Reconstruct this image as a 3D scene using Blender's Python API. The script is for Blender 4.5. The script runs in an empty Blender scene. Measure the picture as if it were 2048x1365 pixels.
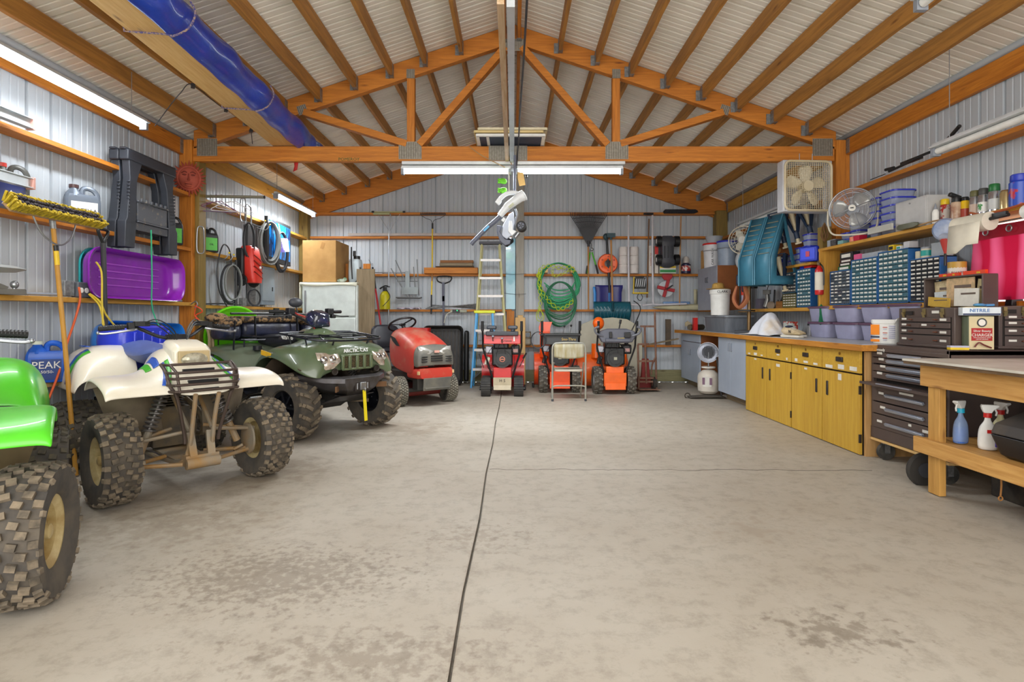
import bpy, bmesh, math, random
from mathutils import Matrix, Vector, Euler, Quaternion
R=math.radians; PI=math.pi
random.seed(7)
SC=bpy.context.scene; COL=SC.collection
FP=1148.0; CX=1027.0; HY=632.0; EYE=1.156
def P(px,py,Y): return Vector(((px-CX)*Y/FP, Y, EYE+(HY-py)*Y/FP))
def PW(px,py,X):
    Y=X*FP/(px-CX); return Vector((X,Y,EYE+(HY-py)*Y/FP))
# ---------- materials
MATS={}
def _n(nt,t,**k):
    n=nt.nodes.new(t)
    for a,b in k.items():
        if a in n.inputs.keys(): n.inputs[a].default_value=b
        else: setattr(n,a,b)
    return n
def srgb(h):
    h=h.lstrip('#'); c=[int(h[i:i+2],16)/255 for i in (0,2,4)]
    return tuple(x/12.92 if x<=.04045 else ((x+.055)/1.055)**2.4 for x in c)+(1,)
def mat(name,col,rough=.5,metal=0,c2=None,scale=8,stretch=(1,1,1),bump=0,emit=0,alpha=1,trans=0,lo=.35,hi=.65,coat=0,bscale=None,detail=5,sheen=0):
    if name in MATS: return MATS[name]
    m=bpy.data.materials.new(name); m.use_nodes=True; nt=m.node_tree; b=nt.nodes['Principled BSDF']
    c=srgb(col) if isinstance(col,str) else col
    b.inputs['Base Color'].default_value=c; b.inputs['Roughness'].default_value=rough; b.inputs['Metallic'].default_value=metal
    if coat: b.inputs['Coat Weight'].default_value=coat
    if trans: b.inputs['Transmission Weight'].default_value=trans
    if alpha<1: b.inputs['Alpha'].default_value=alpha
    if emit: b.inputs['Emission Color'].default_value=c; b.inputs['Emission Strength'].default_value=emit
    if c2 is None and not emit:
        c2='auto'
    if c2 is not None:
        if c2=='auto': cc=tuple(x*.86 for x in c[:3])+(1,)
        else: cc=srgb(c2) if isinstance(c2,str) else c2
        tc=_n(nt,'ShaderNodeTexCoord'); mp=_n(nt,'ShaderNodeMapping',Scale=stretch)
        nz=_n(nt,'ShaderNodeTexNoise',Scale=scale,Detail=detail,Roughness=.6)
        rp=_n(nt,'ShaderNodeValToRGB'); rp.color_ramp.elements[0].position=lo; rp.color_ramp.elements[1].position=hi
        rp.color_ramp.elements[0].color=c; rp.color_ramp.elements[1].color=cc
        L=nt.links.new
        L(tc.outputs['Object'],mp.inputs[0]); L(mp.outputs[0],nz.inputs['Vector']); L(nz.outputs[0],rp.inputs[0]); L(rp.outputs[0],b.inputs['Base Color'])
        if bump:
            bp=_n(nt,'ShaderNodeBump',Strength=bump,Distance=.01)
            if bscale:
                n2=_n(nt,'ShaderNodeTexNoise',Scale=bscale,Detail=4); L(mp.outputs[0],n2.inputs['Vector']); L(n2.outputs[0],bp.inputs['Height'])
            else: L(nz.outputs[0],bp.inputs['Height'])
            L(bp.outputs[0],b.inputs['Normal'])
    MATS[name]=m; return m
def wood(name,c1,c2,ax,scale=5,rough=.6,knots=True,dirt=0):
    key=name+'_'+ax
    if key in MATS: return MATS[key]
    m=bpy.data.materials.new(key); m.use_nodes=True; nt=m.node_tree; b=nt.nodes['Principled BSDF']; L=nt.links.new
    st={'x':(.6,9,9),'y':(9,.6,9),'z':(9,9,.6)}[ax]
    tc=_n(nt,'ShaderNodeTexCoord'); mp=_n(nt,'ShaderNodeMapping',Scale=st); nz=_n(nt,'ShaderNodeTexNoise',Scale=scale,Detail=6,Roughness=.65,Distortion=.6)
    rp=_n(nt,'ShaderNodeValToRGB'); e=rp.color_ramp.elements; e[0].position=.32; e[1].position=.7; e[0].color=srgb(c1); e[1].color=srgb(c2)
    L(tc.outputs['Object'],mp.inputs[0]); L(mp.outputs[0],nz.inputs['Vector']); L(nz.outputs[0],rp.inputs[0])
    out=rp.outputs[0]
    if knots:
        k=tuple(x*.22 for x in (4,4,4)); st2={'x':(2.2,9,9),'y':(9,2.2,9),'z':(9,9,2.2)}[ax]
        m2=_n(nt,'ShaderNodeMapping',Scale=st2); vo=_n(nt,'ShaderNodeTexVoronoi',Scale=1.1); r2=_n(nt,'ShaderNodeValToRGB')
        r2.color_ramp.elements[0].position=.04; r2.color_ramp.elements[1].position=.16
        r2.color_ramp.elements[0].color=(.45,.36,.3,1); r2.color_ramp.elements[1].color=(1,1,1,1)
        mx=_n(nt,'ShaderNodeMix',data_type='RGBA',blend_type='MULTIPLY'); mx.inputs[0].default_value=1
        L(tc.outputs['Object'],m2.inputs[0]); L(m2.outputs[0],vo.inputs['Vector']); L(vo.outputs['Distance'],r2.inputs[0])
        L(out,mx.inputs[6]); L(r2.outputs[0],mx.inputs[7]); out=mx.outputs[2]
    L(out,b.inputs['Base Color']); b.inputs['Roughness'].default_value=rough
    bp=_n(nt,'ShaderNodeBump',Strength=.25,Distance=.004); L(nz.outputs[0],bp.inputs['Height']); L(bp.outputs[0],b.inputs['Normal'])
    MATS[key]=m; return m
# ---------- mesh builder
class MB:
    def __init__(s,M=None): s.V=[];s.F=[];s.I=[];s.M=M or Matrix()
    def add(s,vs,fs,m=0,M=None):
        o=len(s.V); T=s.M@M if M is not None else s.M
        s.V+= [tuple(T@Vector(v)) for v in vs]; s.F+=[tuple(o+i for i in f) for f in fs]; s.I+=[m]*len(fs); return s
    def box(s,c,d,rot=None,m=0,tp=1,tpy=None):
        x,y,z=d[0]/2,d[1]/2,d[2]/2; ty=tp if tpy is None else tpy
        vs=[(-x,-y,-z),(x,-y,-z),(x,y,-z),(-x,y,-z),(-x*tp,-y*ty,z),(x*tp,-y*ty,z),(x*tp,y*ty,z),(-x*tp,y*ty,z)]
        M=Matrix.Translation(c)
        if rot is not None: M=M@Euler(rot).to_matrix().to_4x4()
        return s.add(vs,[(0,3,2,1),(4,5,6,7),(0,1,5,4),(1,2,6,5),(2,3,7,6),(3,0,4,7)],m,M)
    def bar(s,p0,p1,w,h,m=0,up=(0,0,1)):
        p0=Vector(p0);p1=Vector(p1);d=p1-p0;L=d.length
        if L<1e-6: return s
        z=d/L; x=Vector(up).cross(z)
        if x.length<1e-4: x=Vector((1,0,0)).cross(z)
        if x.length<1e-4: x=Vector((0,1,0)).cross(z)
        x.normalize(); y=z.cross(x)
        M=Matrix((x,y,z)).transposed().to_4x4(); M.translation=(p0+p1)/2
        q=MB(); q.box((0,0,0),(w,h,L)); return s.add(q.V,q.F,m,M)
    def cyl(s,p0,p1,r0,r1=None,n=12,m=0,caps=True):
        r1=r0 if r1 is None else r1; p0=Vector(p0);p1=Vector(p1); z=(p1-p0).normalized()
        x=z.orthogonal().normalized(); y=z.cross(x); vs=[];fs=[]
        for p,r in((p0,r0),(p1,r1)):
            for i in range(n):
                a=2*PI*i/n; vs.append(p+x*(r*math.cos(a))+y*(r*math.sin(a)))
        for i in range(n): j=(i+1)%n; fs.append((i,j,n+j,n+i))
        if caps: fs.append(tuple(range(n-1,-1,-1))); fs.append(tuple(range(n,2*n)))
        return s.add(vs,fs,m)
    def tube(s,pts,r,n=8,m=0,closed=False,flat=1.0,caps=True):
        pts=[Vector(p) for p in pts]; k=len(pts); rs=r if isinstance(r,(list,tuple)) else [r]*k
        T=[]
        for i in range(k):
            a=pts[(i-1)%k] if closed or i>0 else pts[0]; b=pts[(i+1)%k] if closed or i<k-1 else pts[-1]
            t=(b-a); T.append(t.normalized() if t.length>1e-9 else Vector((0,0,1)))
        x=T[0].orthogonal().normalized(); vs=[];fs=[]
        for i in range(k):
            if i>0:
                q=T[i-1].rotation_difference(T[i]); x=q@x
            x=(x-T[i]*x.dot(T[i])).normalized(); y=T[i].cross(x)
            for j in range(n):
                a=2*PI*j/n; vs.append(pts[i]+x*(rs[i]*math.cos(a))+y*(rs[i]*flat*math.sin(a)))
        kk=k if closed else k-1
        for i in range(kk):
            i2=(i+1)%k
            for j in range(n): j2=(j+1)%n; fs.append((i*n+j,i*n+j2,i2*n+j2,i2*n+j))
        if not closed and caps: fs.append(tuple(range(n-1,-1,-1))); fs.append(tuple(range((k-1)*n,k*n)))
        return s.add(vs,fs,m)
    def lathe(s,prof,base=(0,0,0),axis=(0,0,1),n=16,m=0,sx=1,sy=1,caps=True):
        z=Vector(axis).normalized(); x=Vector((1,0,0)) if abs(z.x)<.9 else Vector((0,1,0)); x=(x-z*x.dot(z)).normalized(); y=z.cross(x); b=Vector(base)
        vs=[];fs=[]
        for r,h in prof:
            for i in range(n): a=2*PI*i/n; vs.append(b+z*h+x*(r*sx*math.cos(a))+y*(r*sy*math.sin(a)))
        for k in range(len(prof)-1):
            for i in range(n): j=(i+1)%n; fs.append((k*n+i,k*n+j,(k+1)*n+j,(k+1)*n+i))
        if caps:
            if prof[0][0]>1e-5: fs.append(tuple(range(n-1,-1,-1)))
            if prof[-1][0]>1e-5: fs.append(tuple(range((len(prof)-1)*n,len(prof)*n)))
        return s.add(vs,fs,m)
    def prism(s,poly,h,M=None,m=0,off=0):
        n=len(poly); vs=[(x,y,off) for x,y in poly]+[(x,y,off+h) for x,y in poly]
        fs=[tuple(range(n-1,-1,-1)),tuple(range(n,2*n))]+[(i,(i+1)%n,n+(i+1)%n,n+i) for i in range(n)]
        return s.add(vs,fs,m,M)
    def sheet(s,g,m=0,closed=False):
        a=len(g);b=len(g[0]); vs=[p for r in g for p in r]
        fs=[(i*b+j,i*b+j+1,(i+1)*b+j+1,(i+1)*b+j) for i in range(a-1) for j in range(b-1)]
        if closed: fs+=[(i*b+b-1,i*b,(i+1)*b,(i+1)*b+b-1) for i in range(a-1)]
        return s.add(vs,fs,m)
    def loft(s,rings,m=0,caps=True):
        n=len(rings[0]); s.sheet(rings,m,closed=True)
        if caps: s.add(rings[0],[tuple(range(n-1,-1,-1))],m); s.add(rings[-1],[tuple(range(n))],m)
        return s
    def ball(s,c,r,n=12,k=8,m=0,rot=None):
        if not isinstance(r,(tuple,list)): r=(r,r,r)
        vs=[];fs=[]
        for i in range(1,k):
            t=PI*i/k
            for j in range(n): a=2*PI*j/n; vs.append((r[0]*math.sin(t)*math.cos(a),r[1]*math.sin(t)*math.sin(a),r[2]*math.cos(t)))
        for i in range(k-2):
            for j in range(n): j2=(j+1)%n; fs.append((i*n+j2,i*n+j,(i+1)*n+j,(i+1)*n+j2))
        vs+=[(0,0,r[2]),(0,0,-r[2])]; a=len(vs)-2
        for j in range(n): j2=(j+1)%n; fs.append((a,j,j2)); fs.append((a+1,(k-2)*n+j2,(k-2)*n+j))
        M=Matrix.Translation(c)
        if rot is not None: M=M@Euler(rot).to_matrix().to_4x4()
        return s.add(vs,fs,m,M)
    def ring(s,c,R0,r,axis=(0,0,1),n=24,k=6,m=0,a0=0,a1=2*PI,sy=1):
        z=Vector(axis).normalized(); x=Vector((1,0,0)) if abs(z.x)<.9 else Vector((0,1,0)); x=(x-z*x.dot(z)).normalized(); y=z.cross(x); c=Vector(c)
        full=abs(a1-a0-2*PI)<1e-4; N=n if full else n+1
        return s.tube([c+x*(R0*math.cos(a0+(a1-a0)*i/n))+y*(sy*R0*math.sin(a0+(a1-a0)*i/n)) for i in range(N)],r,k,m,closed=full)
    def text(s,t,size,M,m=0,depth=.0015):
        cu=bpy.data.curves.new('t','FONT'); cu.body=t; cu.size=size; cu.align_x='CENTER'; cu.align_y='CENTER'; cu.extrude=depth; cu.resolution_u=2
        o=bpy.data.objects.new('t',cu); COL.objects.link(o); dg=bpy.context.evaluated_depsgraph_get(); me=bpy.data.meshes.new_from_object(o.evaluated_get(dg))
        s.add([v.co for v in me.vertices],[tuple(p.vertices) for p in me.polygons],m,M)
        bpy.data.objects.remove(o); bpy.data.curves.remove(cu); bpy.data.meshes.remove(me); return s
    def build(s,name,mats,parent=None,smooth=35,bevel=0,solid=0,sub=0,loc=None,off=1,inv=False):
        if not isinstance(mats,(list,tuple)): mats=[mats]
        V=s.V
        me=bpy.data.meshes.new(name); me.from_pydata(V,[],s.F)
        for m in mats: me.materials.append(m)
        me.polygons.foreach_set('material_index',s.I)
        bm=bmesh.new(); bm.from_mesh(me)
        if sub or solid or bevel: bmesh.ops.remove_doubles(bm,verts=bm.verts,dist=1e-5)
        bmesh.ops.recalc_face_normals(bm,faces=bm.faces); bm.to_mesh(me); bm.free()
        if smooth:
            me.polygons.foreach_set('use_smooth',[True]*len(me.polygons)); me.set_sharp_from_angle(angle=R(smooth))
        o=bpy.data.objects.new(name,me); COL.objects.link(o)
        if parent is not None: o.parent=parent
        if loc is not None: o.location=loc
        if solid: q=o.modifiers.new('s','SOLIDIFY'); q.thickness=solid; q.offset=off
        if bevel: q=o.modifiers.new('b','BEVEL'); q.width=bevel; q.segments=2; q.limit_method='ANGLE'; q.angle_limit=R(40)
        if sub: q=o.modifiers.new('u','SUBSURF'); q.levels=sub; q.render_levels=sub
        return o
def tag(o,label,cat,group=None,kind=None):
    if label: o['label']=label
    if cat: o['category']=cat
    if group: o['group']=group
    if kind: o['kind']=kind
    return o
def thing(name,label,cat,loc=(0,0,0),rz=0,group=None,rot=None):
    o=bpy.data.objects.new(name,None); o.empty_display_size=.1; COL.objects.link(o); o.location=loc; o.rotation_euler=rot if rot else (0,0,rz)
    return tag(o,label,cat,group)
def solo(mb,name,mats,label,cat,group=None,kind=None,loc=None,rz=0,rot=None,**k):
    o=mb.build(name,mats,None,**k)
    if loc is not None: o.location=loc
    if rot: o.rotation_euler=rot
    elif rz: o.rotation_euler=(0,0,rz)
    return tag(o,label,cat,group,kind)
KIDS={}
def dup(root,loc,rz=None,label=None,group=None,rot=None,scale=None):
    if not KIDS.get('n')==len(bpy.data.objects):
        KIDS.clear()
        for o in bpy.data.objects:
            if o.parent: KIDS.setdefault(o.parent.name,[]).append(o)
    def cp(o,p):
        c=o.copy(); COL.objects.link(c)
        if p is not None: c.parent=p
        for k in KIDS.get(o.name,[]): cp(k,c)
        return c
    r=cp(root,None); r.location=loc
    if rot: r.rotation_euler=rot
    elif rz is not None: r.rotation_euler=(0,0,rz)
    if scale: r.scale=scale
    if label: r['label']=label
    if group: r['group']=group
    return r
def arc(c,r,a0,a1,n,pl='xz'):
    out=[]
    for i in range(n+1):
        a=a0+(a1-a0)*i/n; u=r*math.cos(a); v=r*math.sin(a)
        out.append(Vector(c)+{'xz':Vector((u,0,v)),'xy':Vector((u,v,0)),'yz':Vector((0,u,v))}[pl])
    return out
def smooth_path(pts,n=6,closed=False):
    pts=[Vector(p) for p in pts]; k=len(pts); out=[]
    rng=range(k) if closed else range(k-1)
    for i in rng:
        p0=pts[(i-1)%k] if closed or i>0 else pts[0]; p1=pts[i]; p2=pts[(i+1)%k]; p3=pts[(i+2)%k] if closed or i<k-2 else pts[-1]
        for j in range(n):
            t=j/n; out.append(.5*((2*p1)+(-p0+p2)*t+(2*p0-5*p1+4*p2-p3)*t*t+(-p0+3*p1-3*p2+p3)*t**3))
    if not closed: out.append(pts[-1])
    return out
def rrect(w,h,r,n=4):
    o=[]
    for cx,cy,a in((w/2-r,h/2-r,0),(-w/2+r,h/2-r,90),(-w/2+r,-h/2+r,180),(w/2-r,-h/2+r,270)):
        for i in range(n+1): t=R(a+90*i/n); o.append((cx+r*math.cos(t),cy+r*math.sin(t)))
    return o
# common materials
BLK=mat('black_plastic','#17181a',.45); DGR=mat('dark_grey_plastic','#3a3c42',.5); GRY=mat('grey_plastic','#8b9099',.5)
WHT=mat('white_plastic','#e6e6e2',.4); CRM=mat('cream_plastic','#d9d2bd',.5); STL=mat('steel','#9fa2a6',.35,.8); CHR=mat('chrome','#d8d8da',.15,1)
GAL=mat('galvanised_steel','#9a9c9c',.45,.6,c2='#76787a',scale=30); RED=mat('red_plastic','#c8201c',.4); BLU=mat('blue_plastic','#1f54c8',.35)
RUB=mat('rubber','#2a2826',.85,c2='#3d3831',scale=14,bump=.2); ORG=mat('orange_paint','#f0560c',.35,coat=.3); YEL=mat('yellow_plastic','#e2c020',.45)
GRN=mat('green_plastic','#2f9e3a',.4); PAP=mat('paper_white','#e8e6e0',.8); CRD=mat('cardboard','#b98f55',.85,c2='#a87e48',scale=5)
GLS=mat('clear_plastic',(.9,.92,.95,1),.1,alpha=.3)
# ---------- camera, world, lights
cam=bpy.data.cameras.new('camera'); co=bpy.data.objects.new('camera',cam); COL.objects.link(co); SC.camera=co
co.location=(0,0,EYE); co.rotation_euler=(R(90),0,0); cam.sensor_width=36; cam.lens=FP/2048*36
cam.shift_x=(1024-CX)/2048; cam.shift_y=(HY-682.5)/2048*1; cam.clip_start=.05
w=bpy.data.worlds.new('world'); SC.world=w; w.use_nodes=True; bg=w.node_tree.nodes['Background']
bg.inputs[0].default_value=(1,.98,.95,1); bg.inputs[1].default_value=3.9
SC.view_settings.view_transform='Standard'; SC.view_settings.look='None'; SC.view_settings.exposure=.42; SC.view_settings.gamma=1
def area(name,loc,rot,sx,sy,pw,col=(1,1,1),portal=False):
    l=bpy.data.lights.new(name,'AREA'); l.shape='RECTANGLE'; l.size=sx; l.size_y=sy; l.energy=pw; l.color=col
    o=bpy.data.objects.new(name,l); COL.objects.link(o); o.location=loc; o.rotation_euler=rot
    if portal: l.cycles.is_portal=True
    return o
XL,XR,YB,YF=-3.65,3.68,9.98,-1.2
RZ=4.36; SL=1/3.0
area('door_portal',(0,YF,1.6),(R(90),0,0),7.3,3.2,1,portal=True)
# ---------- shell
WALLM=mat('wall_sheet_metal','#bfc5cb',.38,.0,c2='#adb5bd',scale=1.2,stretch=(1,1,.25),lo=.3,hi=.7)
ROOFM=mat('roof_sheet_metal','#f2efe6',.4,.0,c2='#e2dfd6',scale=1.5,lo=.3,hi=.7)
def ribs(L):
    out=[]; x=0; p=.2286
    while x<L:
        for dx,d in((0,0),(.006,.024),(.026,.024),(.032,0),(.092,0),(.098,.004),(.106,.004),(.112,0),(.158,0),(.164,.004),(.172,.004),(.178,0)):
            if x+dx<=L: out.append((x+dx,d))
        x+=p
    return out
def ribwall(name,fn,L):
    pr=ribs(L); mb=MB(); mb.sheet([[fn(u,d,0) for u,d in pr],[fn(u,d,1) for u,d in pr]])
    o=mb.build(name,WALLM if 'wall' in name else ROOFM,smooth=20); o['kind']='structure'; return o
LY=YB-YF
ribwall('wall_left',lambda u,d,t:(XL-d,YF+u,-.0 if t==0 else RZ+SL*XL),LY)
ribwall('wall_right',lambda u,d,t:(XR+d,YF+u,0 if t==0 else RZ-SL*XR),LY)
ribwall('wall_back',lambda u,d,t:(XL+u,YB+d,0 if t==0 else RZ-SL*abs(XL+u)),XR-XL)
ribwall('ceiling_left',lambda u,d,t:(0 if t==0 else XL-.1,YF+u,RZ+d+(0 if t==0 else SL*(XL-.1))),LY)
ribwall('ceiling_right',lambda u,d,t:(0 if t==0 else XR+.1,YF+u,RZ+d-(0 if t==0 else SL*(XR+.1))),LY)
# floor with concrete
def floormat():
    m=bpy.data.materials.new('concrete'); m.use_nodes=True; nt=m.node_tree; b=nt.nodes['Principled BSDF']; L=nt.links.new
    tc=_n(nt,'ShaderNodeTexCoord'); n1=_n(nt,'ShaderNodeTexNoise',Scale=.9,Detail=8,Roughness=.65); n2=_n(nt,'ShaderNodeTexNoise',Scale=9,Detail=10,Roughness=.78); n3=_n(nt,'ShaderNodeTexNoise',Scale=2.6,Detail=9,Roughness=.72,Distortion=.4)
    for n in(n1,n2,n3): L(tc.outputs['Object'],n.inputs['Vector'])
    r1=_n(nt,'ShaderNodeValToRGB'); e=r1.color_ramp.elements; e[0].position=.3; e[0].color=srgb('#b3aca0'); e[1].position=.72; e[1].color=srgb('#a3998a')
    r2=_n(nt,'ShaderNodeValToRGB'); e=r2.color_ramp.elements; e[0].position=.3; e[0].color=(.60,.58,.55,1); e[1].position=.52; e[1].color=(1,1,1,1)
    r3=_n(nt,'ShaderNodeValToRGB'); e=r3.color_ramp.elements; e[0].position=.63; e[0].color=(1,1,1,1); e[1].position=.70; e[1].color=(.72,.68,.62,1)
    mx=_n(nt,'ShaderNodeMix',data_type='RGBA',blend_type='MULTIPLY'); mx.inputs[0].default_value=.75; my=_n(nt,'ShaderNodeMix',data_type='RGBA',blend_type='MULTIPLY'); my.inputs[0].default_value=1
    L(n1.outputs[0],r1.inputs[0]);L(n2.outputs[0],r2.inputs[0]);L(n3.outputs[0],r3.inputs[0])
    L(r1.outputs[0],mx.inputs[6]);L(r2.outputs[0],mx.inputs[7]);L(mx.outputs[2],my.inputs[6]);L(r3.outputs[0],my.inputs[7])
    # stains with a shape of their own: footprints / drips in patches near the front
    prev=my.outputs[2]
    for (cx,cy,rx,ry,sc,thr,dark) in ((-1.05,2.55,.75,.42,26,.50,.62),(1.18,2.1,.38,.22,19,.54,.55),(-.5,1.95,.8,.25,20,.54,.66),(-.2,3.0,.5,.4,22,.58,.75),(1.3,3.1,.6,.4,9,.6,.8),(-2.0,4.3,.7,.5,5,.42,.72),(-1.2,5.9,.7,.5,5,.45,.75),(-1.9,3.2,.8,.6,12,.52,.78)):
        mp=_n(nt,'ShaderNodeMapping',Location=(-cx/rx,-cy/ry,0),Scale=(1/rx,1/ry,0)); gr=_n(nt,'ShaderNodeTexGradient',gradient_type='SPHERICAL')
        L(tc.outputs['Object'],mp.inputs[0]); L(mp.outputs[0],gr.inputs[0])
        nn=_n(nt,'ShaderNodeTexNoise',Scale=sc,Detail=4,Roughness=.6); L(tc.outputs['Object'],nn.inputs['Vector'])
        ad=_n(nt,'ShaderNodeMath',operation='MULTIPLY_ADD'); L(gr.outputs['Fac'],ad.inputs[0]); ad.inputs[1].default_value=.28; L(nn.outputs[0],ad.inputs[2])
        rr=_n(nt,'ShaderNodeMapRange',clamp=True); rr.inputs[1].default_value=thr+.08; rr.inputs[2].default_value=thr+.22; L(ad.outputs[0],rr.inputs[0])
        g2=_n(nt,'ShaderNodeMath',operation='GREATER_THAN'); g2.inputs[1].default_value=.02; L(gr.outputs['Fac'],g2.inputs[0])
        ml=_n(nt,'ShaderNodeMath',operation='MULTIPLY'); L(rr.outputs[0],ml.inputs[0]); L(g2.outputs[0],ml.inputs[1])
        mz=_n(nt,'ShaderNodeMix',data_type='RGBA',blend_type='MULTIPLY'); L(ml.outputs[0],mz.inputs[0]); L(prev,mz.inputs[6]); mz.inputs[7].default_value=(dark**.75,(dark*.95)**.75,(dark*.9)**.75,1); prev=mz.outputs[2]
    L(prev,b.inputs['Base Color']); b.inputs['Roughness'].default_value=.55
    bp=_n(nt,'ShaderNodeBump',Strength=.12,Distance=.004); L(n2.outputs[0],bp.inputs['Height']); L(bp.outputs[0],b.inputs['Normal'])
    return m
CONC=floormat()
mb=MB(); J=[(-.42,-8),(-.2,1.815),(-.187,9.98)]
# two slabs split by a control joint
def jx(y): return -.205 if y<1.8 else -.205+(.03)*(y-1.8)/8.2
ys=[-8,1.5,2.4,3.3,4.2,5.2,6.2,7.2,8.4,9.98]; wig=[0,.004,-.006,.008,-.004,.006,-.005,.004,0,0]
for sgn in(-1,1):
    rows=[]
    for y,wg in zip(ys,wig):
        x=jx(y)+wg; rows.append([(x+sgn*.006,y,-.03),(x+sgn*.006,y,-.002),(x+sgn*.012,y,0),(sgn*3.8 if y>-1.3 else sgn*3.8,y,0)])
    mb.sheet(rows)
mb.box((0,1,-.05),(8,18,.03))
o=mb.build('floor',[CONC],smooth=0); o['kind']='structure'
# hairline crack across the right slab
mb=MB(); pts=[]; x=-.18
CR=mat('crack','#3f3a34',.9)
k=0
while x<2.75:
    pts.append((x,4.32-.02*x+random.uniform(-.018,.018)+(.0 if x<1.5 else 0.02),.0008)); x+=random.uniform(.03,.09)
for a,b_ in zip(pts,pts[1:]): mb.bar(a,b_,.0025 if a[0]<1.3 else .004,.0012,0)
tag(mb.build('floor_crack',[CR],smooth=0),None,None,kind='structure').name='trim_1'
# ---------- timber
OW={a:wood('stained_pine','#cf8228','#a65f14',a) for a in'xyz'}   # orange stained fir
PW_={a:wood('rough_purlin','#bd853c','#8c5f2b',a,scale=3) for a in'xyz'}
YW={a:wood('yellow_pine','#cf9a3c','#ab7827',a) for a in'xyz'}
TW={a:wood('treated_post','#93793a','#6f5a28',a,scale=4) for a in'xyz'}
LW={a:wood('raw_lumber','#d9b578','#c49a5c',a) for a in'xyz'}
GW={a:wood('weathered_board','#8e7d62','#6f5f45',a,scale=4) for a in'xyz'}
PLT=mat('truss_plate','#a19c90',.5,.4,c2='#8a857a',scale=40)
PLD=mat('truss_plate_holes','#5e5548',.8)
def roofz(x): return RZ-.01-SL*abs(x)
YT=6.32
ORD=['first','second','third','fourth','fifth','sixth','seventh','eighth','ninth']
PX={'left':[-.57,-.96,-1.33,-1.72,-2.11,-2.49,-2.89,-3.27],'right':[.51,.91,1.28,1.67,2.06,2.44,2.83,3.21]}
for bay,y0,y1,nm in(('f',2.70,YT-.045,'front bay'),('b',YT+.045,YB-.10,'back bay')):
    for side in PX:
        for i,x in enumerate(PX[side]):
            mb=MB(); zt=roofz(x)-.01; sg=1 if x<0 else -1
            h=.14 if bay=='f' else .13
            # slightly waney lower edge
            rows=[]; n=14
            for k in range(n+1):
                y=y0+(y1-y0)*k/n; d=random.uniform(-.004,.006)
                rows.append([(x-.019,y,zt),(x+.019,y,zt),(x+.019+random.uniform(-.002,.002),y,zt-h+d),(x-.019,y,zt-h+d)])
            mb.loft(rows)
            o=solo(mb,'purlin',[PW_['y']],'%s roof purlin %s of the ridge in the %s'%(ORD[i],side,nm),'roof purlin',group='roof purlins in the '+nm,smooth=20)
            mb=MB()
            e=y1 if bay=='f' else y1
            yy=e-.04
            mb.box((x,yy,zt-h-.002),(.046,.07,.003)); mb.box((x-.0225,yy,zt-h/2-.01),(.003,.07,h)); mb.box((x+.0225,yy,zt-h/2-.01),(.003,.07,h))
            mb.box((x-.045,e-.003,zt-h/2-.02),(.045,.004,h*.8)); 
            mb.build('hanger',[GAL],o,smooth=0)
    for x,s in((-.1,'left'),(.06,'right')):
        mb=MB(); mb.box((x,(y0+y1)/2,roofz(x)-.09),(.038,y1-y0,.16))
        o=solo(mb,'ridge_board',[OW['y']],'ridge board just %s of the peak in the %s'%(s,nm),'ridge board',bevel=.003)
        mb=MB(); mb.box((x,y1-.04,roofz(x)-.172),(.05,.07,.004)); mb.box((x-.023,y1-.04,roofz(x)-.1),(.003,.07,.15)); mb.box((x+.023,y1-.04,roofz(x)-.1),(.003,.07,.15)); mb.build('hanger',[GAL],o,smooth=0)
def rafter(mb,x0,x1,zt0,zt1,y,d,t,m=0):
    mb.add([(x0,y-t/2,zt0),(x1,y-t/2,zt1),(x1,y-t/2,zt1-d),(x0,y-t/2,zt0-d),(x0,y+t/2,zt0),(x1,y+t/2,zt1),(x1,y+t/2,zt1-d),(x0,y+t/2,zt0-d)],
        [(0,1,2,3),(4,7,6,5),(0,4,5,1),(1,5,6,2),(2,6,7,3),(3,7,4,0)],m)
def plate(t,x,y,z,w,h,rot=0):
    mb=MB(); mb.box((x,y,z),(w,.004,h),(0,rot,0))
    n=int(w/.018)
    for i in range(n): mb.box((x+(-w/2+(i+.5)*w/n)*math.cos(rot),y-.003,z-(-w/2+(i+.5)*w/n)*math.sin(rot)),(.005,.003,h*.94),(0,rot,0),m=1)
    mb.build('truss_plate',[PLT,PLD],t,smooth=0)
t=thing('roof_truss','orange stained fir roof truss spanning the garage mid length','roof truss',(0,0,0))
yf=YT-.045
for s,X in((-1,XL),(1,XR)):
    mb=MB(); x1=X-s*.15; rafter(mb,s*.0,x1,roofz(0),roofz(x1),YT,.20,.08); mb.build('top_chord',[OW['x']],t,bevel=.004)
mb=MB(); mb.box((0,YT,2.93),(XR-XL-.3,.08,.165)); mb.build('tie_beam',[OW['x']],t,bevel=.005)
for s in(-1,1):
    xa=s*1.125
    mb=MB(); mb.box((xa,YT,(3.0+roofz(xa)-.2)/2),(.085,.075,roofz(xa)-.2-3.0)); mb.build('web_post',[OW['z']],t,bevel=.004)
    mb=MB(); mb.bar((s*1.03,YT,3.03),(s*.09,YT,4.1),.075,.115,up=(0,1,0)); mb.build('web_brace',[OW['x']],t,bevel=.004)
    mb=MB(); mb.bar((s*1.17,YT,3.04),(s*2.3,YT,3.39),.075,.10,up=(0,1,0)); mb.build('web_brace',[OW['x']],t,bevel=.004)
    plate(t,s*1.13,yf,2.965,.25,.19); plate(t,xa,yf,roofz(xa)-.17,.09,.10); plate(t,s*2.31,yf,3.41,.10,.10,s*.32)
    plate(t,(XL+.30) if s<0 else XR-.30,yf,3.0,.22,.19)
plate(t,-.06,yf,2.935,.42,.16); plate(t,0,yf,4.12,.24,.13)
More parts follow.
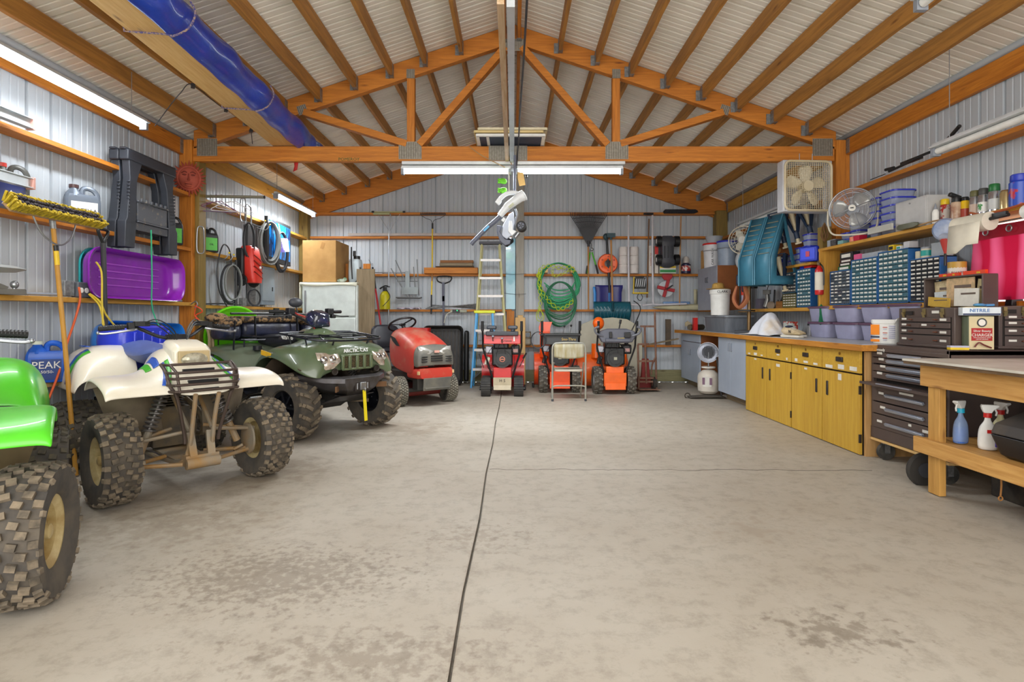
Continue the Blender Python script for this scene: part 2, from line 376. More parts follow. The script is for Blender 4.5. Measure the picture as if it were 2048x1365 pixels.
mb=MB(); mb.text('POMEROY',.05,Matrix.Translation((-1.8,YT-.042,2.868))@Euler((R(90),0,0)).to_matrix().to_4x4(),0,.0006); mb.build('stamp_mark',[mat('green_ink','#2c5a2c',.7)],t,smooth=0)
t=thing('gable_rafter','stained gable rafters against the back wall','roof truss',(0,0,0))
for s,X in((-1,XL),(1,XR)):
    mb=MB(); rafter(mb,0,X,roofz(0)-.0,roofz(X),YB-.05,.34 if True else .2,.04); mb.build('rafter',[OW['x']],t,bevel=.003)
# posts
def post(x,y,z1,w,d,mat_,label,z0=0): 
    mb=MB(); mb.box((x,y,(z0+z1)/2),(w,d,z1-z0)); return solo(mb,'post',[mat_],label,'post',bevel=.005)
post(XL+.075,6.30,3.08,.14,.09,OW['z'],'square wooden post carrying left end of the truss, sun face on it')
post(XL+.17,6.38,3.0,.05,.14,TW['z'],'yellowish treated side post beside the truss post at left wall',)
post(XR-.08,6.32,3.08,.15,.1,OW['z'],'orange wooden post carrying right end of the truss behind box fan')
post(XL+.08,YB-.17,2.95,.15,.14,TW['z'],'wooden corner post beside the cardboard box, back left')
post(XR-.13,YB-.12,2.95,.19,.18,TW['z'],'wooden corner post at the back right corner above grey cabinet')
# eave beams
for s,X,sd in((-1,XL+.03,'left'),(1,XR-.03,'right')):
    for y0,y1,nm in((YF,YT-.06,'front'),(YT+.06,YB-.2,'back')):
        mb=MB(); mb.box((X,(y0+y1)/2,3.0),(.04,y1-y0,.17)); o=solo(mb,'eave_beam',[OW['y'] if nm=='front' else YW['y']],'long %s eave beam along top of %s wall, %s bay'%('orange' if nm=='front' else 'yellow',sd,nm),'beam',bevel=.003)
        mb=MB(); mb.box((X-s*.022,y1-.03,3.0),(.004,.06,.15)); mb.build('hanger',[GAL],o,smooth=0)
    mb=MB(); mb.sheet([[(X+s*.02,YF,3.085),(X+s*.02,YB,3.085)],[(X-s*.02,YF,3.14),(X-s*.02,YB,3.14)]]); mb.build('trim_2' if s<0 else 'trim_3',[WALLM],solid=.002)['kind']='structure'
# girts
def girt(a,b,z,label,w=.14,side=None,m=None,th=.038):
    mb=MB(); cx=(a[0]+b[0])/2; cy=(a[1]+b[1])/2
    horiz=abs(a[0]-b[0])>abs(a[1]-b[1])
    mb.box((cx,cy,z-th/2),(abs(b[0]-a[0]) if horiz else w,w if horiz else abs(b[1]-a[1]),th))
    return solo(mb,'wall_girt',[m or OW['x' if horiz else 'y']],label,'wall girt',group=None,bevel=.003)
gx=XL+.075
girt((gx,YF),(gx,6.24),2.49,'left wall top girt ending beside the black sawhorses')
girt((gx,YF),(gx,6.24),1.895,'left wall shelf girt under the oil jugs')
girt((gx+.02,YF),(gx+.02,6.24),1.30,'left wall shelf girt under the purple sled',w=.18,m=YW['y'])
girt((gx,YF),(gx,6.24),.655,'left wall low girt under the blue coolant jug',m=LW['y'])
girt((gx,6.46),(gx,9.75),2.49,'back left wall top girt behind clothes hangers',m=YW['y'])
girt((gx,6.46),(gx,9.75),1.895,'back left wall shelf girt under the blue screen',m=YW['y'])
girt((gx,6.46),(gx,9.75),1.28,'back left wall shelf girt above the green disc',m=YW['y'])
by=YB-.075
for z,lb,x0,x1 in((2.93,'highest back wall girt with rake heads over it',XL+.16,XR-.23),(2.52,'back wall girt second from top carrying white trim strip',XL+.16,XR-.23),(1.875,'back wall shelf girt under the toilet rolls',XL+.16,XR-.23),(1.265,'back wall shelf girt at eye height behind ladders',XL+.16,XR-.23),(.655,'lowest back wall girt behind the snow blowers',XL+.16,XR-.23)):
    girt((x0,by),(-.03,by),z,lb+', left half'); girt((.17,by),(x1,by),z,lb+', right half')
qx=XR-.075
girt((qx,YF),(qx,6.26),2.49,'right wall top girt behind unlit tube')
girt((qx,6.4),(qx,9.7),2.49,'back right wall top girt above the teal ramps')
mb=MB(); mb.box((XL+1.75+.1,YB-.16,.03),(3.3,.03,.05)); 
mb=MB(); mb.box((0.015,YB-.03,.12),(7.3,.05,.2)); mb.build('baseboard_back',[wood('skirt','#8b8660','#6f6a48','x')],bevel=.003)['kind']='structure'
# ---------- lamps
TUBE=mat('lit_tube',(.86,.95,1,1),.3,emit=11)
LMP=mat('lamp_housing','#cfd2d4',.35,.3)
def lamp(label,a,b,lit=True,pw=60,drop=(0,0,0),wires=()):
    a=Vector(a);b=Vector(b); t=thing('tube_lamp',label,'tube light',(a+b)/2)
    A=a-(a+b)/2;B=-A; d=(B-A).normalized()
    mb=MB(); mb.bar(A+Vector((0,0,.03)),B+Vector((0,0,.03)),.10,.012); mb.bar(A+Vector((0,0,.045)),B+Vector((0,0,.045)),.045,.03); mb.build('housing',[LMP],t,smooth=0)
    side=Vector((0,0,1)).cross(d)
    mb=MB(); mb.cyl(A+d*.03,B-d*.03,.024,n=12); mb.build('tube',[TUBE if lit else WHT],t)
    mb=MB(); mb.box(A+d*.01,(.06,.03,.07) if abs(d.y)>.5 else (.03,.06,.07)); mb.build('end_cap',[GRY],t); mb=MB(); mb.box(B-d*.01,(.06,.03,.07) if abs(d.y)>.5 else (.03,.06,.07)); mb.build('end_cap',[GRY],t)
    for (f,top) in wires:
        q=A+(B-A)*f; mb=MB(); mb.cyl(q+Vector((0,0,.05)),(q.x,q.y,top-t.location.z),.003,n=6); mb.build('hanging_wire',[STL],t)
    if lit:
        dd=(b-a); L=dd.length; rz=0 if abs(dd.x)>abs(dd.y) else R(90)
        area('lamp_light',((a+b)/2)+Vector((0,0,-.035)),(0,0,rz),L,.06,pw,(.93,.97,1))
    return t
lamp('long lit tube light hanging along the left wall over sawhorses',(-3.2,2.55,2.80),(-3.2,4.98,2.80),True,20,wires=((.1,3.2),(.93,3.2)))
lamp('lit tube light hung crosswise under the truss, left half',(-1.23,YT+.0,2.745),(-.03,YT,2.745),True,42)
lamp('lit tube light hung crosswise under the truss, right half',(.02,YT,2.745),(1.20,YT,2.745),True,42)
lamp('short lit tube light near back left corner',(-3.2,7.72,2.77),(-3.2,9.2,2.77),True,34,wires=((.03,3.25),(.97,3.25)))
lamp('unlit white tube light along the right wall above paint cans',(3.2,2.9,2.40),(3.2,4.36,2.40),False,wires=((.9,3.11),))
lamp('unlit white tube light behind the box fan',(3.28,6.5,2.45),(3.28,8.3,2.45),False,wires=((.95,3.2),))
lamp('unlit grey shop light end hung high under the right purlins',(2.15,2.4,2.80),(2.15,3.04,2.80),False,wires=((.9,3.6),))
mb=MB(); mb.box((-.0,YT,2.828),(2.44,.12,.036)); solo(mb,'lamp_channel',[LMP],'white metal channel holding the two crosswise tubes under the truss','light channel',bevel=.004)
# ---------- wheels
RIMW=mat('dusty_cream_rim','#c9b98a',.55,.1,c2='#a58c58',scale=9)
TIRE=mat('dusty_tire','#403d3a',.9,c2='#5b5348',scale=7,bump=.15)
TLUG=mat('worn_lug','#857763',.9,c2='#4d463c',scale=12)
TLUGD=mat('dark_lug','#3b3834',.9,c2='#57503f',scale=16)
def wheel(parent,c,r,w,rr,tread='knob',rim=RIMW,steer=0,lug=TLUG,tire=TIRE,side=1,name='tire'):
    """axle along local Y; side=+1: outer face towards +Y"""
    M=Matrix.Rotation(steer,4,'Z'); mb=MB(M); w2=w/2
    dp=.016 if tread in('knob','chev') else .008
    prof=[(rr,-w2*.72),(rr+.01,-w2*.86),(r*.80,-w2),(r*.91,-w2*.99),(r-dp-.004,-w2*.80),(r-dp,-w2*.4),(r-dp,w2*.4),(r-dp-.004,w2*.80),(r*.91,w2*.99),(r*.80,w2),(rr+.01,w2*.86),(rr,w2*.72)]
    mb.lathe(prof,axis=(0,1,0),n=40,caps=False)
    def lugat(a,y,sx,sy,h,m=1,yaw=0,rad=None,tilt=0):
        Q=Matrix.Rotation(-a,4,'Y')@Matrix.Translation((rad or (r-dp),y,0))@Matrix.Rotation(tilt,4,'Z')@Matrix.Rotation(yaw,4,'X')
        q=MB(); q.box((h/2,0,0),(h,sy,sx)); mb.add([Q@Vector(v) for v in q.V],q.F,m)
    if tread=='knob':
        n=int(2*PI*r/.074)
        for i in range(n):
            a=2*PI*i/n; b=PI/n
            lugat(a,-.022,.026,.032,dp,yaw=.25); lugat(a+b,.022,.026,.032,dp,yaw=-.25)
            lugat(a+b,-w*.25,.028,.034,dp,yaw=.2); lugat(a,w*.25,.028,.034,dp,yaw=-.2)
            for s in(-1,1): lugat(a+(b if s>0 else 0),s*w2*.80,.028,.03,dp*.95,tilt=s*.5,rad=r-dp-.006); 
            if i%2==0:
                for s in(-1,1): lugat(a,s*w2*.96,.022,.016,dp*.8,tilt=s*1.1,rad=r*.9)
    elif tread=='chev':
        n=18
        for i in range(n):
            a=2*PI*i/n
            for s in(-1,1):
                aa=a+(PI/n if s>0 else 0)
                for k in range(4):
                    f=(k+.5)/4; lugat(aa+s*0+.17*f,s*w2*(.06+.84*f),.034-.006*f,w2*.26,dp*1.15,yaw=s*.55,tilt=s*(.0 if k<3 else .5),rad=r-dp-(.0 if k<3 else .006))
                lugat(aa+.19,s*w2*1.0,.03,.02,dp,tilt=s*1.2,rad=r*.9)
    elif tread=='turf':
        n=int(2*PI*r/.036); cols=max(5,int(w/.028))
        for i in range(n):
            for k in range(cols):
                y=(k-(cols-1)/2)*w*.86/cols
                lugat(2*PI*(i+(.5 if k%2 else 0))/n,y,.018,w*.86/cols*.8,dp,yaw=.5 if k%2 else -.5,rad=r-dp-(.004 if abs(y)>w*.33 else 0))
    elif tread=='snow':
        n=15
        for i in range(n):
            a=2*PI*i/n
            for s in(-1,1):
                lugat(a+(PI/n if s>0 else 0),s*w2*.33,.03,w2*.5,.014,yaw=s*.45); lugat(a+(PI/n if s>0 else 0)+.07,s*w2*.82,.028,w2*.34,.013,rad=r-dp-.005)
    t=mb.build(name,[tire,lug],parent,smooth=45,loc=c)
    # rim
    mb=MB(M); s=side
    mb.lathe([(rr+.004,-w2*.74),(rr+.012,-w2*.76),(rr-.012,-w2*.62),(rr-.03,-w2*.5),(rr-.03,w2*.5),(rr-.012,w2*.62),(rr+.012,w2*.76),(rr+.004,w2*.74)],axis=(0,1,0),n=28,caps=False)
    if rim is BLKRIM:
        mb.lathe([(rr*.98,s*w2*.3),(.05,s*w2*.35)],axis=(0,1,0),n=24)
        for k in range(7):
            a=2*PI*k/7; mb.bar((.04*math.cos(a),s*w2*.48,.04*math.sin(a)),(rr*.93*math.cos(a),s*w2*.56,rr*.93*math.sin(a)),.03,.02)
    else:
        mb.lathe([(rr*.97,s*w2*.2),(rr*.75,s*w2*.12),(rr*.5,s*w2*.3),(rr*.25,s*w2*.32)],axis=(0,1,0),n=24)
    mb.lathe([(.032,s*w2*.2),(.03,s*w2*.62),(.02,s*w2*.68),(0.001,s*w2*.68)],axis=(0,1,0),n=12)
    for k in range(4): a=2*PI*k/4+.4; mb.cyl((rr*.38*math.cos(a),s*w2*.28,rr*.38*math.sin(a)),(rr*.38*math.cos(a),s*w2*.4,rr*.38*math.sin(a)),.007,n=6,m=1)
    mb.build('rim',[rim,STL],t)
    return t
BLKRIM=mat('black_alloy_rim','#22232a',.3,.5)
MUD=mat('dusty_frame_metal','#8b8272',.7,.2,c2='#a0783e',scale=6,lo=.4,hi=.75)
DMT=mat('dark_frame_metal','#4a4038',.6,.4)
def shock(parent,a,b,r=.036):
    a=Vector(a);b=Vector(b);d=(b-a); n=9; L=d.length; z=d/L; x=z.orthogonal().normalized(); y=z.cross(x)
    mb=MB(); mb.cyl(a,b,.012,n=8); mb.cyl(a+d*.62,b,.024,n=10,m=1)
    pts=[a+d*(.05+.6*i/(n*10))+(x*math.cos(2*PI*i/10)+y*math.sin(2*PI*i/10))*r for i in range(n*10+1)]
    mb.tube(pts,.0075,6,m=0); return mb.build('shock_absorber',[mat('spring_grey','#6e6a66',.5,.5),MUD],parent)
def sport_atv(name,label,body,loc,rz,flap,steer,stripes=True,rw=1):
    t=thing(name,label,'quad bike',loc,rz); FX=1.15
    BODY=mat(body[0],body[1],.32,coat=.25,c2=body[2],scale=3,lo=.35,hi=.8)
    wheel(t,(FX,-.46,.28),.28,.2,.145,steer=steer[0],side=-1); wheel(t,(FX,.46,.28),.28,.2,.145,steer=steer[1],side=1)
    wheel(t,(0,-.43,.26),.26,.27,.13,side=-1,lug=TLUGD); wheel(t,(0,.43,.26),.26,.27,.13,side=1,lug=TLUGD)
    # frame
    mb=MB()
    for s in(-1,1):
        mb.tube(smooth_path([(1.42,s*.07,.66),(1.36,s*.065,.5),(1.30,s*.07,.30),(1.2,s*.10,.20),(.6,s*.13,.18),(.15,s*.12,.22),(0,s*.1,.4),(-.1,s*.1,.7)],5),.014,8)
        mb.tube(smooth_path([(1.30,s*.07,.42),(.95,s*.08,.66),(.7,s*.07,.80)],5),.014,8)
        mb.bar((1.28,s*.06,.40),(1.33,s*.055,.25),.045,.03)
    mb.box((1.29,0,.225),(.10,.20,.07)); mb.cyl((1.34,-.1,.21),(1.34,.1,.21),.035,n=12)
    mb.box((.95,0,.2),(.6,.2,.012)); mb.cyl((0,-.35,.26),(0,.35,.26),.02)
    mb.build('frame',[MUD],t)
    mb=MB(); mb.box((.55,0,.36),(.36,.24,.28)); 
    for k in range(8): mb.box((.62,0,.50+.018*k),(.2,.2,.007))
    mb.cyl((.6,-.17,.33),(.6,.17,.33),.12,n=20); mb.tube(smooth_path([(.7,.1,.55),(.85,.15,.45),(.8,.18,.3),(.4,.2,.3),(-.1,.22,.5)],4),.02); mb.build('engine',[mat('dirty_engine','#57524b',.6,.5,c2='#7a6a50',scale=8)],t,bevel=.004)
    for s in(-1,1):
        mb=MB(); mb.tube([(1.28,s*.10,.20),(FX,s*.40,.21)],.014,8); mb.tube([(1.0,s*.12,.21),(FX,s*.40,.21)],.014,8); mb.tube([(1.12,s*.28,.21),(FX,s*.33,.24)],.012,6)
        mb.build('lower_arm',[mat('rusty_arm','#a07840',.7,.2,c2='#8b8272',scale=7)],t)
        mb=MB(); mb.tube([(1.24,s*.09,.40),(FX,s*.39,.35)],.012,8); mb.tube([(1.05,s*.1,.40),(FX,s*.39,.35)],.012,8); mb.build('upper_arm',[MUD],t)
        mb=MB(); mb.box((FX,s*.38,.28),(.05,.04,.17)); mb.lathe([(.11,0),(.11,.012),(.03,.02)],(FX,s*.37,.28),(0,-s,0),n=20); mb.build('hub_knuckle',[MUD],t)
        shock(t,(1.08,s*.15,.66),(1.12,s*.30,.27))
    # mud flaps behind the front wheels
    for s in(-1,1):
        mb=MB(); mb.sheet([[(.98,s*.12,.33),(.93,s*.13,.5),(.90,s*.14,.74)],[(.90,s*.30,.36),(.86,s*.32,.55),(.84,s*.34,.72)],[(.86,s*.43,.50),(.83,s*.46,.60),(.82,s*.49,.70)]])
        mb.build('inner_mud_guard',[flap],t,solid=.005)
    # front body: nose + fenders as one shell
    def prof(y):
        a=abs(y)
        if a<.13: return [(.62,.88),(.78,.92),(.92,.93),(1.05,.90),(1.16,.84),(1.28,.76),(1.39,.69),(1.40,.65)]
        k=(a-.13)/.40; q=min(1,k*3.2)
        
        return [(.66+.16*q,.84-.16*q),(.80+.08*q,.89-.15*q),(.92+.03*q,.91-.145*q),(1.05,.885-.12*q),(1.15+.01*q,.83-.075*q),(1.26,.765-.03*q),(1.36-.02*k,.705-.00*q),(1.37-.02*k,.665)]
    ysr=[-.53,-.515,-.42,-.30,-.22,-.15,-.11,0,.11,.15,.22,.30,.42,.515,.53]
    g=[]
    for y in ysr:
        row=[(x,y,z-(.022 if abs(y)>.52 else 0)) for x,z in prof(y)]; g.append(row)
    mb=MB(); mb.sheet(g); mb.build('front_fender',[BODY],t,solid=.012,sub=2,smooth=60)
    # headlight nose
    mb=MB(); mb.loft([[(x,y*w,z0+zz*h) for y,zz in ((-1,-1),(-1,.6),(-.75,1),(.75,1),(1,.6),(1,-1))] for x,w,z0,h in ((.84,.09,.93,.06),(.98,.115,.91,.08),(1.12,.12,.875,.09),(1.16,.11,.865,.08))]); o=mb.build('nose_cowl',[BODY],t,bevel=.008)
    mb=MB(); mb.box((1.175,0,.865),(.03,.19,.115)); mb.build('headlight',[mat('headlight_bezel','#bba67a',.5)],t,bevel=.006)
    mb=MB(); mb.ball((1.187,0,.865),(.02,.085,.047),n=20,k=10); mb.build('headlight_lens',[mat('lens_glass','#c9c4b0',.12,.3,c2='#8d8770',scale=20)],t)
    mb=MB(); mb.box((1.262,0,.80),(.02,.19,.022)); mb.box((1.345,0,.735),(.02,.18,.022)); mb.box((1.395,0,.685),(.02,.15,.02)); mb.build('vent_slot',[BLK],t)
    # bumper rack
    mb=MB(); rt=.009
    for z,x in((.845,1.30),(.80,1.40),(.765,1.41),(.725,1.42),(.685,1.42)):
        mb.tube(smooth_path([(x-.07,-.21,z),(x-.01,-.19,z),(x,-.15,z),(x,.15,z),(x-.01,.19,z),(x-.07,.21,z)],4),rt,7)
    for s in(-1,1):
        mb.tube(smooth_path([(1.23,s*.21,.845),(1.33,s*.21,.80),(1.37,s*.20,.72),(1.37,s*.16,.64),(1.33,s*.11,.42),(1.32,s*.1,.34)],5),rt+.002,7)
        mb.tube([(1.30,s*.18,.845),(1.40,s*.17,.80),(1.42,s*.16,.68),(1.36,s*.15,.66)],rt,7)
    mb.build('bumper_rack',[mat('bumper_bar','#4d4039',.5,.4)],t)
    # tank/seat/rear
    mb=MB(); mb.loft([[(x,w*math.cos(a),z+h*math.sin(a)) for a in [2*PI*i/16 for i in range(16)]] for x,w,z,h in((.92,.12,.80,.12),(.75,.15,.80,.13),(.55,.14,.78,.12),(.42,.10,.75,.09))]); mb.build('tank_cover',[BODY],t,sub=1)
    SEAT=mat('blue_seat_vinyl','#5668a4',.5) if stripes else mat('black_seat_vinyl','#232428',.5)
    mb=MB(); mb.loft([[(x,w*math.cos(a)*(1 if math.sin(a)>-.2 else .85),z+h*math.sin(a)) for a in [2*PI*i/16 for i in range(16)]] for x,w,z,h in((.64,.11,.90,.04),(.5,.15,.86,.07),(.25,.17,.85,.09),(-.1,.16,.90,.06),(-.26,.13,.93,.04))]); mb.build('seat',[SEAT],t,sub=1)
    for s in(-1,1):
        g=[]
        for y,k in ((.12,0),(.2,0),(.32,0),(.43,.04),(.52,.22),(.565,.62),(.575,1)):
            g.append([(x,s*y*rw,zt+(.60-zt)*k) for x,zt in((.33,.70),(.27,.80),(.17,.875),(.03,.91),(-.14,.92),(-.28,.90),(-.33,.86))])
        mb=MB(); mb.sheet(g); mb.build('rear_fender',[BODY],t,solid=.010,sub=2,smooth=60)
    # handlebar
    mb=MB(); mb.tube(smooth_path([(.66,-.40,1.07),(.70,-.24,1.08),(.80,-.10,1.01),(.82,0,1.0),(.80,.10,1.01),(.70,.24,1.08),(.66,.40,1.07)],5),.012,8); mb.tube([(.95,0,.8),(.82,0,1.02)],.02,8); mb.box((.82,0,1.0),(.06,.12,.05)); hb=mb.build('handlebar',[mat('bar_black','#2d2d30',.4,.5)],t)
    for s in(-1,1):
        mb=MB(); mb.tube([(.655,s*.42,1.068),(.69,s*.28,1.078)],.018,10); 
        for k in range(10): mb.ring((.657+.0035*k,s*(.415-.013*k),1.069+.001*k),.0185,.0022,(.24,s,.03),n=10,k=4)
        mb.build('grip',[BLK],hb)
        mb=MB(); mb.tube(smooth_path([(.74,s*.22,1.065),(.76,s*.27,1.055),(.74,s*.40,1.035),(.73,s*.44,1.04)],4),[.009]*4+[.007]*9,6); mb.ball((.73,s*.44,1.04),.011); mb.build('brake_lever',[STL],hb)
        mb=MB(); mb.box((.735,s*.19,1.10),(.06,.09,.035)); mb.box((.72,s*.25,1.085),(.05,.04,.05)); mb.build('control_box',[BLK],hb,bevel=.004)
        mb=MB()
        for q in range(3): mb.tube(smooth_path([(.74,s*.2,1.09),(.82,s*.12,1.13-.02*q),(.92,s*.04,1.05-.03*q),(.95,s*.03,.93)],5),.004,5)
        mb.build('cable',[BLK],hb)
    if not stripes:
        return t
    # nose decals, stripe panels lying on the body
    G=mat('stripe_green','#3fae1e',.35); B=mat('stripe_blue','#2456b8',.35)
    return t
def strip(mb,pts,w,m,dirv,lift=.004):
    """ribbon following pts, width along dirv"""
    d=Vector(dirv)*w/2; mb.sheet([[Vector(p)-d for p in pts],[Vector(p)+d for p in pts]],m)
fw=math.atan2(-.678,.735)
t=sport_atv('quad_bike','white sport quad bike with blue and green stripes and dirty knobby tires',('white_fairing','#e8e2d2','#d8cfba'),(-2.995,4.625,0),fw,mat('brown_flap','#7d705c',.8,c2='#5f5444',scale=3),(.05,.08),rw=.85)
G=mat('stripe_green','#43b01f',.35); B=mat('stripe_blue','#2456b8',.35)
from mathutils.bvhtree import BVHTree
def child(t,name): return [o for o in bpy.data.objects if o.parent==t and o.name.split('.')[0]==name]
def bvh(o):
    bpy.context.view_layer.update(); dg=bpy.context.evaluated_depsgraph_get(); me=o.evaluated_get(dg).to_mesh()
    b=BVHTree.FromPolygons([v.co.copy() for v in me.vertices],[tuple(p.vertices) for p in me.polygons]); o.evaluated_get(dg).to_mesh_clear(); return b
def decal(t,fend,paths,mats,name='stripe_decal',dirn=(0,0,-1),start=2.0):
    b=bvh(fend); D=Vector(dirn); mb=MB()
    for m_,(pa,w) in enumerate(paths):
        pa=smooth_path([Vector((*p,0)) if len(p)==2 else Vector(p) for p in pa],6); rows=[]
        for i,p in enumerate(pa):
            q=(pa[min(i+1,len(pa)-1)]-pa[max(i-1,0)]).normalized(); n=q.cross(D).normalized(); r=[]
            for k in range(5):
                o_=p+n*w*(k/4-.5)-D*start; h=b.ray_cast(o_,D)
                r.append(h[0]-D*.004 if h[0] is not None else None)
            if None not in r: rows.append(r)
        if len(rows)>1: mb.sheet(rows,m_)
    return mb.build(name,mats,t,solid=.002) if mb.V else None
ff=child(t,'front_fender')[0]; bpy.context.view_layer.update()
for s in(-1,1):
    decal(t,ff,[([(.90,s*.19),(1.0,s*.19),(1.10,s*.20)],.035),([(.90,s*.235),(1.0,s*.235),(1.10,s*.245)],.035)],[B,G])
    decal(t,ff,[([(1.10,s*.145),(1.22,s*.16),(1.35,s*.20)],.022),([(1.10,s*.168),(1.22,s*.184),(1.34,s*.225)],.02)],[G,B])
for rf in child(t,'rear_fender'):
    s=1 if sum(v.co.y for v in rf.data.vertices)>0 else -1
    decal(t,rf,[([(.09,s*.36),(.09,s*.50)],.05),([(.04,s*.36),(.04,s*.50)],.05)],[G,B])
for rf in child(t,'rear_fender'):
    s=1 if sum(v.co.y for v in rf.data.vertices)>0 else -1
    decal(t,rf,[([(.09,0,.80),(.09,0,.65)],.05),([(.04,0,.80),(.04,0,.65)],.05)],[G,B],dirn=(0,-s,0))
    if s<0: mb=MB(); mb.text('CYCLONE',.05,Matrix.Translation((.0,-.37,.925))@Euler((0,0,PI)).to_matrix().to_4x4(),0,.002); mb.build('name_decal',[B],t)
fg=math.atan2(-.80,.60)
sport_atv('quad_bike','bright green quad bike cut by the left edge, tan wheel rim',('green_fairing','#55cc26','#4ab522'),(-3.0,2.955,0),fg,mat('dirty_flap','#7a6a4c',.85,c2='#5f5238',scale=3),(-.2,-.24),stripes=False,rw=.80)
# ---------- green utility ATV
t=thing('utility_quad_bike','olive green utility quad bike with black racks, winch and camouflage bags','quad bike',(-2.80,6.48,0),math.atan2(-.597,.80))
OLV=mat('olive_fairing','#4d5c40',.28,coat=.5,c2='#5d6c50',scale=2)
for s in(-1,1):
    wheel(t,(1.27,s*.485,.31),.31,.22,.155,'chev',BLKRIM,steer=.12,side=s,lug=TLUG,tire=TIRE)
    wheel(t,(0,s*.48,.30),.30,.27,.15,'chev',BLKRIM,side=s,lug=TLUGD)
mb=MB(); mb.box((.6,0,.38),(1.1,.3,.2)); mb.box((1.3,0,.36),(.3,.26,.12),(0,-.5,0)); mb.cyl((0,-.4,.3),(0,.4,.3),.04); mb.cyl((1.27,-.4,.31),(1.27,.4,.31),.03); mb.build('chassis',[mat('chassis_black','#33312e',.7)],t,bevel=.01)
for s in(-1,1):
    mb=MB(); mb.bar((1.15,s*.15,.30),(1.25,s*.42,.27),.10,.035,up=(0,0,1)); mb.tube([(1.35,s*.12,.45),(1.27,s*.4,.38)],.015); mb.build('lower_arm',[mat('arm_tan','#7c6a52',.7,c2='#5b4c3a',scale=6)],t)
    shock(t,(1.2,s*.2,.68),(1.25,s*.36,.32),.035)
    # inner wheel well
    mb=MB(); mb.sheet([[(x,s*y,z) for x,z in((.80,.42),(.88,.62),(1.05,.74),(1.3,.76),(1.5,.66))] for y in(.2,.54)]); mb.build('wheel_well',[mat('well_dark','#4a3d2e',.9)],t,solid=.006)
def half(row): return [(x,-y,z) for (x,y,z) in reversed(row[1:])]+row
def bodyrow(x,pts): return half([(x,y,z) for y,z in pts])
mb=MB(); g=[bodyrow(x,p) for x,p in (
 (.70,((0,.80),(.12,.78),(.25,.66),(.40,.55),(.50,.50),(.555,.48),(.56,.46))),
 (.78,((0,.86),(.14,.84),(.27,.76),(.42,.70),(.52,.66),(.57,.63),(.575,.60))),
 (.90,((0,.92),(.16,.90),(.29,.84),(.43,.82),(.53,.79),(.585,.76),(.59,.72))),
 (1.05,((0,.97),(.15,.95),(.30,.875),(.44,.87),(.54,.85),(.595,.815),(.60,.77))),
 (1.22,((0,.96),(.15,.945),(.30,.88),(.44,.875),(.54,.85),(.595,.81),(.60,.765))),
 (1.38,((0,.93),(.15,.915),(.30,.875),(.43,.86),(.52,.82),(.575,.75),(.58,.70))),
 (1.50,((0,.90),(.15,.89),(.29,.86),(.40,.83),(.47,.76),(.52,.66),(.525,.62))),
 (1.58,((0,.87),(.15,.86),(.27,.82),(.36,.765),(.42,.68),(.45,.60),(.452,.59))),
 (1.60,((0,.78),(.15,.775),(.26,.75),(.34,.70),(.38,.64),(.41,.595),(.412,.59))),
 (1.58,((0,.64),(.15,.64),(.25,.635),(.32,.62),(.36,.605),(.38,.59),(.382,.585))))]
mb.sheet(g); mb.build('front_body',[OLV],t,solid=.010,sub=2,smooth=60)
LENS=mat('clear_lens','#d8cfc4',.1,.55,c2='#9b8468',scale=26,coat=1)
for s in(-1,1):
    mb=MB(); q=[(1.585,s*.20,.80),(1.53,s*.40,.815),(1.565,s*.39,.72),(1.60,s*.34,.655),(1.62,s*.27,.665),(1.625,s*.19,.73)]
    ctr=Vector((1.61,s*.3,.75)); mb.add(q+[ctr],[(i,(i+1)%6,6) for i in range(6)]); mb.build('headlight',[LENS],t,solid=.012,bevel=.004)
    mb=MB(); mb.ball((1.60,s*.27,.745),(.035,.045,.04)); mb.ball((1.585,s*.345,.745),(.035,.04,.04)); mb.build('reflector',[CHR],t)
    mb=MB(); mb.ring((1.612,s*.245,.635),.028,.007,(1,0,0),n=16); mb.cyl((1.59,s*.245,.635),(1.61,s*.245,.635),.024); mb.build('marker_light',[mat('mesh_dark','#2b241d',.6)],t)
    mb=MB(); mb.box((1.06,s*.604,.80),(.17,.004,.045),(0,.15,0)); mb.build('reflector_sticker',[mat('amber','#e0b000',.4)],t)
    mb=MB(); mb.text('4x4 650',.06,Matrix.Translation((.80,s*.225,.93))@Euler((R(60)*1,0,PI if s<0 else 0)).to_matrix().to_4x4()@Matrix.Rotation(0,4,'Z'),0,.003); mb.build('side_decal',[PAP],t)
mb=MB()
mb.box((1.602,0,.715),(.03,.33,.12)); mb.build('grille',[mat('grille_mesh','#5d5030',.6,c2='#141210',scale=120,lo=.49,hi=.51)],t)
mb=MB(); 
for y in(-.165,-.085,0,.085,.165): mb.box((1.622,y,.715),(.02,.03,.13))
mb.box((1.618,0,.782),(.02,.36,.02)); mb.box((1.618,0,.65),(.02,.34,.02)); mb.build('grille_bar',[OLV],t,bevel=.005)
mb=MB(); mb.text('ARCTIC CAT',.05,Matrix.Translation((1.606,0,.822))@Euler((R(70),0,R(90))).to_matrix().to_4x4(),0,.004); mb.build('name_badge',[mat('badge_white','#f0f0f0',.4)],t)
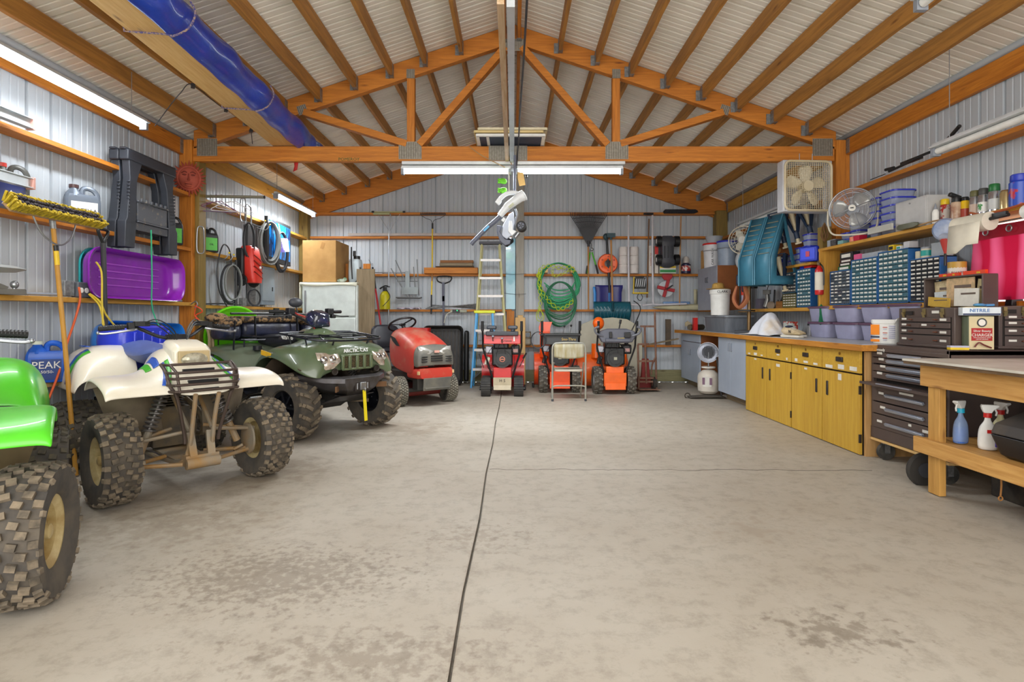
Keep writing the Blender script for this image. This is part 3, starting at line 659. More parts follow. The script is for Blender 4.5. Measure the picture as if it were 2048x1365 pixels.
# bumper
BMP=mat('bumper_plate','#5d5c60',.4,.6,c2='#413a34',scale=5)
mb=MB(); g=[]
top=[(1.42,-.50,.60),(1.60,-.34,.575),(1.70,-.20,.565),(1.70,.20,.565),(1.60,.34,.575),(1.42,.50,.60)]
for dx,dz,k in((-.05,.02,1),(0,.0,1),(.0,-.035,1),(-.02,-.10,.8),(-.09,-.16,.55)): g.append([(x+dx,y*k,z+dz) for x,y,z in top])
mb.sheet(g); mb.build('front_bumper',[BMP],t,solid=.006,smooth=20)
mb=MB(); mb.bar((1.62,0,.40),(1.30,0,.30),.40,.006,up=(0,0,1)); mb.build('skid_plate',[BMP],t)
mb=MB(); mb.box((1.69,0,.49),(.03,.17,.09)); mb.box((1.71,0,.49),(.02,.07,.07),m=1); 
for a in(-.06,.06): mb.cyl((1.70,a,.46),(1.70,a,.52),.009,m=1)
mb.build('winch_fairlead',[mat('winch_dark','#2b2420',.6),STL],t,bevel=.003)
for s in(-1,1):
    mb=MB(); mb.box((1.665,s*.26,.48),(.012,.10,.05),(0,0,-s*.7)); mb.build('bumper_slot',[mat('slot_brown','#6a4a2c',.8)],t)
mb=MB(); mb.bar((1.725,.0,.45),(1.74,.01,.16),.035,.004,up=(1,0,0)); mb.ring((1.725,0,.46),.018,.005,(0,1,0),n=10,m=1); mb.build('winch_strap',[mat('strap_yellow','#e6d213',.6),STL],t)
# front rack
RK=mat('rack_black','#23242a',.3,.4); mb=MB(); r_=.0105
for y,xa,xb in((-.42,.98,1.45),(.42,.98,1.45)): mb.tube([(xa,y,.985),(xb,y,.94)],r_,7)
mb.tube(smooth_path([(.98,-.42,.985),(.96,-.2,.99),(.96,.2,.99),(.98,.42,.985)],4),r_,7); mb.tube(smooth_path([(1.45,-.42,.94),(1.56,-.3,.925),(1.60,0,.92),(1.56,.3,.925),(1.45,.42,.94)],4),r_,7)
for x,z in((1.1,.975),(1.22,.962),(1.34,.95)): mb.tube([(x,-.42,z),(x,.42,z)],.007,6)
mb.tube([(1.3,-.2,.97),(1.58,-.14,.945),(1.58,.14,.945),(1.3,.2,.97)],.008,6)
for s in(-1,1):
    mb.tube([(1.15,s*.42,.97),(1.3,s*.2,.955),(1.52,s*.3,.93)],.007,6)
    for x in(1.08,1.34): mb.cyl((x,s*.36,.87),(x,s*.38,.96),.008)
    mb.cyl((1.50,s*.2,.85),(1.54,s*.2,.93),.008)
mb.build('front_rack',[RK],t)
# seat, tank, console
mb=MB(); mb.loft([[(x,w*math.cos(a),z+h*math.sin(a)) for a in [2*PI*i/18 for i in range(18)]] for x,w,z,h in((.86,.10,.93,.05),(.7,.15,.90,.07),(.45,.19,.87,.085),(.2,.19,.88,.08),(.05,.16,.90,.06))]); mb.build('seat',[mat('seat_black','#26272c',.45)],t,sub=1)
mb=MB(); mb.loft([[(x,w*math.cos(a),z+h*math.sin(a)) for a in [2*PI*i/18 for i in range(18)]] for x,w,z,h in((.74,.13,.93,.07),(.86,.16,.95,.09),(1.0,.17,.96,.09),(1.14,.14,.95,.06),(1.24,.08,.93,.03))]); mb.build('tank_cowl',[OLV],t,sub=1)
mb=MB(); g=[bodyrow(x,p) for x,p in (
 (.58,((0,.72),(.18,.70),(.3,.62),(.42,.50),(.55,.44),(.60,.42))),
 (.45,((0,.82),(.18,.80),(.3,.78),(.44,.72),(.56,.66),(.61,.62))),
 (.28,((0,.84),(.18,.83),(.3,.83),(.45,.81),(.57,.77),(.62,.72))),
 (.05,((0,.85),(.18,.85),(.3,.86),(.46,.85),(.58,.82),(.63,.77))),
 (-.18,((0,.84),(.18,.84),(.3,.85),(.46,.84),(.57,.80),(.62,.74))),
 (-.36,((0,.80),(.18,.80),(.3,.80),(.44,.77),(.53,.70),(.56,.62))))]
mb.sheet(g); mb.build('rear_body',[mat('olive_grey_fairing','#67705f',.3,coat=.4,c2='#566049',scale=2)],t,solid=.01,sub=2,smooth=60)
mb=MB(); mb.sheet([[(x,s,z) for x,z in((.92,.5),(.8,.42),(.6,.38),(.45,.5))] for s in(-.55,-.3)]); mb.sheet([[(x,s,z) for x,z in((.92,.5),(.8,.42),(.6,.38),(.45,.5))] for s in(.3,.55)]); mb.build('footwell',[BLK],t,solid=.01)
mb=MB(); mb.cyl((.42,-.33,.80),(.42,-.33,.845),.045,n=16); mb.build('fuel_cap',[BLK],t)
mb=MB()
for s in(-1,1):
    mb.tube([(.3,s*.4,.90),(-.35,s*.4,.90)],.01,7)
for x in(.3,.1,-.1,-.35): mb.tube([(x,-.4,.90),(x,.4,.90)],.009,7)
for s in(-1,1):
    for x in(.25,-.3): mb.cyl((x,s*.38,.80),(x,s*.38,.9),.008)
mb.tube([(.3,-.42,.95),(.45,-.40,.94),(.50,-.1,.93)],.012,7); mb.build('rear_rack',[RK],t)
# pod and handlebar
mb=MB(); mb.tube(smooth_path([(.80,-.40,1.20),(.86,-.24,1.19),(.93,-.10,1.10),(.95,0,1.08),(.93,.10,1.10),(.86,.24,1.19),(.80,.40,1.20)],5),.012,8); mb.cyl((1.02,0,.92),(.95,0,1.09),.03); hb=mb.build('handlebar',[BLK],t)
for s in(-1,1):
    mb=MB(); mb.tube([(.795,s*.42,1.20),(.84,s*.29,1.197)],.018,10); mb.build('grip',[BLK],hb)
    mb=MB(); mb.box((.86,s*.23,1.20),(.07,.07,.07)); mb.box((.88,s*.26,1.15),(.05,.05,.04)); mb.build('control_box',[BLK],hb,bevel=.008)
    mb=MB(); mb.tube(smooth_path([(.90,s*.25,1.17),(.90,s*.35,1.15),(.87,s*.47,1.15)],4),.006,6); mb.build('brake_lever',[BLK],hb)
mb=MB(); mb.tube(smooth_path([(.86,-.18,1.19),(.90,-.17,1.17),(.95,-.10,1.13),(1.05,-.06,1.0)],5),.007,6); mb.build('red_cable',[mat('cable_red','#b5302a',.5)],hb)
mb=MB(); mb.cyl((.86,-.15,1.19),(.86,-.17,1.27),.006); mb.ball((.86,-.17,1.29),(.05,.075,.05),n=14); mb.build('mirror',[DGR],hb)
mb=MB(); mb.ball((.98,0,1.125),(.12,.12,.085),n=24,k=14,rot=(0,.45,0)); mb.build('instrument_pod',[mat('pod_dark','#2b3052',.15,.2,coat=1)],hb)
mb=MB(); mb.box((1.0,0,1.13),(.19,.22,.15),(0,.35,0),tp=.72); mb.build('pod_face',[mat('pod_face','#23283c',.12,coat=1)],hb,bevel=.03)
mb=MB(); mb.cyl((.97,0,1.0),(.99,0,1.06),.06,.04,n=16); mb.build('pod_neck',[BLK],hb)
# camouflage bag on the rear rack
CAMO=mat('camouflage','#8d6f4a',.85,c2='#2c241c',scale=24,lo=.46,hi=.54,detail=3); NYL=mat('black_nylon','#1c1d26',.35,c2='#2c3046',scale=7,bump=.8)
bx=thing('gear_bag','camouflage and black soft gear bag strapped across the quad bike rear rack','bag',(-2.80,6.48,.91),math.atan2(-.597,.80))
def bagloft(rings,name,m,par):
    mb=MB(); mb.loft([[Vector((x+w*math.copysign(abs(math.cos(a))**.6,math.cos(a)),y,z+h*math.copysign(abs(math.sin(a))**.6,math.sin(a)))) for a in [2*PI*i/18 for i in range(18)]] for y,x,w,z,h in rings]); return mb.build(name,[m],par,sub=1)
b1=bagloft([(y,-.02,.20-.02*abs(y)/.3,.10,.095) for y in(-.34,-.32,-.15,0,.15,.32,.34)],'centre_body',NYL,bx)
bagloft([(y,-.03,.225,.205,.04) for y in(-.36,-.34,-.1,.1,.34,.36)],'centre_flap',CAMO,bx)
for s in(-1,1):
    e=bagloft([(s*.37,.0,.18,.08,.085),(s*.39,0,.21,.08,.095),(s*.50,0,.21,.08,.095),(s*.55,0,.17,.07,.08)],'end_pocket',NYL,bx)
    bagloft([(s*.365,.0,.20,.18,.04),(s*.39,0,.23,.18,.05),(s*.50,0,.23,.17,.05),(s*.56,0,.16,.15,.04)],'end_flap',CAMO,bx)
    mb=MB(); mb.ball((-.05,s*.52,.22),(.11,.12,.06),n=10,k=7); mb.build('loose_cloth',[CAMO],bx)
    mb=MB(); mb.bar((.225,s*.25,.24),(.24,s*.25,-.0),.03,.008,up=(0,1,0)); mb.build('strap',[BLK],bx); mb=MB(); mb.bar((.235,s*.47,.20),(.25,s*.50,-.22 if s<0 else 0),.028,.006,up=(0,1,0)); mb.build('strap',[BLK],bx)
mb=MB(); mb.tube([(.2,-.5,.27),(.22,.1,.27),(.22,.45,.26)],.012); mb.box((.22,.0,.29),(.04,.05,.08)); mb.build('carry_bar',[BLK],bx)
# ================= LEFT WALL =================
def jug(label,loc,rz,w,d,h,body,cap,name='oil_jug',cat='jug',group=None,lab=None,txt=None,txtm=None,lab2=None,tri=False,rot=None):
    t=thing(name,label,cat,loc,rz,group)
    mb=MB(); mb.loft([[(x*w/2*k,y*d/2*kd,z) for x,y in ((-1,-.8),(-.85,-1),(.85,-1),(1,-.8),(1,.8),(.85,1),(-.85,1),(-1,.8))] for z,k,kd in ((0,.93,.93),(.015,1,1),(h*.60,1,1),(h*.68,.97,.97),(h*.76,.90,.85))])
    mb.loft([[(-w*.22+x*w*.22*k,y*d*.4*k,z) for x,y in [(math.cos(a),math.sin(a)) for a in [2*PI*i/12 for i in range(12)]]] for z,k in ((h*.70,1.25),(h*.80,1),(h*.88,.6),(h*.93,.5))])
    mb.build('body',[body],t,bevel=.004)
    mb=MB(); mb.tube(smooth_path([(w*.0,0,h*.74),(w*.02,0,h*.90),(w*.16,0,h*.95),(w*.34,0,h*.90),(w*.44,0,h*.78),(w*.44,0,h*.66)],5),w*.075,8,flat=1.3); mb.build('handle',[body],t)
    mb=MB(); mb.cyl((-w*.22,0,h*.92),(-w*.22,0,h),w*.14,n=14); mb.build('cap',[cap],t)
    if lab:
        mb=MB(); mb.box((w*.02,-d/2-.001,h*.32),(w*.74,.003,h*.50)); l=mb.build('label',[lab],t,smooth=0)
        if tri:
            mb=MB(); mb.add([(w*-.22,-d/2-.004,h*.12),(w*.26,-d/2-.004,h*.12),(w*.02,-d/2-.004,h*.42)],[(0,1,2)]); mb.build('triangle_mark',[PAP],l,solid=.001,smooth=0)
        if txt:
            mb=MB()
            for k,(s_,sz,zz) in enumerate(txt): mb.text(s_,sz,Matrix.Translation((w*.02,-d/2-.004,h*zz))@Euler((R(90),0,0)).to_matrix().to_4x4())
            mb.build('lettering',[txtm],l,smooth=0)
    if lab2:
        mb=MB(); mb.box((-w/2-.001,0,h*.33),(.003,d*.6,h*.5)); l=mb.build('side_label',[lab2[0]],t,smooth=0)
        mb=MB(); mb.text(lab2[1],d*.5,Matrix.Translation((-w/2-.004,0,h*.34))@Euler((R(90),0,R(-90))).to_matrix().to_4x4()@Matrix.Rotation(R(90),4,'Z')); mb.build('lettering',[PAP],l,smooth=0)
    return t
NVY=mat('navy_label','#27306a',.4); OILG=mat('oil_jug_charcoal','#4a4a46',.4); SIL=mat('silver_jug','#6c7684',.35,.2)
jug('charcoal oil jug with red cap and navy label, above the push broom',(-3.56,4.06,1.895),R(42),.21,.13,.335,OILG,mat('cap_red','#d8433a',.4),lab=NVY,lab2=(RED,'NA'),tri=True)
jug('dark oil jug cut by the left photo edge on the upper shelf',(-3.57,3.80,1.895),R(42),.2,.13,.335,BLK,mat('cap_red','#d8433a',.4),lab=NVY)
jug('silver grey diesel oil jug with white pentagon label on upper shelf',(-3.55,4.72,1.895),R(48),.24,.14,.33,SIL,mat('cap_brown','#4a3030',.4),lab=PAP,txt=(('ROTELLA',.040,.36),('T5 15W-40',.028,.25)),txtm=mat('ink_dark','#33343c',.6))
AMG=mat('label_lime','#5ec04a',.5)
jug('black and green oil bottle on upper shelf, in front of the treated post',(-3.55,5.98,1.895),R(50),.17,.11,.30,BLK,GRY,name='oil_bottle',cat='bottle',lab=AMG,txt=(('OIL',.03,.3),),txtm=BLK)
jug('black and green oil bottle on upper shelf, just behind the post',(-3.54,6.68,1.895),R(50),.17,.11,.29,BLK,GRY,name='oil_bottle',cat='bottle',lab=AMG,txt=(('OIL',.03,.3),),txtm=BLK)
BJ=mat('coolant_blue','#1c5cc4',.35)
jug('blue antifreeze jug lettered in white on the low shelf',(-3.53,4.34,.655),R(35),.24,.15,.31,BJ,mat('cap_white','#d5dcc8',.5),name='antifreeze_jug',lab=mat('coolant_dark','#14387e',.4),txt=(('PEAK',.075,.42),('-50/50-',.03,.26)),txtm=PAP)
# push broom
t=thing('push_broom','upturned push broom with yellow and black bristles and wooden handle','broom',(-3.14,4.12,0))
mb=MB(); mb.tube([(0,0,0.01),(-.08,0,.95),(-.165,.0,1.80)],.0155,10); mb.build('handle',[mat('handle_ochre','#bf8a2f',.5)],t)
mb=MB(); mb.cyl((-.163,0,1.78),(-.172,0,1.86),.02); mb.build('socket',[GAL],t)
HT=Matrix.Translation((-.172,.02,1.86))@Matrix.Rotation(R(48),4,'Y')@Matrix.Translation((.172,-.02,-1.86))
mb=MB(HT); mb.box((-.175,.02,1.875),(.08,.80,.03)); mb.build('block',[mat('block_tan','#a58560',.7)],t,bevel=.01)
YB_=mat('bristle_yellow','#c2a51c',.9,c2='#8d7a20',scale=50,stretch=(1,1,.1)); BB_=mat('bristle_black','#3f3638',.9,c2='#2a2628',scale=50)
mb=MB(HT); n=46
for i in range(n):
    y=-.385+.81*i/(n-1)
    for x,m_ in((-.045,0),(.045,0),(-.02,1),(.02,1)):
        if i<2 or i>n-3: m_=0
        for k in range(2): mb.bar((-.175+x*.8+random.uniform(-.006,.006),y+random.uniform(-.006,.006),1.885),(-.175+x*1.15+random.uniform(-.01,.01),y+random.uniform(-.01,.01),1.955+random.uniform(-.006,.004)),.014,.014,m_)
mb.build('bristles',[YB_,BB_],t,smooth=0)['kind']='stuff'
mb=MB(); mb.tube(smooth_path([(-.15,-.20,1.86),(-.14,-.14,1.74),(-.13,-.06,1.68),(-.125,0,1.665),(-.13,.06,1.68),(-.14,.14,1.74),(-.15,.20,1.86)],4),.006,6); mb.build('brace',[STL],t)
mb=MB(); mb.cyl((-.134,0,1.52),(-.144,0,1.64),.0165,m=0); mb.cyl((-.1465,0,1.66),(-.142,0,1.62),.0168,m=1); mb.build('sticker',[mat('sticker_yellow','#ecc62a',.5),BLK],t)
# D-handled scoop
def dhandle(mb,c,w=.11,h=.12,ax='y',r=.013):
    c=Vector(c); f=(lambda a,b:(c.x,c.y+a,c.z+b)) if ax=='y' else (lambda a,b:(c.x+a,c.y,c.z+b))
    mb.tube(smooth_path([f(0,-h),f(-w*.15,-h*.7),f(-w*.5,-.02),f(-w*.42,0),f(0,.004),f(w*.42,0),f(w*.5,-.02),f(w*.15,-h*.7),f(0,-h)],4),r,8)
t=thing('snow_scoop','black D-grip shaft leaning at the left wall in front of the purple sled','shovel',(-3.36,4.70,0))
mb=MB(); dhandle(mb,(0,0,1.86)); mb.build('grip',[BLK],t); mb=MB(); mb.tube([(0,0,1.75),(.02,0,1.0),(.04,.0,.5)],.02,10); mb.build('shaft',[mat('shaft_black','#2c2c30',.5)],t)
mb=MB(); mb.sheet([[(.04+.03*abs(y)/.2,y,z) for z in(.52,.4,.25,.02)] for y in(-.2,-.1,0,.1,.2)]); mb.build('blade',[BLK],t,solid=.006)
# aluminium ladder rails at the left edge
t=thing('wall_ladder','aluminium ladder hung flat along left wall, two rails ending near the oil jugs','ladder',(-3.42,3.4,2.3))
for z in(-.21,.21):
    mb=MB(); mb.box((0,0,z),(.03,1.30,.07)); mb.box((.02,0,z+.033),(.035,1.30,.005)); mb.box((.02,0,z-.033),(.035,1.30,.005)); mb.build('rail',[mat('aluminium','#c4cacd',.35,.5)],t,smooth=0)
    mb=MB(); mb.box((.01,.655,z),(.055,.02,.085)); mb.build('end_cap',[mat('cap_pink','#c9968a',.6)],t,bevel=.003)
for y in(-.5,-.2,.1): mb=MB(); mb.cyl((0,y,-.2),(0,y,.2),.016); mb.build('rung',[STL],t)
# sawhorses
t=thing('sawhorse','two nested black plastic sawhorses hung on the left wall beside the sun face','sawhorse',(-3.535,5.43,1.765)); t.scale=(1,.88,1.03)
SH=mat('sawhorse_plastic','#353942',.5,c2='#2a2d34',scale=4)
for k,dx in((0,0),(1,.09)):
    mb=MB(); mb.box((dx,0,.80),(.085,.82,.09)); mb.box((dx,0,.85),(.06,.86,.02)); mb.build('top_beam',[SH],t,bevel=.01)
    for s in(-1,1):
        mb=MB(); mb.loft([[(dx+x*w_,s*(.31+o)+y*w2_,z) for x,y in((-1,-1),(1,-1),(1,1),(-1,1))] for z,w_,w2_,o in((.0,.035,.075,.06),(.22,.04,.08,.05),(.25,.04,.065,.04),(.60,.035,.055,.0),(.76,.035,.10,-.03))])
        for z in [.30+.03*q for q in range(10)]: mb.box((dx+.03,s*(.375+.012),z),(.03,.014,.014))
        mb.build('leg',[SH],t,bevel=.006)
    mb=MB(); mb.box((dx+.02,0,.33),(.03,.50,.16)); mb.box((dx+.038,0,.42),(.02,.52,.014)); mb.box((dx+.038,0,.24),(.02,.52,.014))
    for q in range(6): mb.box((dx+.045,-.2+.08*q,.435),(.016,.03,.03))
    mb.box((dx+.01,0,.20),(.03,.56,.07)); mb.build('tray',[mat('tray_speckle','#55585e',.5,c2='#7c7468',scale=18,lo=.6,hi=.66)],t,bevel=.004)
# sun face
TC=mat('terracotta','#b5553f',.75,c2='#9c4636',scale=10)
t=thing('sun_plaque','terracotta sun face plaque on the truss post','wall ornament',(-3.50,6.19,2.64),R(25))
mb=MB(); mb.ball((0,0,0),(.10,.045,.12),n=24,k=14); mb.ring((0,.005,0),.108,.012,(0,1,0),n=24,sy=1.15)
mb.build('face',[TC],t)
for k in range(28):
    a=2*PI*k/28; L=.165+.02*(k%2); mb=MB(); mb.loft([[(math.cos(a+da)*r_*.93,.012+dy,math.sin(a+da)*r_*1.08) for da,dy in((-w_,0),(0,-.012),(w_,0),(0,.008))] for r_,w_ in((.10,.11),(.14,.09),(L,.01))]); mb.build('ray',[TC],t)
mb=MB(); mb.loft([[(x,y,z) for x,y,z in((-w_,-.04,zz),(0,-.045-pr,zz),(w_,-.04,zz),(0,-.03,zz))] for zz,w_,pr in((.04,.008,.005),(.0,.012,.02),(-.025,.02,.028),(-.035,.012,.01))]); mb.build('nose',[TC],t)
mb=MB(); mb.ball((0,-.044,-.058),(.044,.014,.012)); mb.ball((0,-.040,-.084),(.032,.014,.012)); mb.ball((0,-.046,-.070),(.036,.006,.006),m=1); mb.build('mouth',[TC,mat('terracotta_dark','#7d3327',.8)],t)
for s in(-1,1):
    mb=MB(); mb.tube(smooth_path([(s*.015,-.045,.05),(s*.04,-.045,.062),(s*.068,-.03,.045)],4),.006); mb.ball((s*.04,-.04,.028),(.022,.01,.009)); mb.build('eye',[mat('terracotta_dark','#7d3327',.8)],t)
# sleds
def sled(name,label,loc,L,H,D,m,rot=(0,0,0),lighter=None):
    t=thing(name,label,'sled',loc,rot=rot)
    g=[]; 
    for sx,dz,rr in ((1.0,-.0,.1),(1.0,.012,.1),(.96,.0,.1),(.93,-.6,.09),(.88,-.95,.08),(.80,-1,.07)):
        g.append([(dz*D if dz<=0 else .012,y*sx,z*(sx if sx>.9 else sx*1.0)) for y,z in rrect(L,H,min(H,L)*.34,6)])
    mb=MB(); mb.sheet(g,closed=True); mb.add(g[-1],[tuple(range(len(g[-1])))]); mb.build('shell',[m],t,solid=.005,smooth=50)
    mb=MB()
    for z in(-.22,-.07,.07,.22): mb.box((-D+.008,0,z*H),(.012,L*.62,.012))
    mb.build('floor_rib',[lighter or m],t,bevel=.004); return t
PUR=mat('purple_plastic','#8a24ac',.25,coat=.4); 
sled('toboggan_sled','shiny purple sled standing on its side on the left wall shelf',(-3.42,5.28,1.515),1.34,.42,.11,PUR,lighter=mat('purple_light','#b45bd0',.3))
sled('toboggan_sled','teal sled nested behind the purple one, only its rim showing',(-3.575,5.40,1.515),1.36,.43,.03,mat('teal_plastic','#2fa7ad',.3))
sled('toboggan_sled','bright azure blue sled standing on the low shelf behind white quad bike',(-3.36,5.25,.885),1.2,.42,.13,mat('azure_plastic','#2280e0',.3,coat=.3),rot=(-.04,0,0))
t=thing('storage_tub','royal blue plastic tub with moulded ribs in front of the azure sled','tub',(-3.20,4.85,.655)); BL2=mat('royal_plastic','#2438c8',.3,coat=.3)
mb=MB(); mb.loft([[(x*k,y*k,z) for x,y in rrect(.30,.62,.10,5)] for z,k in((.0,.86),(.05,.93),(.30,1),(.40,.97),(.415,.8))]); mb.build('shell',[BL2],t)
for q in range(5): mb=MB(); mb.box((.148,-.22+.11*q,.2),(.02,.03,.34)); mb.build('rib',[BL2],t,bevel=.008)
mb=MB(); mb.tube(smooth_path([(-3.27,5.18,1.93),(-3.262,5.18,1.5),(-3.255,5.18,1.2),(-3.14,5.2,.9),(-3.15,5.2,.66)],4),.006,6); solo(mb,'bungee_cord',[mat('cord_green','#1d9a6c',.5)],'green strap stretched down across the purple and azure sleds','cord')
# outlet, cords
t=thing('outlet_box','steel junction box with outlet on the left wall shelf beside the broom','outlet box',(-3.50,4.55,1.30))
mb=MB(); mb.box((0,-.06,.07),(.06,.10,.12)); mb.build('junction_box',[GAL],t,bevel=.004); mb=MB(); mb.box((.02,.06,.065),(.06,.12,.12)); mb.build('outlet_housing',[mat('housing_grey','#55585e',.5)],t,bevel=.006)
for k in(-1,1): mb=MB(); mb.cyl((.05,.06+.028*k,.06),(.054,.06+.028*k,.06),.021,n=14); mb.build('receptacle',[PAP],t)
mb=MB(); mb.tube(smooth_path([(0,.12,.02),(0,.5,.012),(0,1.5,.014)],4),.012,6); mb.tube([(0,-.11,.02),(0,-.7,.012)],.011,6); mb.build('conduit',[GRY],t)
ORC=mat('cord_orange','#e0602a',.5)
mb=MB(); mb.tube(smooth_path([PW(158,575,-3.42),PW(160,600,-3.40),PW(150,640,-3.42),PW(133,690,-3.42),PW(118,745,-3.42),PW(97,800,-3.42)],6),.008,6); solo(mb,'extension_cord',[ORC],'orange extension cord hanging from the outlet behind the broom handle','cord')
YC=mat('cord_yellow','#e0c53a',.5)
mb=MB(); mb.tube(smooth_path([PW(180,588,-3.42),PW(200,604,-3.3),PW(212,630,-3.28),PW(232,655,-3.26)],5),.007,6); mb.tube(smooth_path([PW(178,589,-3.42),PW(198,610,-3.3),PW(206,640,-3.28),PW(208,655,-3.27)],5),.007,6); mb.tube(smooth_path([PW(192,524,-3.3),PW(203,545,-3.28),PW(204,600,-3.27),PW(206,650,-3.26)],5),.007,6)
solo(mb,'yellow_cord',[YC],'loose yellow cord draped over the shelf beside the black D-grip shaft','cord')
# grey blade tip and metal tool at left edge
mb=MB(); mb.loft([[(x,y,z) for x,y,z in((-w_,yy,0),(0,yy,.02*k),(w_,yy,0),(0,yy,-.03*k))] for yy,w_,k in((-.4,.06,1.6),(0,.05,1.2),(.14,.035,.9),(.22,.004,.2))]); solo(mb,'paddle_blade',[mat('blade_grey','#9a9c9a',.4)],'grey pointed plastic blade at the left edge, high above the shelf','blade',loc=(-3.45,3.82,1.48),rot=(0,0,-.1))
t=thing('hand_plane','old steel hand plane on shelf at the left edge','tool',(-3.46,3.86,1.30),R(70))
mb=MB(); mb.box((0,0,.02),(.30,.06,.04),tp=.97); mb.box((-.02,0,.06),(.13,.04,.04),(0,.4,0)); mb.build('body',[mat('tool_grey','#77756f',.5,.4)],t,bevel=.004); mb=MB(); mb.ball((.09,0,.07),(.025,.025,.028)); mb.cyl((.09,0,.03),(.09,0,.06),.012); mb.build('knob',[STL],t)
# ============ back-left bay ============
t=thing('clothes_rod','grey metal clothes rod sticking out beside the sun face','rod',(-3.5,6.45,2.50)); mb=MB(); mb.cyl((0,0,0),(.68,.05,0),.016,n=12); mb.build('rod',[mat('rod_grey','#8c8874',.4,.5)],t); mb=MB(); mb.cyl((.675,.05,0),(.685,.05,0),.018); mb.build('end_cap',[BLK],t)
def hanger(label,x,m,yaw,tilt=0):
    mb=MB(); mb.tube(smooth_path([(0,.012,.0),(0,.017,.012),(0,.0,.024),(0,-.016,.008),(0,0,-.02),(0,0,-.05)],4),.003,5)
    mb.tube(smooth_path([(0,0,-.05),(0,.10,-.09),(0,.20,-.14),(0,.205,-.16),(0,.18,-.165),(0,0,-.165),(0,-.18,-.165),(0,-.205,-.16),(0,-.20,-.14),(0,-.10,-.09),(0,0,-.05)],3),.0042,5)
    return solo(mb,'clothes_hanger',[m],label,'clothes hanger',group='hangers on the metal rod',loc=(x,6.49,2.502),rot=(tilt,0,yaw))
VIO=mat('hanger_violet','#7b5a86',.4)
hanger('grey hanger nearest the post on the metal rod',-3.42,GRY,-.9); hanger('violet plastic hanger, left one of the violet pair on the rod',-3.36,VIO,-.75,.08); hanger('violet plastic hanger, right one of the violet pair, tilted',-3.30,mat('hanger_maroon','#7c4660',.4),-.6,-.1); hanger('white plastic hanger, next to the violet pair on the rod',-3.20,WHT,-.85,.06); hanger('white plastic hanger furthest out along the rod',-3.14,mat('hanger_pale','#d8d4dc',.4),-.7,-.06)
def coil(mb,c,R0,r,n,axis=(1,0,0),jit=.02,sy=1.3,m=0,sp=None,seg=26):
    z=Vector(axis).normalized(); x=Vector((0,0,1)); x=(x-z*x.dot(z)).normalized(); y=z.cross(x); c=Vector(c); pts=[]
    for q in range(n):
        rr=R0*(1+random.uniform(-jit,jit)*3); o=random.uniform(-1,1)*jit*R0*2; dz=(q-n/2)*(sp or r*1.2)*.7+random.uniform(-r,r)
        for i in range(seg):
            a=2*PI*i/seg; pts.append(c+z*dz+x*(rr*sy*math.cos(a)-(R0*sy-rr*sy)*-1*0+(R0-rr)*sy)+y*((rr)*math.sin(a)+o))
    mb.tube(smooth_path(pts[::2],2),r,6,m); return mb
HOS=mat('hose_black','#35363a',.5); HOG=mat('hose_grey','#7d807e',.5)
t=thing('air_hose','black and grey hose coiled on a yellow hook below the green bottle','hose',(-3.42,6.95,1.60)); mb=MB(); coil(mb,(0,.0,-.05),.115,.010,5,(1,-.7,0),sy=2.0); mb.build('black_coil',[HOS],t); mb=MB(); coil(mb,(.03,-.01,-.03),.10,.009,2,(1,-.7,0),sy=2.0); mb.build('grey_coil',[HOG],t); mb=MB(); mb.tube(smooth_path([(.0,.02,.18),(-.0,-.05,.36),(.0,-.20,.38),(0,-.33,.1),(0,-.28,-.15),(0,-.1,-.33)],6),.008,6); mb.build('loose_loop',[HOS],t)
t=thing('pressure_washer','red and black pressure washer hanging on the back left wall','pressure washer',(-3.40,7.42,1.58),R(-5))
RDW=mat('washer_red','#e0382c',.4)
mb=MB(); mb.loft([[(x*k+dx,y*ky,z) for x,y in rrect(.20,.24,.05,4)] for z,k,ky,dx in((.0,.75,.8,.04),(.06,.95,.95,.02),(.30,1,1,0),(.44,.85,.9,-.01),(.475,.6,.7,-.02))]); mb.build('body',[RDW],t)
for q in range(4):
    mb=MB(); mb.tube([(.108,-.10,.14+.07*q),(.115,.0,.10+.07*q),(.108,.10,.06+.07*q)],.008,6); mb.build('body_rib',[mat('washer_dark_red','#8e1d18',.5)],t)
mb=MB(); mb.box((-.06,-.03,.22),(.10,.27,.44)); mb.build('back_shell',[BLK],t,bevel=.02)
mb=MB(); mb.ball((.112,.04,.2),(.012,.02,.02)); mb.build('knob',[PAP],t)
for s in(-1,1):
    mb=MB(); mb.cyl((-.04,s*.17,.03),(-.04,s*.13,.03),.075,n=24); mb.ring((-.04,s*.15,.03),.07,.012,(0,1,0),n=24); 
    for k in range(3): a=2*PI*k/3; mb.box((-.04+.03*math.cos(a),s*.172,.03+.03*math.sin(a)),(.05,.006,.014),(0,-a,0),m=1)
    mb.build('wheel',[BLK,DGR],t)
mb=MB(); mb.box((-.03,0,.60),(.06,.12,.30)); mb.tube(smooth_path([(-.03,.06,.7),(-.03,.07,.95),(-.03,.03,1.0),(-.03,-.03,1.0),(-.03,-.07,.95),(-.03,-.06,.7)],4),.012,8,m=1); mb.build('handle',[mat('handle_dark','#4a4a4c',.5),STL],t,bevel=.005)
mb=MB(); coil(mb,(.04,-.10,.55),.07,.008,3,(1,-.5,0),sy=3.0); mb.build('hose',[HOS],t)
t=thing('hose_coil','dark grey hose bundle hanging from the top girt beside blue screen','hose',(-3.40,8.0,2.18)); mb=MB(); coil(mb,(0,0,0),.15,.011,9,(1,-.6,0),sy=1.9); mb.build('coil',[HOG],t); mb=MB(); coil(mb,(.05,.3,-.1),.10,.013,6,(1,-.6,0),sy=2.8); mb.build('black_coil',[HOS],t)
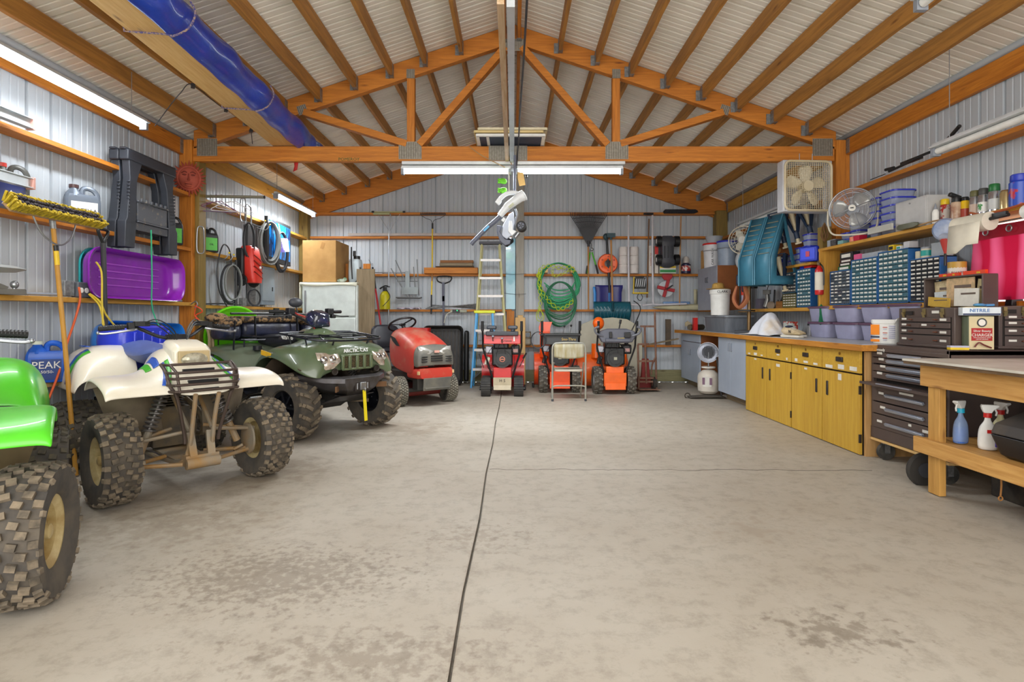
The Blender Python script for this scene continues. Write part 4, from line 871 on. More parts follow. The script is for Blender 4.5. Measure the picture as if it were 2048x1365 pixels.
mb=MB(); mb.box((.10,.24,-.01),(.01,.16,.20),(.15,0,-.6)); mb.build('price_card',[mat('card_violet','#7a6cc8',.5,c2='#e8e6ee',scale=9,lo=.48,hi=.52)],t)
mb=MB(); mb.tube([(.02,.26,.30),(.05,.24,.18)],.006); mb.build('yellow_clip',[YEL],t)
for i,(y,z) in enumerate(((7.72,2.38),(7.86,2.35),(6.74,1.84),(6.85,1.83))):
    mb=MB(); mb.tube(smooth_path([(-.10,0,.02),(0,0,-.02),(.05,0,.0),(.08,0,.05)],4),.006,6); o=solo(mb,'wall_hook',[STL],['steel hook with yellow tip under top girt, nearer the washer','steel hook with yellow tip under top girt, nearer the grey hose','steel hook with yellow tip under the bottle shelf, left one','steel hook with yellow tip under the bottle shelf, right one'][i],'hook',loc=(-3.42,y,z)); mb=MB(); mb.ball((.082,0,.055),.011); mb.build('tip',[mat('tip_yellow','#f0cf2a',.4)],o)
t=thing('television','flat screen television with blue picture on back left shelf','television',(-3.45,8.42,1.91),R(4)); mb=MB(); mb.box((0,0,.32),(.05,1.0,.62)); mb.build('frame',[BLK],t,bevel=.006); mb=MB(); mb.box((.027,0,.33),(.004,.90,.51)); mb.build('screen',[mat('screen_blue','#1479c8',.25,c2='#0a2c5a',scale=5,stretch=(1,1.6,.6),lo=.52,hi=.58)],t,smooth=0)
t=thing('breaker_panel','grey electrical breaker panel on the left wall under the television','electrical panel',(-3.55,8.12,1.32)); mb=MB(); mb.box((-.02,-.24,.26),(.12,.13,.58)); mb.build('side_gutter',[GAL],t,bevel=.003); mb=MB(); mb.box((0,.06,.26),(.11,.44,.54)); mb.build('cabinet',[mat('panel_grey','#8b98a2',.4)],t,bevel=.004)
mb=MB(); mb.box((.057,.06,.27),(.006,.38,.44)); mb.build('door',[mat('panel_grey2','#98a5ae',.4)],t,bevel=.002); mb=MB(); mb.box((.062,.19,.22),(.006,.025,.06)); mb.build('latch',[BLK],t)
mb=MB(); coil(mb,(0,0,0),.09,.008,3,(1,-.6,.1),sy=1.2); solo(mb,'cable_loop',[HOS],'small black cable loop on the shelf in front of the breaker panel','cable',loc=(-3.44,7.62,1.40))
mb=MB(); mb.box((0,0,.05),(.06,.10,.10)); solo(mb,'junction_box',[GAL],'small grey junction box on the shelf behind camouflage bag','electrical box',loc=(-3.5,7.42,1.285),bevel=.004)
mb=MB(); mb.tube(smooth_path([(-3.5,6.5,1.29),(-3.46,6.8,1.30),(-3.5,7.1,1.295),(-3.47,7.3,1.292)],4),.008,6); solo(mb,'cable_loop',[HOS],'black cord lying along the shelf right of the treated post','cable')
# carabiner hooks on the post
mb=MB(); mb.tube(smooth_path([(0,-.03,.12),(0,-.035,-.10),(0,0,-.14),(0,.035,-.10),(0,.03,.12),(0,0,.155)],5,closed=True),.007,7,closed=True); solo(mb,'carabiner',[STL],'long steel carabiner hanging on the treated post under the clothes rod','carabiner',loc=(-3.43,6.29,1.98),rz=R(-50))
mb=MB(); mb.tube(smooth_path([(0,-.03,.12),(0,-.035,-.10),(0,0,-.14),(0,.035,-.10),(0,.03,.12),(0,0,.155)],5,closed=True),.007,7,closed=True); solo(mb,'carabiner',[STL],'long steel carabiner hanging above the pressure washer','carabiner',loc=(-3.40,7.22,2.48),rz=R(-40))
# green saucer
t=thing('snow_saucer','round lime green snow saucer leaning behind the camouflage bag','sled',(-3.22,6.62,.93),R(-38),rot=(0,R(8),R(-38)))
mb=MB(); mb.lathe([(.0,-.10),(.18,-.09),(.28,-.04),(.325,.0),(.335,.0),(.338,-.012)],axis=(1,0,0),n=40,caps=False); mb.build('dish',[mat('lime_plastic','#6fdc16',.3,coat=.4)],t,solid=.005)
mb=MB(); mb.tube([(-3.40,7.04,1.84),(-3.36,6.95,1.1),(-3.30,6.93,.05)],.017,8); solo(mb,'pole',[BLK],'black pole standing behind the lime green saucer','pole')
# rope hank on post with orange ties
t=thing('rope_hank','hank of beige wire rope tied with orange cord hanging on the truss post','rope',(-3.36,6.14,.86))
mb=MB(); coil(mb,(0,0,0),.11,.009,10,(.5,-1,0),sy=2.2,jit=.05); mb.build('coil',[mat('rope_beige','#a3906c',.8)],t)
mb=MB(); mb.tube(smooth_path([(-.02,0,.24),(-.05,.02,.30),(.02,.02,.34),(.0,0,.38),(-.05,0,.40)],4),.006); mb.tube([(.03,0,.22),(-.06,.01,.30),(-.03,.0,.42)],.005); mb.build('tie',[mat('tie_orange','#e84a1e',.5)],t)
mb=MB(); mb.tube(smooth_path([(-.10,.02,.42),(-.04,.0,.45),(-.02,0,.41),(-.05,0,.38)],4),.006); mb.build('hook',[STL],t)
# ---------- lumber and tarp on the truss
t=thing('lumber_stack','stack of pale boards lying across the truss, partly wrapped in tarp','lumber',(-2.43,4.6,3.02))
for k,(dx,z,w_) in enumerate(((-.01,.0,.25),(-.03,.045,.21),(-.07,.09,.12))):
    mb=MB(); mb.box((dx,0,z+.02),(w_-.006,4.3,.038)); o=mb.build('board',[wood('pale_board','#e3bd7c','#cf9f58','y')],t,bevel=.003); 
t.rotation_euler=(0,0,R(2.6))
TARP=mat('blue_tarp','#2347c4',.3,c2='#1c379c',scale=3,stretch=(1,.5,1),bump=1.0,coat=.3,bscale=9)
mb=MB(); g=[]
ny=46
for i in range(ny+1):
    f=i/ny; y=-2.1+4.25*f; k=1+.03*math.sin(i*.7)+.02*math.sin(i*1.9); 
    if f>.93: k*=1-.45*((f-.93)/.07)**2
    g.append([(x*(k if j>1 else 1)+.008*math.sin(i*1.1+j),y+.01*math.sin(j*2+i),z*k+.006*math.sin(i*1.3+j*1.7)) for j,(x,z) in enumerate(((.125,-.02),(.16,-.03),(.24,.02),(.29,.10),(.27,.18),(.18,.225),(.05,.23),(-.06,.19),(-.12,.14)))])
mb.sheet(g); TR=solo(mb,'tarpaulin',[TARP],'crinkled blue tarp wrapped over the boards hung under the roof','tarp',solid=.004,sub=1,smooth=60); TR.location=(-2.43,4.6,3.02); TR.rotation_euler=(0,0,R(2.6))
for i,y in enumerate((-.86,.52)):
    mb=MB(); mb.tube(smooth_path([(.285,y-.02,.19),(.31,y,.12),(.27,y,.02),(.17,y,-.036),(.125,y,-.025),(-.14,y,-.012)],4)+[(-.15,y-.02,.12)],.007,8)
    o=solo(mb,'tarp_rope',[mat('braided_rope','#4c4a80',.8,c2='#a08878',scale=90,lo=.48,hi=.52)],'braided rope round the tarp and boards, '+('nearer the camera' if i==0 else 'nearer the truss'),'rope'); o.location=(-2.43,4.6,3.02); o.rotation_euler=(0,0,R(2.6))
mb=MB(); mb.tube([(.30,1.55,.20),(.27,1.70,-.06)],.02,7); 
g=[[(x+.02*math.sin(i*2.3+j),y,z+.02*math.cos(i*1.9+j)) for j,(x,z) in enumerate(((.16,-.02),(.26,.0),(.31,.08),(.26,.16),(.16,.18)))] for i,y in enumerate((1.95,2.05,2.15,2.22))]
mb=MB(); mb.sheet(g); o=solo(mb,'tarpaulin_tail',[TARP],'loose end of the blue tarp bunched beyond the truss','tarp',solid=.006,sub=1); o.location=(-2.43,4.6,3.02); o.rotation_euler=(0,0,R(2.6))
mb=MB(); mb.sheet([[(0,0,0),(.05,0,0)],[(.005,0,-.06),(.04,.005,-.06)],[(-.01,0,-.12),(.035,0,-.10)]]); solo(mb,'red_ribbon',[mat('ribbon_red','#b3201e',.6)],'small red ribbon dangling below the truss at left','ribbon',loc=P(588,322,6.33)+Vector((0,0,0)),solid=.002)
mb=MB(); mb.tube(smooth_path([P(310,252,4.95),P(345,205,4.85),P(362,185,4.85),P(378,168,4.85),P(400,180,5.0),P(440,212,5.3),P(470,228,5.6),P(498,248,5.9),P(505,288,6.15)],5),.004,5)
for p in(P(386,172,4.9),P(452,220,5.42),P(502,262,6.0)): mb.box(p,(.03,.05,.03),(0,0,.6))
solo(mb,'lamp_cable',[HOS],'thin dark cable with plugs looping beside the long boards','cable')
# ================= BACK WALL =================
YBW=9.80
def BP(px,py,Y=YBW): return P(px,py,Y)
# fridge, box, sprayer, boards
FR=mat('fridge_white','#d3dcd8',.3,coat=.3)
t=thing('refrigerator','old white refrigerator behind the green quad bike','refrigerator',(-2.735,8.85,0)); mb=MB(); mb.box((0,.03,.81),(.82,.66,1.62)); mb.build('cabinet',[FR],t,bevel=.02)
mb=MB(); mb.box((0,-.33,1.38),(.79,.05,.46)); mb.build('freezer_door',[FR],t,bevel=.015); mb=MB(); mb.box((0,-.33,.58),(.79,.05,1.1)); mb.build('lower_door',[FR],t,bevel=.015)
mb=MB(); mb.box((-.34,-.37,1.36),(.02,.025,.34)); mb.build('door_handle',[STL],t,bevel=.004)
mb=MB(); mb.box((0,-.31,1.625),(.84,.10,.012)); mb.sheet([[(x,-.362,1.63-.012*math.cos(x*4)),(x,-.365,1.58+.01*math.sin(x*9))] for x in [-.42+.84*i/10 for i in range(11)]]); mb.sheet([[(-.43,y,1.63),(-.44,y+.02,1.25)] for y in(-.36,-.2,0)]); solo(mb,'shelf_liner',[mat('liner_white','#dcdcc8',.6)],'white liner sheet draped over refrigerator top under the cardboard box','liner',loc=(-2.735,8.85,.02),solid=.003)
t=thing('cardboard_box','big plain cardboard box on top of the refrigerator','cardboard box',(-2.885,8.86,1.66),R(-1)); mb=MB(); mb.box((0,0,.31),(.50,.64,.62)); mb.build('carton',[CRD],t,bevel=.004)
mb=MB(); mb.box((0,-.29,.622),(.47,.02,.004)); mb.box((.05,-.322,.54),(.05,.002,.10),(0,.3,0)); mb.build('flap_seam',[mat('tape_tan','#a8793c',.5)],t)
t=thing('backpack_sprayer','white backpack sprayer with black pump on refrigerator beside cardboard box','sprayer',(-2.42,8.80,1.65),R(-8)); mb=MB(); mb.loft([[(x*k,y*k,z) for x,y in rrect(.19,.17,.04,3)] for z,k in((0,.9),(.02,1),(.34,1),(.38,.85))]); mb.build('tank',[mat('tank_white','#cfdde4',.4)],t,sub=1)
mb=MB(); mb.cyl((.02,0,.37),(.02,0,.42),.05); mb.cyl((-.02,0,.42),(-.02,0,.50),.022); mb.box((-.02,0,.0),(.21,.19,.03)); mb.tube(smooth_path([(-.03,-.09,.55),(-.02,-.11,.3),(.0,-.12,.06)],4),.011); mb.build('pump',[BLK],t)
mb=MB(); mb.tube(smooth_path([(.09,-.05,.24),(.13,-.10,.12),(.04,-.13,.0)],4),.008); mb.build('hose',[BLK],t)
mb=MB(); mb.box((0,0,.93),(.27,.04,1.86)); solo(mb,'plank',[GW['z']],'wide weathered plank standing right of the refrigerator','plank',loc=(BP(731,600,8.62).x,8.64,0),bevel=.004)
for (px0,px1,py0,py1,lb) in((692,697,528,558,'narrow orange board behind backpack sprayer'),(727,741,528,546,'small square of orange board on top of the weathered plank')):
    Yq=8.98 if px0<700 else 8.64; a=BP(px0,py0,Yq); b=BP(px1,py1,Yq); mb=MB(); z0=1.655 if px0<700 else 1.862
    mb.box(((a.x+b.x)/2,Yq,(a.z+z0)/2),(abs(b.x-a.x),.04,abs(a.z-z0))); solo(mb,'board_offcut',[OW['z']],lb,'board')
mb=MB(); mb.ball((0,0,.03),(.07,.05,.03),n=10); mb.ball((.06,.0,.05),(.03,.03,.03),n=8); solo(mb,'rag',[mat('rag_green','#4f7a50',.9,c2='#c8c8c0',scale=20)],'crumpled green and white rag in front of the cardboard box','rag',loc=(-2.585,8.60,1.652))
# poles
def poleobj(name,label,cat,segs,extra=None,parts=()):
    t=thing(name,label,cat,(segs[0][0][0],segs[0][0][1],0)); L0=Vector((segs[0][0][0],segs[0][0][1],0))
    for nm,pts,r,m in [(a,b,c,d) for a,b,c,d in [(x if len(x)==4 else None) for x in parts] if a]:
        pass
    return t
def tool(name,label,cat,parts):
    """parts: (part_name, fn(mb), mats)"""
    t=thing(name,label,cat)
    for nm,fn,ms in parts:
        mb=MB(); fn(mb); mb.build(nm,ms if isinstance(ms,list) else [ms],t)
    bb=[Vector(c) for o in bpy.data.objects if o.parent==t for c in [v.co for v in o.data.vertices]]
    c=Vector(((min(b.x for b in bb)+max(b.x for b in bb))/2,(min(b.y for b in bb)+max(b.y for b in bb))/2,min(b.z for b in bb)))
    for o in bpy.data.objects:
        if o.parent==t: o.data.transform(Matrix.Translation(-c))
    t.location=c; return t
HW=wood('tool_handle','#b98447','#9c6a34','z',knots=False)
tool('squeegee','long silver squeegee pole leaning on the back wall, its head up at the top girt','squeegee',[
 ('pole',lambda m:(m.tube([BP(776,760),BP(778,470)],.011),m.tube([BP(778,470),BP(781,428)],.008)),STL),
 ('brace',lambda m:(m.tube([BP(778,462),BP(756,428)],.004),m.tube([BP(780,462),BP(800,428)],.004)),STL),
 ('blade',lambda m:(m.box(BP(775,424.5),(.56,.02,.02)),m.box(BP(763,428),(.28,.03,.03)),),mat('brass_bar','#a8a878',.5)),
 ('end_tip',lambda m:(m.box(BP(746,424),(.04,.03,.03)),m.box(BP(808,424),(.04,.03,.03))),BLK)])
tool('garden_rake','garden rake with yellow handle and dark bow head, upright on the back wall','rake',[
 ('handle',lambda m:(m.cyl(BP(864.5,538),BP(865,455),.0125),m.cyl(BP(863,590),BP(864,562),.0125)),YEL),
 ('wooden_section',lambda m:m.cyl(BP(864,562),BP(864.5,538),.0125),HW),
 ('lower_grip',lambda m:m.cyl(BP(862.5,629),BP(863,590),.013),BLK),
 ('bow_head',lambda m:([m.box(BP(842+3.4*i,427),(.006,.02,.035)) for i in range(15)],m.box(BP(866,428.5),(.44,.02,.014)),m.tube(smooth_path([BP(842,431),BP(852,437),BP(862,441),BP(865,450)],4),.004),m.tube(smooth_path([BP(890,431),BP(880,437),BP(868,441),BP(865,450)],4),.004),m.cyl(BP(865,458),BP(865,447),.016)),BLK)])
mb=MB(); a=BP(696,472);b=BP(952,472); mb.box(((a.x+b.x)/2,9.81,2.545),(b.x-a.x,.03,.045)); solo(mb,'trim_strip',[mat('strip_pale','#b8ada6',.6)],'long pale strip lying on the second back girt left of the post','strip')
tool('pole_pruner','red telescoping pole with black hook, leaning beside the weathered plank','pruner',[
 ('red_pole',lambda m:m.cyl(BP(775,745,9.40),BP(751,578,9.7),.015),mat('pole_red','#c0202c',.4)),('black_pole',lambda m:m.cyl(BP(751,578,9.7),BP(745,535,9.75),.017),BLK),
 ('blade',lambda m:(m.tube(smooth_path([BP(745,535,9.75),BP(741,525,9.75),BP(737,520,9.75)],3),.006),m.tube([BP(745,532,9.75),BP(744,527,9.75)],.014)),STL)])
t=thing('pump_sprayer','yellow pump sprayer with black top on the eye height back girt','sprayer',(BP(770,0).x,9.80,1.267)); mb=MB(); mb.lathe([(.0,0),(.085,0),(.088,.03),(.088,.24),(.06,.29),(.03,.31)],n=20); mb.build('tank',[mat('sprayer_yellow','#cfc414',.4)],t)
mb=MB(); mb.cyl((0,0,.31),(0,0,.38),.03); mb.tube(smooth_path([(-.09,0,.35),(0,0,.40),(.08,0,.38)],4),.013); mb.tube(smooth_path([(.03,-.02,.33),(.10,-.06,.20),(-.02,-.09,.05)],4),.006); mb.build('pump_handle',[BLK],t)
# metal stool upside-down
GS=mat('stool_grey','#7c7f80',.45,.5)
def stoolf(m):
    for a,b in(((819,596),(782,537)),((828,594),(791,521)),((832,594),(827,534)),((838,592),(834,519))): m.tube([BP(a[0]-(3 if a[0]<830 else 0),a[1]),BP(*b)],.009)
    m.tube([BP(795,563),BP(836,563)],.006)
t=tool('step_stool','grey metal stool hung upside down on the back wall, legs pointing up','stool',[('leg_frame',stoolf,GS),
 ('seat',lambda m:(m.loft([[BP(818,591)+Vector((x*k,y*k*.4,z)) for x,y in rrect(.44,.34,.07,4)] for z,k in((-.06,.85),(-.045,1),(-.03,1))]),),GS),
 ('back_panel',lambda m:(m.box(BP(820,582),(.28,.03,.12)),m.box(BP(815,560),(.07,.02,.3))),mat('stool_light','#8c9496',.45,.4))])
mb=MB(); a=BP(740,547); b=BP(818,547); mb.cyl((a.x,9.82,1.895),(b.x,9.82,1.895),.008); solo(mb,'rod',[STL],'thin steel rod lying on the toilet roll girt at far left','rod')
# wood pieces on shelf
for px0,px1,z,h,m_,lb in((849,956,1.875,.10,OW['x'],'thick orange plank on the back girt below the dark boards'),(872,948,1.98,.02,mat('dark_board','#4b3a2c',.8),'thin dark board lying on the orange plank'),(880,946,2.003,.05,GW['x'],'short weathered board on the thin dark board'),(881,947,2.055,.045,mat('brown_board','#8a5a30',.7),'topmost brown board of the small lumber pile')):
    a=BP(px0,0);b=BP(px1,0); mb=MB(); mb.box(((a.x+b.x)/2,9.80,z+h/2),(b.x-a.x,.13,h)); solo(mb,'board',[m_],lb,'board',bevel=.004)
tool('sled_tow_bar','dark grey tow bar with loop handle standing by the black tray','tow bar',[('shaft',lambda m:(m.box((BP(888,0).x,9.70,1.56),(.045,.03,.32)),m.box((BP(888.5,0).x,9.70,1.24),(.035,.03,.5))),mat('tow_dark','#4c4e5c',.5,.3)),
 ('loop_handle',lambda m:m.tube(smooth_path([BP(888,568,9.7),BP(876,563,9.7),BP(874,555,9.7),BP(882,553,9.7),BP(895,553,9.7),BP(903,555,9.7),BP(900,563,9.7),BP(888,568,9.7)],4),.012),BLK)])
t=thing('conduit_bundle','bundle of grey metal tubes on the eye height back girt','tubes',(0,0,0))
for i in range(5): 
    mb=MB(); a=BP(852+3*i,612-1.2*i);b=BP(954,606+2*i); a.z=1.277+.016*i; b.z=1.277+.02*(4-i) ; a.y=b.y=9.76+.02*i; mb.cyl(a,b,.009,n=8); mb.build('tube',[GAL],t)
t=thing('power_strip','power strip with green light plugged in on the back girt','power strip',(BP(918,0).x,9.72,1.235)); mb=MB(); mb.box((0,0,0),(.28,.02,.045)); mb.build('strip',[mat('strip_beige','#9a9c8a',.5)],t,bevel=.004); mb=MB(); mb.box((-.04,-.02,0),(.12,.04,.05)); mb.build('plug',[BLK],t,bevel=.004); mb=MB(); mb.ball((-.02,-.042,.01),.008); mb.build('indicator',[mat('led_green','#20ff80',.3,emit=3)],t)
mb=MB(); mb.tube(smooth_path([(-.10,-.01,.0),(-.20,-.03,-.06),(-.24,-.06,-.2)],4),.005); mb.build('cord',[CRM],t)
mb=MB(); mb.sheet([[(x,y,.02+.018*math.sin(x*40+y*60)) for x in [-.2+.05*i for i in range(9)]] for y in(-.06,-.02,.02,.06)]); solo(mb,'rag',[mat('rag_white','#d5cbdc',.9)],'white rag lying flat on the girt beneath the hanging stool','rag',loc=(BP(818,0).x,9.80,1.268),solid=.004)
# black utility sled upright and another behind
t=thing('utility_sled','big black ribbed cargo tray standing upright against the back wall','cargo tray',(BP(885,0,9.45).x,9.50,.02),rot=(R(-4),0,0))
BKT=mat('tray_black','#2c2b2b',.5); mb=MB()
g=[[(x*k,y,z*kk+.48) for x,z in rrect(.66,.98,.08,5)] for y,k,kk in((-.02,1.0,1.0),(-.035,.97,.98),(.0,.93,.96),(.12,.86,.93),(.16,.84,.92))]
mb.sheet(g,closed=True); mb.add(g[-1],[tuple(range(len(g[-1])))]); mb.build('shell',[BKT],t,solid=.006)
for i in range(9): mb=MB(); mb.box((-.24+.06*i,.145,.50),(.022,.012,.80)); mb.build('rib',[mat('tray_dusty','#57504a',.7,c2='#3a3735',scale=8)],t,bevel=.004)
mb=MB(); mb.box((.37,.24,.47),(.08,.14,.86)); mb.build('side_rail',[BLK],t,bevel=.03)
# step ladders
def stepladder(name,label,loc,H,wb,wt,rail,topm,step,n,rz=0,splay=.12,topd=.0):
    t=thing(name,label,'step ladder',loc,rz)
    for s in(-1,1): mb=MB(); mb.bar((s*wb/2,0,0),(s*wt/2,splay,H-.04),.03,.07,up=(0,1,0)); mb.build('front_rail',[rail],t,smooth=0)
    for s in(-1,1): mb=MB(); mb.bar((s*wb/2*.9,splay*2.2,0.005),(s*wt/2*.9,splay*1.2,H-.06),.025,.035,up=(0,1,0)); mb.build('rear_rail',[rail],t,smooth=0)
    mb=MB(); mb.box((0,splay+.02,H-.02),(wt+.08,.14,.045)); mb.build('top_cap',[topm],t,bevel=.008)
    for k in range(1,n+1):
        f=k/(n+1); mb=MB(); w_=wb+(wt-wb)*f; mb.box((0,splay*f-.01,H*f),(w_-.01,.085,.012)); mb.box((0,splay*f-.05,H*f-.014),(w_-.01,.006,.035)); mb.build('step',[step],t,smooth=0)
        mb=MB(); mb.cyl((-w_*.45,splay*(2.2-1.0*f),H*f-.01),(w_*.45,splay*(2.2-1.0*f),H*f-.01),.008,n=6); mb.build('rear_bar',[STL],t)
    for s in(-1,1): mb=MB(); mb.bar((s*wb/2*.92,.0,.08),(s*.05,-.0+splay/(n+1),H/(n+1)-.02),.016,.004,up=(0,1,0)) if False else mb.tube([(s*wb/2*.95,0,.10),(s*wb*.2,.0,H/(n+1)-.03)],.006); mb.build('brace',[STL],t)
    return t
FG=mat('fibreglass_cream','#b8b27a',.5)
stepladder('step_ladder','tall cream fibreglass stepladder leaning on the back wall under the blower',(BP(981,0,9.5).x,9.45,0),2.39,.62,.30,FG,mat('cap_slate','#45454d',.5),mat('step_alu','#c9c4c0',.4,.3),7,splay=.13)
stepladder('step_ladder','short blue stepladder with yellow top cap in front of the cream one',(BP(969,0,9.25).x,9.18,0),1.24,.42,.26,mat('rail_blue','#3a9ad4',.4),mat('cap_lime','#dce21a',.4),mat('step_alu','#c9c4c0',.4,.3),3,splay=.12)
# centre post, blue panel, boards
mb=MB(); mb.box((0,0,2.1),(.135,.12,4.2)); solo(mb,'centre_post',[wood('pale_post','#aaa59a','#8f8a80','z',scale=3)],'pale grey wooden post in the middle of the back wall','post',loc=(BP(1040,0,9.85).x,9.88,0))
mb=MB(); mb.box((0,0,.6),(.16,.012,1.2)); solo(mb,'acrylic_panel',[mat('acrylic_blue','#6fb0c0',.15,coat=.6,c2='#5a9cb0',scale=3)],'tall narrow translucent blue panel left of the pale centre post','panel',loc=(BP(1021,0,9.75).x,9.80,1.27))
mb=MB(); mb.box((0,0,.6),(.13,.02,1.2)); solo(mb,'plank',[OW['z']],'orange board directly beneath the blue panel','plank',loc=(BP(1021,0,9.75).x,9.82,.04),bevel=.003)
mb=MB(); mb.box((0,0,.56),(.17,.025,1.12)); mb.box((0,0,1.13),(.09,.025,.06)); solo(mb,'plank',[LW['z']],'pale rounded pine board standing behind the red snow blower','plank',loc=(BP(1041,0,9.3).x,9.55,.01),rot=(R(-4),0,0),bevel=.01)
t=thing('picture_frame','small wooden frame on the lowest back girt right of the centre post','frame',(BP(1055,0).x,9.80,.657)); mb=MB()
for x in(-.05,.05): mb.box((x,0,.11),(.02,.03,.24))
for z in(.01,.12,.22): mb.box((0,0,z),(.11,.03,.02))
mb.build('frame',[GW['z']],t); mb=MB(); mb.box((0,.01,.06),(.08,.01,.09)); mb.build('pane',[mat('pane_pale','#b0a898',.6)],t)
mb=MB(); mb.tube(smooth_path([BP(1004,548,9.76),BP(1030,549,9.75),BP(1052,548,9.77)],3),.003); mb.tube(smooth_path([BP(1004,586,9.76),BP(1030,589,9.75),BP(1052,588,9.77)],3),.003); solo(mb,'tie_wire',[HOS],'thin dark wires tied across the centre post and blue panel','wire')
# hoses
t=thing('garden_hose','green garden hose coiled round wooden brackets on the back wall','garden hose',(BP(1117,0,9.7).x,9.74,0))
HG=mat('hose_green','#46a878',.4,c2='#2f8a5e',scale=6); HG2=mat('hose_dark_green','#2f7552',.5)
cz=BP(0,572,9.7).z
def hcoil(cx,cz,rx,rz,n,r,y0=-.03,dy=.018,sag=0):
    pts=[]
    for q in range(n):
        k=1+random.uniform(-.14,.04); k2=1+random.uniform(-.55,.08); ox=random.uniform(-.015,.015)
        for i in range(20):
            a=2*PI*i/20; z=math.sin(a); pts.append((cx+ox+rx*k*math.cos(a),y0-dy*q%.09+random.uniform(-.004,.004),cz+(rz*(1.0) if z>0 else rz*k2)*z+(rz*(1-k2)*.0)))
    return smooth_path(pts,2)
mb=MB(); mb.tube(hcoil(0,cz,.35,.38,16,.011),.011,6); mb.build('main_coil',[HG],t); mb=MB(); mb.tube(hcoil(.02,cz-.30,.26,.36,9,.011,-.09),.011,6); mb.build('lower_coil',[HG2],t)
mb=MB()
for k in range(4): mb.tube(smooth_path([(-.25+.03*k,-.10,cz+.05-.05*k),(-.1,-.12,cz-.06-.06*k),(.05,-.12,cz-.08-.06*k),(.2,-.11,cz-.04-.05*k),(.27-.02*k,-.10,cz+.06-.04*k)],4),.011,6)
mb.build('inner_loops',[HG],t)
for s in(-1,1): mb=MB(); mb.box((BP(1117+s*26,541).x,9.74,BP(0,541).z),(.06,.20,.10)); solo(mb,'hose_bracket',[LW['y']],'pale wooden hose bracket, %s of the pair inside the green coil'%('left' if s<0 else 'right'),'bracket')
t=thing('braided_rope','yellow green chained rope looped over the green garden hose','rope',(0,0,0)); RY=mat('rope_lime','#b9cf1e',.6); 
def chain(m,pts,w=.03,r=.006):
    ps=smooth_path(pts,8); a=[];b=[]
    for i,p in enumerate(ps):
        q=(ps[min(i+1,len(ps)-1)]-ps[max(i-1,0)]).normalized(); n=Vector((-q.z,0,q.x)); o=math.sin(i*.75)*w; a.append(p+n*o+Vector((0,-.006*math.cos(i*.75),0))); b.append(p-n*o+Vector((0,.006*math.cos(i*.75),0)))
    m.tube(a,r,5); m.tube(b,r,5)
yR=9.58
mb=MB(); chain(mb,[BP(1075,555,yR),BP(1083,537,yR),BP(1100,532,yR),BP(1120,536,yR),BP(1140,534,yR),BP(1150,545,yR)]); mb.build('top_loop',[RY],t)
mb=MB(); chain(mb,[BP(1080,540,yR),BP(1080,570,yR),BP(1088,590,yR),BP(1100,605,yR),BP(1118,618,yR),BP(1135,612,yR),BP(1148,600,yR)]); mb.build('front_loop',[RY],t)
mb=MB(); chain(mb,[BP(1078,545,yR),BP(1079,575,yR),BP(1081,600,yR),BP(1079,618,yR)],.028); mb.tube(smooth_path([BP(1080,615,yR),BP(1073,628,yR),BP(1075,641,yR),BP(1084,642,yR),BP(1088,632,yR),BP(1080,620,yR)],5),.006); mb.tube(smooth_path([BP(1080,618,yR),BP(1076,630,yR),BP(1080,638,yR),BP(1085,630,yR),BP(1080,618,yR)],5),.006); mb.build('hanging_end',[RY],t)
mb=MB(); chain(mb,[BP(1104,540,yR),BP(1108,552,yR),BP(1125,548,yR),BP(1140,540,yR)],.02,.005); mb.build('inner_loop',[RY],t)
# leaf rake
LRK=mat('rake_black','#26262b',.5); C=BP(1177,482,9.74)
t=thing('leaf_rake','black plastic fan leaf rake upside down with wooden handle','rake',(C.x,9.74,0))
mb=MB(); mb.cyl((0,0,.16+1.1),(-.005,0,C.z-.02),.013); mb.build('handle',[HW],t)
mb=MB(); nt_=26
for i in range(nt_):
    f=(i/(nt_-1)-.5)*2; a=f*.62; L_=.50/math.cos(a); p0=Vector((f*.03,0,C.z)); p1=Vector((math.tan(a)*.42,-.01,C.z+.42)); p2=Vector((p1.x*1.03,-.05,C.z+.475))
    mb.bar(p0,p1,.012,.006,up=(0,1,0)); mb.bar(p1,p2,.010,.006,up=(0,1,0)); 
mb.build('tines',[LRK],t,smooth=0)
mb=MB(); mb.prism([(-.025,-.06),(.025,-.06),(.16,.18),(.14,.20),(0,.21),(-.14,.20),(-.16,.18)],.008,Matrix.Translation((0,.004,C.z))@Matrix.Rotation(R(90),4,'X')); mb.tube([(-.22,0,C.z+.31),(0,0,C.z+.33),(.22,0,C.z+.31)],.006); mb.tube([(-.27,0,C.z+.38),(0,0,C.z+.40),(.27,0,C.z+.38)],.006); mb.cyl((0,0,C.z-.10),(0,0,C.z),.022); mb.build('head_plate',[LRK],t)
